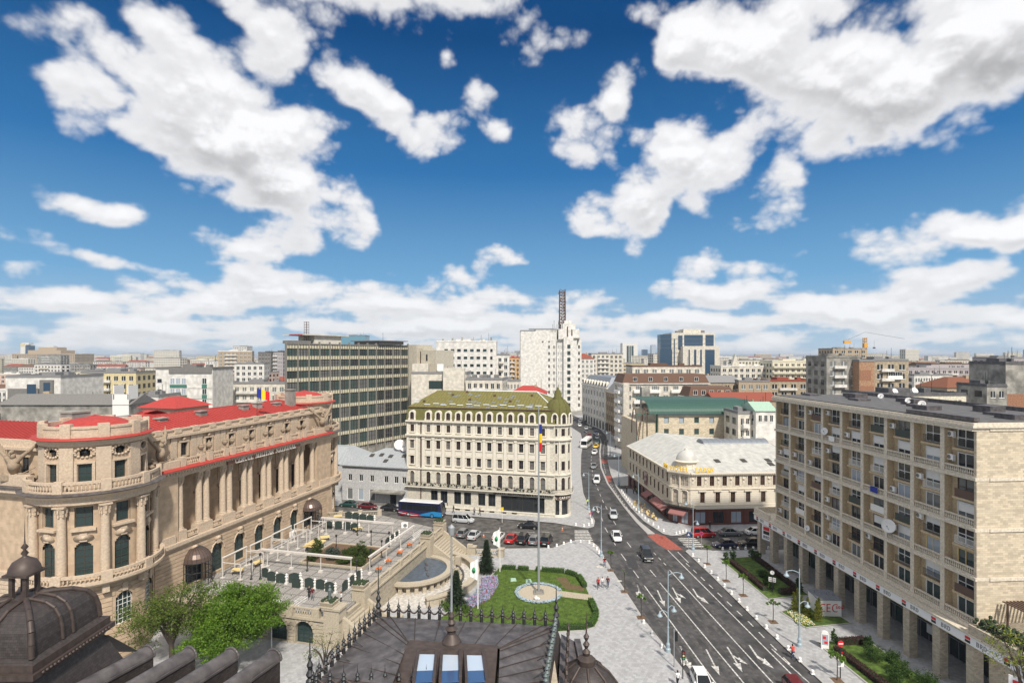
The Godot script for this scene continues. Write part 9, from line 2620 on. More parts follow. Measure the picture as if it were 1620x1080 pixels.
func bus(paint: String, x: float, d: float, deg: float, label: String, l: float, tour: bool) -> void:
	var t := thing("coach" if tour else "city_bus", label, "bus", P(x, d, 0.006), deg_to_rad(deg))
	var g := G.new()
	g.ext(PackedVector2Array([U(-l / 2, 0.35), U(l / 2 - 0.1, 0.35), U(l / 2, 0.9), U(l / 2 - 0.08, 1.5), U(l / 2 - 0.4, 3.0), U(l / 2 - 0.7, 3.25), U(-l / 2 + 0.2, 3.25), U(-l / 2, 3.0)]), -1.25, 1.25)
	part(t, "body", g, paint)
	g = G.new(); g.frustum(-l / 2 + 0.25, l / 2 - 0.75, 3.25, 3.42, -1.2, 1.2, 0.12)
	if not tour:
		for k in 3: g.bx(-l / 2 + 1.5 + k * 3, -l / 2 + 3 + k * 3, 3.4, 3.62, -0.6, 0.6)
	part(t, "roof", g, "paint_white")
	for s in [1, -1]:
		for k in 6:
			g = G.new(); g.bx(-l / 2 + 0.6 + k * (l - 1.6) / 6.0, -l / 2 + 0.52 + (k + 1) * (l - 1.6) / 6.0, 1.55, 2.75, 1.245 if s > 0 else -1.262, 1.262 if s > 0 else -1.245)
			part(t, "window_glass", g, "car_glass")
	g = G.new(); g.quad(V(l / 2 - 0.06, 1.45, 1.1), V(l / 2 - 0.06, 1.45, -1.1), V(l / 2 - 0.385, 2.95, -1.05), V(l / 2 - 0.385, 2.95, 1.05))
	part(t, "windscreen", g, "car_glass", V(0.012, 0, 0))
	for e in [[-l / 2 + 2.4, 1.13], [-l / 2 + 2.4, -1.13], [l / 2 - 2.4, 1.13], [l / 2 - 2.4, -1.13]]:
		g = G.new(); g.t = Transform3D(Basis(Vector3.RIGHT, PI / 2), Vector3.ZERO); g.lathe([U(0.3, -0.14), U(0.48, -0.15), U(0.5, 0), U(0.48, 0.15), U(0.3, 0.14)], 16)
		var wh := part(t, "wheel", g, "tyre", V(e[0], 0.5, e[1]))
		g = G.new(); g.t = Transform3D(Basis(Vector3.RIGHT, PI / 2), Vector3.ZERO); g.lathe([U(0, -0.13), U(0.3, -0.13), U(0.3, 0.13), U(0, 0.13)], 12)
		part(wh, "rim", g, "rim")
	for s in [-1, 1]:
		g = G.new(); g.ball(V(l / 2 - 0.02, 0.75, s * 0.95), V(0.08, 0.14, 0.2), 8, 5)
		part(t, "headlight", g, "headlight")
		g = G.new(); g.tube([V(l / 2 - 0.4, 3.0, s * 1.2), V(l / 2 + 0.15, 2.9, s * 1.4)], 0.04); g.box(V(l / 2 + 0.2, 2.6, s * 1.4), V(0.12, 0.6, 0.25))
		part(t, "mirror", g, "black")
	if tour:   # sweeping stripes on the flank
		for k in 3:
			var x0 := -l / 2 + 0.1 + k * 0.18; var y := 0.5 + k * 0.29
			for s in [1.256, -1.27]:
				g = G.new(); g.ext(PackedVector2Array([U(-l / 2 + 0.05, y), U(-l / 2 + 0.05, y + 0.1), U(-l / 2 + 3.2 + k * 0.25, y - 0.35 + 0.05 * k), U(-l / 2 + 6.4, 0.45), U(-l / 2 + 3.0 + k * 0.25, y - 0.5 + 0.05 * k)]), s, s + 0.012)
				part(t, "stripe", g, ["paint_red", "paint_white", "flag_red"][k % 3])
		for s in [1.257, -1.272]:
			g = G.new(); g.ext(PackedVector2Array([U(-0.6, 0.4), U(l / 2 - 0.1, 0.4), U(l / 2 - 0.1, 1.4), U(3.0, 1.5), U(1.0, 1.0)]), s, s + 0.014)
			part(t, "blue_sweep", g, "sky_blue")

func vehicles() -> void:
	mat("sky_blue", 0.02, 0.22, 0.50, 0.35)
	var n := 266.0    # towards the viewpoint along the avenue
	car("sedan", "paint_silver", 22.4, 125.6, n - 3, "silver sedan driving past the cafe awnings")
	car("sedan", "paint_white", 20.3, 110.6, n + 2, "white sedan driving level with the zebra crossing")
	car("suv", "paint_black", 23.7, 100.2, n + 1, "black off-road car driving past the red lane")
	car("van", "paint_white", 23.8, 159.6, n - 7, "white van-like car level with the first driveway")
	car("sedan", "paint_grey", 26.0, 180.0, n - 12, "grey sedan between the white van and the bus")
	car("hatch", "paint_white", 29.8, 205.0, n - 14, "small white car just ahead of the yellow taxi")
	car("sedan", "paint_yellow", 32.4, 219.0, n - 15, "yellow taxi beside the white bus", 0.0, "taxi")
	car("sedan", "paint_green", 34.6, 230.0, n - 14, "dark green car behind the yellow taxi")
	car("hatch", "paint_silver", 36.4, 242.0, n - 12, "silver car two behind the yellow taxi")
	car("suv", "paint_navy", 37.6, 255.0, n - 6, "dark blue car three behind the yellow taxi")
	car("sedan", "paint_black", 34.4, 262.0, n - 2, "black car behind the white bus")
	car("hatch", "paint_grey", 38.2, 276.0, n, "grey car far up at the bend of the avenue")
	car("sedan", "paint_white", 33.8, 284.0, n, "white car far up at the bend of the avenue")
	car("sedan", "paint_black", 38.6, 296.0, n + 6, "black car farthest up the avenue")
	for e in [["hatch", "paint_red", 33.4, 247.0, "red car beside the silver car up the avenue"], ["sedan", "paint_silver", 35.6, 272.0, "silver sedan in the bus queue up the avenue"], ["suv", "paint_white", 36.0, 300.0, "white tall car near the ornate white house"], ["hatch", "paint_navy", 31.5, 240.0, "dark blue hatchback right behind the white bus"], ["sedan", "paint_grey", 33.2, 310.0, "grey sedan farthest up the avenue bend"]]: car(e[0], e[1], e[2], e[3], n - 6, e[4])
	bus("paint_white", 29.0, 221.5, n - 14, "white city bus coming down the avenue", 11.5, false)
	car("hatch", "paint_white", 20.5, 61.4, n + 1, "white car with dark sunroof at the plaza kerb beside the traffic light")
	car("hatch", "paint_wine", 30.0, 59.8, n + 1, "dark red car driving along the bicycle lane by the second garden")
	# parked between the plaza and the long hotel
	car("hatch", "paint_grey", -9.6, 112.6, 75, "dark grey car parked by the far stairs", 0.006)
	car("sedan", "paint_silver", -7.4, 111.4, 75, "silver car parked second from the far stairs", 0.006)
	car("hatch", "paint_white", -2.6, 110.2, 75, "white car with sunroof parked next to the red one", 0.006)
	car("sedan", "paint_red", -0.1, 109.4, 75, "bright red car parked in the row by the plaza", 0.006)
	car("suv", "paint_black", 2.2, 109.0, 75, "black car parked next to the bright red one", 0.006)
	car("hatch", "paint_grey", 4.3, 108.4, 75, "small dark grey hatchback parked between two black cars", 0.006)
	car("suv", "paint_black", 6.6, 108.2, 75, "black car with red tail lamps at the end of the parked row", 0.006)
	car("sedan", "paint_black", 3.4, 117.6, 166, "black sedan driving along the side street before the hotel windows", 0.006)
	car("van", "paint_silver", -10.4, 121.6, -14, "silver people carrier parked before the long hotel", 0.006)
	car("sedan", "paint_green", -38.6, 134.4, 166, "dark green car parked before the low grey house", 0.006)
	car("sedan", "paint_wine", -33.6, 132.6, -14, "dark red car parked before the low grey house", 0.006)
	car("sedan", "paint_black", -28.0, 130.9, -14, "black car parked before the grey house door", 0.006)
	bus("paint_navy", -20.0, 126.6, -14, "dark blue touring coach with red, white and blue sweeps", 10.4, true)
	# side street by the bank
	car("van", "paint_red", 37.8, 112.2, 4, "red people carrier parked by the corner hotel", 0.006)
	car("sedan", "paint_grey", 43.4, 113.0, 4, "grey sedan parked behind the red people carrier", 0.006)
	car("sedan", "paint_white", 48.8, 113.4, 4, "white sedan parked last along the corner hotel", 0.006)
	car("sedan", "paint_navy", 39.8, 106.2, 184, "dark blue sedan parked by the bank pavement", 0.006)
	car("sedan", "paint_black", 45.0, 107.0, 184, "black sedan parked behind the dark blue one", 0.006)
	car("sedan", "paint_grey", 39.5, 196.5, 0, "grey sedan standing on the second driveway", 0.135)

# ---- people -----------------------------------------------------------------
func body_shape(pose: String) -> Array:
	# bones: from, to, radius, radius, colour slot (0 skin, 1 hair, 2 top, 3 legs, 4 shoes); the figure faces +x
	var b := []
	var leg := func(z: float, hip: Vector3, knee: Vector3, ankle: Vector3, toe: Vector3):
		b.append([hip, knee, 0.092, 0.062, 3]); b.append([knee, ankle, 0.062, 0.042, 3]); b.append([ankle, toe, 0.046, 0.034, 4])
	var arm := func(s: Vector3, e: Vector3, h: Vector3):
		var q := (h - e).normalized(); var side := V(0, 0, signf(s.z))
		b.append([s, e, 0.056, 0.042, 2]); b.append([e, h, 0.042, 0.032, 2]); b.append([h, h + q * 0.09, 0.033, 0.028, 0])
		for k in 4: b.append([h + q * 0.08 + V(0.022 * (k - 1.5), 0, 0), h + q * (0.165 - 0.012 * absf(k - 1.2)) + V(0.022 * (k - 1.5) + 0.01, 0, 0), 0.012, 0.01, 0])
		b.append([h + q * 0.03, h + q * 0.09 + V(0.05, 0, 0), 0.014, 0.011, 0])
	var lean := Vector3.ZERO
	if pose == "walk":
		leg.call(1, V(0, 0.93, 0.09), V(0.17, 0.52, 0.1), V(0.24, 0.11, 0.1), V(0.38, 0.06, 0.11)); leg.call(-1, V(0, 0.93, -0.09), V(-0.04, 0.5, -0.1), V(-0.3, 0.17, -0.1), V(-0.2, 0.04, -0.1))
		arm.call(V(0.0, 1.4, 0.2), V(-0.14, 1.14, 0.25), V(-0.12, 0.9, 0.25)); arm.call(V(0.0, 1.4, -0.2), V(0.08, 1.13, -0.25), V(0.24, 0.94, -0.24))
	elif pose == "stride":
		leg.call(1, V(0, 0.93, 0.09), V(-0.02, 0.5, 0.1), V(-0.16, 0.12, 0.1), V(-0.03, 0.04, 0.11)); leg.call(-1, V(0, 0.93, -0.09), V(0.12, 0.53, -0.1), V(0.14, 0.1, -0.1), V(0.28, 0.04, -0.1))
		arm.call(V(0.0, 1.4, 0.2), V(0.06, 1.13, 0.24), V(0.17, 0.92, 0.22)); arm.call(V(0.0, 1.4, -0.2), V(-0.1, 1.13, -0.25), V(-0.1, 0.88, -0.25))
	elif pose == "stand":
		leg.call(1, V(0, 0.93, 0.09), V(0.02, 0.52, 0.11), V(-0.01, 0.1, 0.12), V(0.13, 0.04, 0.15)); leg.call(-1, V(0, 0.93, -0.09), V(0.02, 0.52, -0.1), V(0, 0.1, -0.11), V(0.14, 0.04, -0.13))
		arm.call(V(0.0, 1.4, 0.2), V(-0.03, 1.13, 0.26), V(0.08, 0.9, 0.25)); arm.call(V(0.0, 1.4, -0.2), V(0.0, 1.13, -0.26), V(0.2, 1.02, -0.16))
	else:
		lean = V(0.22, -0.02, 0)
		leg.call(1, V(0, 0.93, 0.09), V(0.34, 0.72, 0.1), V(0.24, 0.32, 0.11), V(0.37, 0.27, 0.11)); leg.call(-1, V(0, 0.93, -0.09), V(0.24, 0.56, -0.1), V(0.1, 0.17, -0.11), V(0.23, 0.12, -0.11))
		arm.call(V(0.22, 1.38, 0.2), V(0.4, 1.18, 0.24), V(0.6, 1.06, 0.22)); arm.call(V(0.22, 1.38, -0.2), V(0.4, 1.18, -0.24), V(0.6, 1.06, -0.22))
	b.append([V(0, 0.95, 0.06), V(0, 0.95, -0.06), 0.12, 0.12, 3])
	b.append([V(0, 1.02, 0), V(0.01, 1.2, 0) + lean * 0.55, 0.125, 0.135, 2])
	b.append([V(0.0, 1.33, 0.1) + lean, V(0.0, 1.33, -0.1) + lean, 0.125, 0.125, 2]); b.append([V(0.0, 1.2, 0.05) + lean * 0.6, V(0.0, 1.36, 0.0) + lean, 0.13, 0.12, 2])
	b.append([V(0.0, 1.41, 0.15) + lean, V(0.0, 1.41, -0.15) + lean, 0.07, 0.07, 2])
	b.append([V(0.01, 1.42, 0) + lean, V(0.03, 1.53, 0) + lean, 0.055, 0.052, 0])
	b.append([V(0.05, 1.56, 0) + lean, V(0.045, 1.63, 0) + lean, 0.078, 0.088, 0]); b.append([V(0.12, 1.6, 0) + lean, V(0.145, 1.58, 0) + lean, 0.014, 0.016, 0])
	for z in [-0.09, 0.09]: b.append([V(0.03, 1.6, z) + lean, V(0.03, 1.63, z) + lean, 0.016, 0.016, 0])
	b.append([V(0.0, 1.62, 0) + lean, V(0.025, 1.68, 0) + lean, 0.095, 0.09, 1])
	return b

func field(bones: Array, p: Vector3) -> Array:
	var d := 9.0; var who := 0; var best := 9.0
	for k in bones:
		var a: Vector3 = k[0]; var ab: Vector3 = k[1] - a
		var t := clampf((p - a).dot(ab) / maxf(ab.length_squared(), 1e-6), 0, 1)
		var e := p.distance_to(a + ab * t) - lerpf(k[2], k[3], t)
		if e < best: best = e; who = k[4]
		var s := 0.028
		var h := maxf(s - absf(d - e), 0.0) / s
		d = minf(d, e) - h * h * s * 0.25
	return [d, who]

func body_mesh(pose: String) -> Dictionary:   # surface nets over the smooth union of tapered bones
	if C.has("body " + pose): return C["body " + pose]
	var bones := body_shape(pose)
	var cell := 0.032
	var lo := V(-0.5, -0.02, -0.42); var size := Vector3i(38, 57, 27)
	var val := PackedFloat32Array(); val.resize(size.x * size.y * size.z); val.fill(1.0)
	for k in bones:   # visit only the grid near each bone
		var r: float = maxf(k[2], k[3]) + 0.07
		var a: Vector3 = (Vector3(k[0]).min(k[1]) - Vector3.ONE * r - lo) / cell; var b: Vector3 = (Vector3(k[0]).max(k[1]) + Vector3.ONE * r - lo) / cell
		for x in range(maxi(0, int(a.x)), mini(size.x, int(b.x) + 1)):
			for y in range(maxi(0, int(a.y)), mini(size.y, int(b.y) + 1)):
				for z in range(maxi(0, int(a.z)), mini(size.z, int(b.z) + 1)):
					var i := (x * size.y + y) * size.z + z
					var p := lo + V(x, y, z) * cell
					var ab: Vector3 = k[1] - k[0]
					var t := clampf((p - k[0]).dot(ab) / maxf(ab.length_squared(), 1e-6), 0, 1)
					var e := p.distance_to(k[0] + ab * t) - lerpf(k[2], k[3], t)
					var h := maxf(0.028 - absf(val[i] - e), 0.0) / 0.028
					val[i] = minf(val[i], e) - h * h * 0.028 * 0.25
	var at := {}; var verts := PackedVector3Array(); var nor := PackedVector3Array(); var slot := PackedInt32Array()
	for x in size.x - 1:
		for y in size.y - 1:
			for z in size.z - 1:
				var i: int = (x * size.y + y) * size.z + z
				var inside := 0
				var c8 := [i, i + size.y * size.z, i + size.z, i + size.y * size.z + size.z, i + 1, i + size.y * size.z + 1, i + size.z + 1, i + size.y * size.z + size.z + 1]
				for q in c8:
					if val[q] < 0: inside += 1
				if inside == 0 or inside == 8: continue
				var sum := Vector3.ZERO; var n := 0
				for e in [[0, 1], [0, 2], [0, 4], [1, 3], [1, 5], [2, 3], [2, 6], [3, 7], [4, 5], [4, 6], [5, 7], [6, 7]]:
					var va := val[c8[e[0]]]; var vb := val[c8[e[1]]]
					if (va < 0) != (vb < 0):
						var t := va / (va - vb)
						sum += V(e[0] & 1, (e[0] >> 1) & 1, (e[0] >> 2) & 1).lerp(V(e[1] & 1, (e[1] >> 1) & 1, (e[1] >> 2) & 1), t); n += 1
				var p := lo + (V(x, y, z) + sum / n) * cell
				at[i] = verts.size(); verts.append(p)
				var f := field(bones, p); slot.append(f[1])
				nor.append(V(field(bones, p + V(0.01, 0, 0))[0] - f[0], field(bones, p + V(0, 0.01, 0))[0] - f[0], field(bones, p + V(0, 0, 0.01))[0] - f[0]).normalized())
	var idx := PackedInt32Array()
	var sx := size.y * size.z; var sy := size.z
	for i in at:
		for e in [[sx, sy, 1], [sy, 1, sx], [1, sx, sy]]:
			var j: int = i + e[0]
			if j >= val.size() or (val[i] < 0) == (val[j] < 0): continue
			var q := [i, i - e[1], i - e[1] - e[2], i - e[2]]
			var ok := true
			for c2 in q:
				if not at.has(c2): ok = false
			if not ok: continue
			if val[i] < 0: q.reverse()
			for t3 in [[0, 1, 2], [0, 2, 3]]:
				for c3 in t3: idx.append(at[q[c3]])
	C["body " + pose] = {"v": verts, "n": nor, "s": slot, "i": idx}
	return C["body " + pose]

func person(pose: String, x: float, d: float, y: float, deg: float, label: String, hair: Color, top: Color, legs: Color, tall := 1.0, shoes := Color(0.02, 0.02, 0.02)) -> Node3D:
	var m := body_mesh(pose)
	var cols := PackedColorArray(); var pal := [Color(0.42, 0.25, 0.17), hair, top, legs, shoes]
	for s in m.s: cols.append(pal[s])
	var a := []; a.resize(Mesh.ARRAY_MAX)
	a[Mesh.ARRAY_VERTEX] = m.v; a[Mesh.ARRAY_NORMAL] = m.n; a[Mesh.ARRAY_COLOR] = cols; a[Mesh.ARRAY_INDEX] = m.i
	var am := ArrayMesh.new(); am.add_surface_from_arrays(Mesh.PRIMITIVE_TRIANGLES, a)
	var o := single("person", am, "figure", label, "person", P(x, d, y), deg_to_rad(deg))
	o.scale = Vector3.ONE * tall
	return o

func people() -> void:
	var k := Color(0.015, 0.012, 0.01); var br := Color(0.06, 0.03, 0.015); var den := Color(0.04, 0.06, 0.11); var blk := Color(0.015, 0.015, 0.017); var red := Color(0.35, 0.02, 0.025); var wht := Color(0.65, 0.65, 0.65); var gry := Color(0.2, 0.2, 0.22)
	person("walk", 13.2, 87.0, 0.13, 262, "person in a dark red jacket, black trousers, walking in a group of three", k, red, blk)
	person("stride", 13.9, 87.4, 0.13, 266, "person in a white top walking in the middle of three", br, wht, gry, 0.97)
	person("walk", 14.7, 87.2, 0.13, 264, "tall person in a dark wine jumper and jeans beside the person in white", k, Color(0.10, 0.012, 0.02), den, 1.06)
	person("stride", 15.6, 95.8, 0.13, 265, "lone walker with a red top and grey jeans near the plaza kerb", k, red, Color(0.14, 0.16, 0.2))
	person("stride", 17.0, 123.6, 0.13, 250, "person in pink beside the hotel corner pavement", br, Color(0.5, 0.14, 0.2), wht)
	person("walk", 17.5, 124.0, 0.13, 250, "person in dark clothes next to the one in pink", k, Color(0.12, 0.05, 0.12), den)
	person("stand", 17.9, 134.6, 0.13, 300, "officer in a bright yellow-green vest at the avenue kerb", k, Color(0.55, 0.75, 0.04), blk)
	person("stand", 29.6, 146.6, 0.13, 200, "dark dressed person standing by the cafe lamp post", k, blk, blk)
	person("stand", 31.2, 146.0, 0.13, 20, "person in a grey coat in the cluster outside the cafe", br, gry, den)
	person("stand", 31.9, 145.6, 0.13, 150, "person in a green-yellow top in the cluster outside the cafe", k, Color(0.30, 0.40, 0.05), den)
	person("walk", 32.6, 146.4, 0.13, 190, "person in black in the cluster outside the cafe", k, blk, blk)
	person("walk", -13.2, 128.4, 0.13, 166, "person in black walking along the long hotel behind the coach", k, blk, den)
	person("stand", -8.4, 126.8, 0.13, 300, "dark dressed person waiting by the silver people carrier", k, gry, blk)
	person("walk", -7.2, 126.8, 0.13, -14, "person in brown walking along the hotel plinth", br, Color(0.10, 0.05, 0.03), blk)
	person("stand", 40.6, 116.6, 0.13, 270, "person in a dark suit standing outside the brown shopfront", k, blk, blk)
	person("walk", 17.9, 61.4, 0.13, 95, "person with white top walking under the traffic light", k, wht, blk)
	var q := on_terrace(7.6, FLOOR, 18.9); person("walk", q.x, -q.z, FLOOR, 300, "person in black striding across the terrace with another", k, blk, blk)
	q = on_terrace(7.3, FLOOR, 19.6); person("stride", q.x, -q.z, FLOOR, 300, "person in dark red and grey striding beside the one in black", br, Color(0.09, 0.015, 0.02), gry)
	q = on_terrace(7.0, FLOOR, 24.0); person("stand", q.x, -q.z, FLOOR, 200, "person in a white top at the head of the terrace stairs", br, wht, blk)
	for e in [[39.0, 214, 0], [41.6, 208, 1], [38.4, 228, 2]]: person(["walk", "stand", "stride"][e[2]], e[0], e[1], 0.13, 260, ["person in black crossing the wide pavement up the avenue", "person in grey standing on the wide pavement by the hoarding", "person in brown far up the avenue kerb"][e[2]], k, [blk, gry, Color(0.12, 0.06, 0.03)][e[2]], blk)
	# cyclist in the bicycle lane
	var b := thing("bicycle", "city bicycle ridden in the kerb lane beside the bank pavement", "bicycle", P(33.2, 67.2, 0.012), deg_to_rad(86))
	for x in [-0.52, 0.52]:
		var g := G.new(); g.t = Transform3D(Basis(Vector3.RIGHT, PI / 2), V(x, 0.34, 0))
		for i in 20: g.cyl(V(cos(TAU * i / 20) * 0.32, 0, sin(TAU * i / 20) * 0.32), V(cos(TAU * (i + 1) / 20) * 0.32, 0, sin(TAU * (i + 1) / 20) * 0.32), 0.022, -1, 5)
		for i in 10: g.cyl(Vector3.ZERO, V(cos(TAU * i / 10) * 0.31, 0, sin(TAU * i / 10) * 0.31), 0.004, -1, 3)
		part(b, "wheel", g, "tyre")
	var f := G.new(); f.tube([V(-0.52, 0.34, 0), V(-0.15, 0.82, 0), V(0.35, 0.85, 0), V(-0.02, 0.3, 0), V(-0.52, 0.34, 0)], 0.02); f.tube([V(-0.02, 0.3, 0), V(-0.17, 0.88, 0)], 0.02); f.tube([V(0.52, 0.34, 0), V(0.35, 0.9, 0), V(0.33, 1.02, 0)], 0.02)
	part(b, "frame", f, "paint_blue")
	f = G.new(); f.tube([V(0.25, 1.05, -0.28), V(0.36, 1.03, 0), V(0.25, 1.05, 0.28)], 0.016)
	part(b, "handlebar", f, "iron")
	f = G.new(); f.ball(V(-0.18, 0.91, 0), V(0.14, 0.04, 0.08), 8, 5)
	part(b, "saddle", f, "black")
	var p := person("ride", 33.2, 67.2, 0.0, 86, "cyclist in a red jacket riding in the kerb lane", k, Color(0.55, 0.05, 0.03), den)
	p.position = b.transform * V(-0.18, 0.0, 0)

# ---- greenery ---------------------------------------------------------------
func greenery() -> void:
	tree("broadleaf_tree", "dense bright green tree in fresh leaf beside the podium arches", P(-31.4, 64.4, 0.13), 10.3, V(5.4, 4.7, 5.0), 0.32, 430, 90, 0.135, Color(0.06, 0.13, 0.010), Color(0.15, 0.27, 0.02), 8, "", 0.22, 9)
	tree("broadleaf_tree", "sparser olive-green tree with bare dark limbs below the palace tower", P(-39.2, 65.4, 0.13), 10.0, V(5.0, 4.2, 4.6), 0.34, 300, 40, 0.12, Color(0.055, 0.08, 0.012), Color(0.15, 0.22, 0.03), 18, "", 0.26, 11)
	tree("broadleaf_tree", "thin olive-green tree close under the palace's south wing", P(-50.5, 61.5, 0.13), 8.4, V(3.6, 3.0, 3.6), 0.22, 110, 40, 0.12, Color(0.05, 0.065, 0.012), Color(0.14, 0.18, 0.035), 28, "", 0.28, 8)
	tree("broadleaf_tree", "almost bare little tree budding before the podium arches", P(-20.6, 62.5, 0.13), 5.6, V(2.6, 2.0, 2.4), 0.14, 60, 12, 0.08, Color(0.08, 0.10, 0.02), Color(0.18, 0.24, 0.04), 38, "", 0.3, 9)
	tree("broadleaf_tree", "sparse yellow-green tree rising beside the slab's planter terrace", P(43.6, 48.0, 0.13), 13.4, V(3.4, 3.4, 3.0), 0.2, 90, 16, 0.10, Color(0.10, 0.13, 0.012), Color(0.30, 0.34, 0.05), 48, "", 0.4, 9)
	for e in [[-4.2, 93.4, 5.6, 1.55, "dark spruce at the plaza end of the flower bed"], [-7.9, 80.6, 5.4, 1.6, "dark spruce between the fountain basin and the flower bed"]]:
		var rnd := RandomNumberGenerator.new(); rnd.seed = int(e[1])
		var t := thing("spruce_tree", e[4], "tree", P(e[0], e[1], 0.2))
		var g := G.new(); g.cyl(Vector3.ZERO, V(0, e[2] * 0.96, 0), 0.13, 0.02)
		part(t, "trunk", g, "bark")
		g = G.new(); conifer(g, e[2], e[3], rnd, Color(0.018, 0.036, 0.018), Color(0.085, 0.125, 0.075), 26)
		part(t, "crown", g, "leaf")
	for e in [[-8.6, 79.4], [-6.6, 79.0], [-9.4, 80.8]]:
		var rnd := RandomNumberGenerator.new(); rnd.seed = int(e[0] * 10)
		var t := thing("low_shrub", "low bright shrub at the foot of the spruce by the basin", "shrub", P(e[0], e[1], 0.2), 0.0, "shrubs round the spruce")
		var g := G.new(); leaf_cloud(g, V(0, 0.45, 0), V(0.9, 0.5, 0.8), 40, 24, 0.08, Color(0.03, 0.07, 0.01), Color(0.14, 0.24, 0.03), rnd)
		part(t, "leaves", g, "leaf")
		g = G.new(); g.cyl(Vector3.ZERO, V(0, 0.5, 0), 0.05)
		part(t, "stem", g, "bark")
	# young trees in pits along both kerbs
	var i := 0
	for e in [[16.4, 94.4, 0.6], [17.0, 85.9, 0.0], [17.6, 77.5, 0.7], [33.4, 97.3, 0.65], [33.9, 90.0, 0.6], [34.4, 84.6, 0.75], [35.0, 76.2, 0.9], [35.8, 62.6, 1.0]]:
		var lab := "young street tree with a small round crown in a pit on the %s kerb" % ("plaza" if e[0] < 20 else "bank")
		if e[2] == 0.0: lab = "bare young street tree in a pit on the plaza kerb"
		var t := tree("street_tree", lab, P(e[0], e[1], 0.13), 3.3, V(maxf(e[2], 0.4), maxf(e[2] * 0.75, 0.4), maxf(e[2], 0.4)), 0.06, 26 if e[2] > 0 else 8, 34 if e[2] > 0 else 5, 0.09, Color(0.05, 0.12, 0.01), Color(0.18, 0.33, 0.03), 100 + i, "young trees along the kerbs" if e[2] > 0 else "", 0.72, 5)
		var g := G.new(); g.bx(-0.55, 0.55, 0, 0.012, -0.55, 0.55)
		part(t, "tree_pit", g, "soil")
		i += 1
	# golden cypresses round the kiosk and flowers before them
	i = 0
	for e in [[39.3, 79.2, 2.9, 0.55], [40.2, 79.9, 3.1, 0.6], [40.4, 77.6, 2.8, 0.55], [41.0, 76.4, 2.9, 0.6], [41.6, 77.0, 3.0, 0.6], [40.0, 78.4, 2.6, 0.5]]:
		var rnd := RandomNumberGenerator.new(); rnd.seed = 200 + i; i += 1
		var t := thing("golden_cypress", "upright golden-green cypress beside the transformer kiosk", "tree", P(e[0], e[1], 0.2), 0.0, "golden cypresses by the kiosk")
		var g := G.new(); g.cyl(Vector3.ZERO, V(0, e[2] * 0.9, 0), 0.07, 0.02)
		part(t, "trunk", g, "bark")
		g = G.new()
		for k in 9: leaf_cloud(g, V(0, e[2] * (0.08 + 0.1 * k), 0), V(e[3] * (1 - 0.095 * k), 0.25, e[3] * (1 - 0.095 * k)), 16, 20, 0.06, Color(0.05, 0.07, 0.008), Color(0.24, 0.25, 0.025), rnd, 0.5)
		part(t, "crown", g, "leaf")
	var rnd := RandomNumberGenerator.new(); rnd.seed = 301
	var fl := thing("flower_patch", "patch of yellow and white flowers before the golden cypresses", "flower bed", P(39.0, 77.0, 0.2))
	var g := G.new(); g.colored = true
	for k in 900:
		var o := V(rnd.randf_range(-1.0, 1.2), rnd.randf_range(0.04, 0.2), rnd.randf_range(-2.2, 2.0)); o.x += -o.z * 0.1
		g.col = pick([Color(0.6, 0.45, 0.03), Color(0.6, 0.6, 0.55), Color(0.05, 0.12, 0.02), Color(0.05, 0.12, 0.02)])
		g.flat(o + V(-0.07, 0, 0.05), o + V(0.07, 0, 0.05), o + V(0, 0.05, -0.07))
	part(fl, "blossom", g, "blossom").set_meta("kind", "stuff")
	# rounded shrubs in the bank gardens
	i = 0
	for e in [[37.2, 98.8, 0.5, 1.5], [38.6, 99.2, 0.55, 1.7], [42.0, 99.4, 0.7, 1.9], [42.8, 99.0, 0.7, 1.7], [40.3, 91.4, 0.9, 1.2], [40.8, 89.8, 1.0, 1.3], [38.7, 86.9, 0.4, 1.5], [39.4, 86.2, 0.4, 1.4], [43.6, 86.4, 0.5, 2.0], [43.2, 85.4, 0.5, 1.8], [44.4, 82.4, 0.5, 1.6], [39.8, 70.2, 0.4, 1.9], [43.4, 69.2, 0.6, 1.6], [42.4, 66.4, 1.3, 1.8], [43.4, 63.6, 1.2, 1.6], [41.8, 61.8, 1.0, 1.9], [44.6, 61.0, 1.3, 1.7], [44.4, 66.2, 0.9, 1.3]]:
		rnd.seed = 400 + i; i += 1
		var s := thing("garden_shrub", "rounded dark evergreen shrub in the %s bank garden" % ("first" if e[1] > 82 else "second"), "shrub", P(e[0], e[1], 0.2), 0.0, "evergreen shrubs of the %s bank garden" % ("first" if e[1] > 82 else "second"))
		g = G.new(); leaf_cloud(g, V(0, e[3] * 0.5, 0), V(e[2], e[3] * 0.5, e[2]), int(50 * (0.6 + e[2])), 26, 0.075, Color(0.015, 0.04, 0.008), Color(0.075, 0.15, 0.025), rnd, 0.3, 0.2)
		part(s, "leaves", g, "leaf")
		g = G.new(); g.cyl(Vector3.ZERO, V(0, e[3] * 0.6, 0), 0.07, 0.03)
		part(s, "stem", g, "bark")
	# the terrace's planted bed
	i = 0
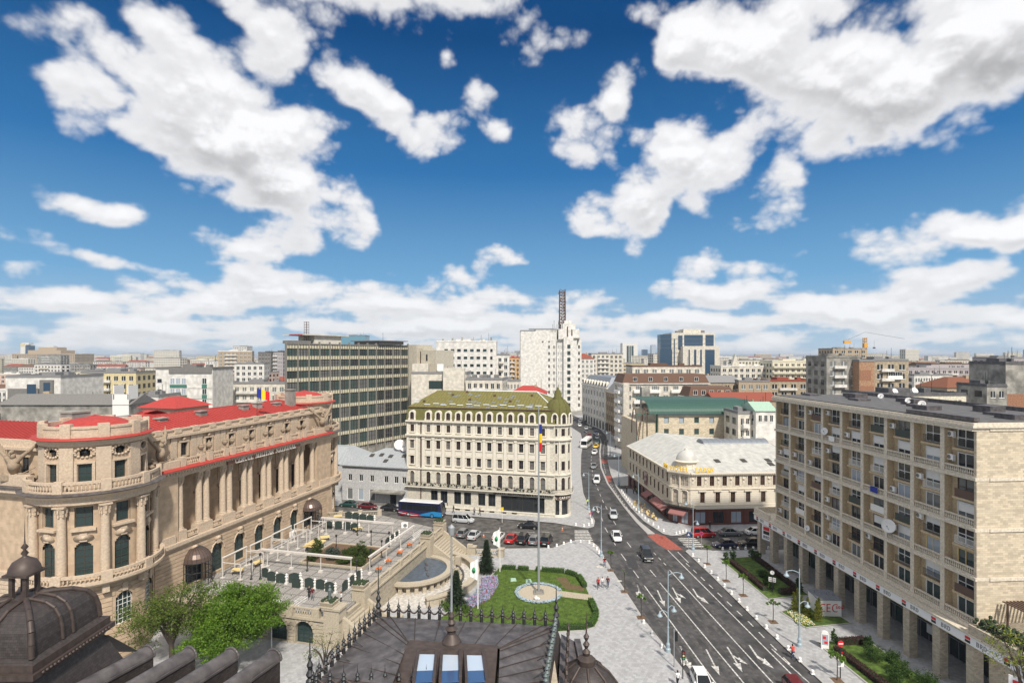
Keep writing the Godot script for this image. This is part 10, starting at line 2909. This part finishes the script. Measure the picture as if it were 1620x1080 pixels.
	for e in [[21.0, 11.4, 0.9, 3.2, "tall clipped yew in the terrace bed"], [19.4, 11.6, 0.9, 1.8, "round yew shrub in the terrace bed"], [20.6, 14.2, 1.3, 1.9, "blue-grey spruce shrub in the terrace bed"], [21.6, 18.6, 1.1, 2.9, "loose olive shrub in the terrace bed"], [19.8, 17.0, 1.3, 1.0, "low spreading juniper between the terrace shrubs"], [19.6, 19.4, 1.2, 1.2, "low spreading juniper at the terrace bed corner"], [23.4, 19.2, 1.2, 0.9, "low juniper along the terrace bed rim"], [23.6, 15.8, 1.5, 0.8, "flat juniper in the middle of the terrace bed"]]:
		rnd.seed = 500 + i; i += 1
		var p := on_terrace(e[0], FLOOR + 0.22, e[1])
		var s := thing("terrace_shrub", e[4], "shrub", p)
		g = G.new()
		var blue: bool = e[4].begins_with("blue")
		leaf_cloud(g, V(0, e[3] * 0.5, 0), V(e[2], e[3] * 0.52, e[2]), int(70 * (0.5 + e[2])), 28, 0.09, Color(0.02, 0.035, 0.02) if blue else Color(0.02, 0.04, 0.008), Color(0.11, 0.15, 0.13) if blue else Color(0.10, 0.15, 0.03), rnd, 0.3, 0.15)
		part(s, "leaves", g, "leaf")
		g = G.new(); g.cyl(Vector3.ZERO, V(0, e[3] * 0.6, 0), 0.07, 0.03)
		part(s, "stem", g, "bark")
	# trees among the far rooftops
	var proto: Node3D = null
	rnd.seed = 600
	for k in 90:
		var d := 260.0 * pow(1.03, k) * rnd.randf_range(0.95, 1.05)
		var x := d * rnd.randf_range(-0.9, -0.2) if rnd.randf() < 0.6 else d * rnd.randf_range(0.3, 0.95)
		if d < 420 and x > -60: continue
		var zone := "middle" if d < 1000 else "far"
		if proto == null: proto = tree("rooftop_tree", "leafy green tree standing among the middle rooftops", P(x, d), 15.0, V(6.5, 5.0, 6.5), 0.4, 60, 26, 0.7, Color(0.03, 0.06, 0.012), Color(0.11, 0.17, 0.03), 77, "trees among the middle rooftops", 0.3, 5)
		else:
			var c2 := copy(proto, P(x, d), rnd.randf() * TAU, "leafy green tree standing among the %s rooftops" % zone, "rooftop_tree")
			c2.set_meta("group", "trees among the %s rooftops" % zone)
			c2.scale = Vector3.ONE * rnd.randf_range(0.8, 1.5)
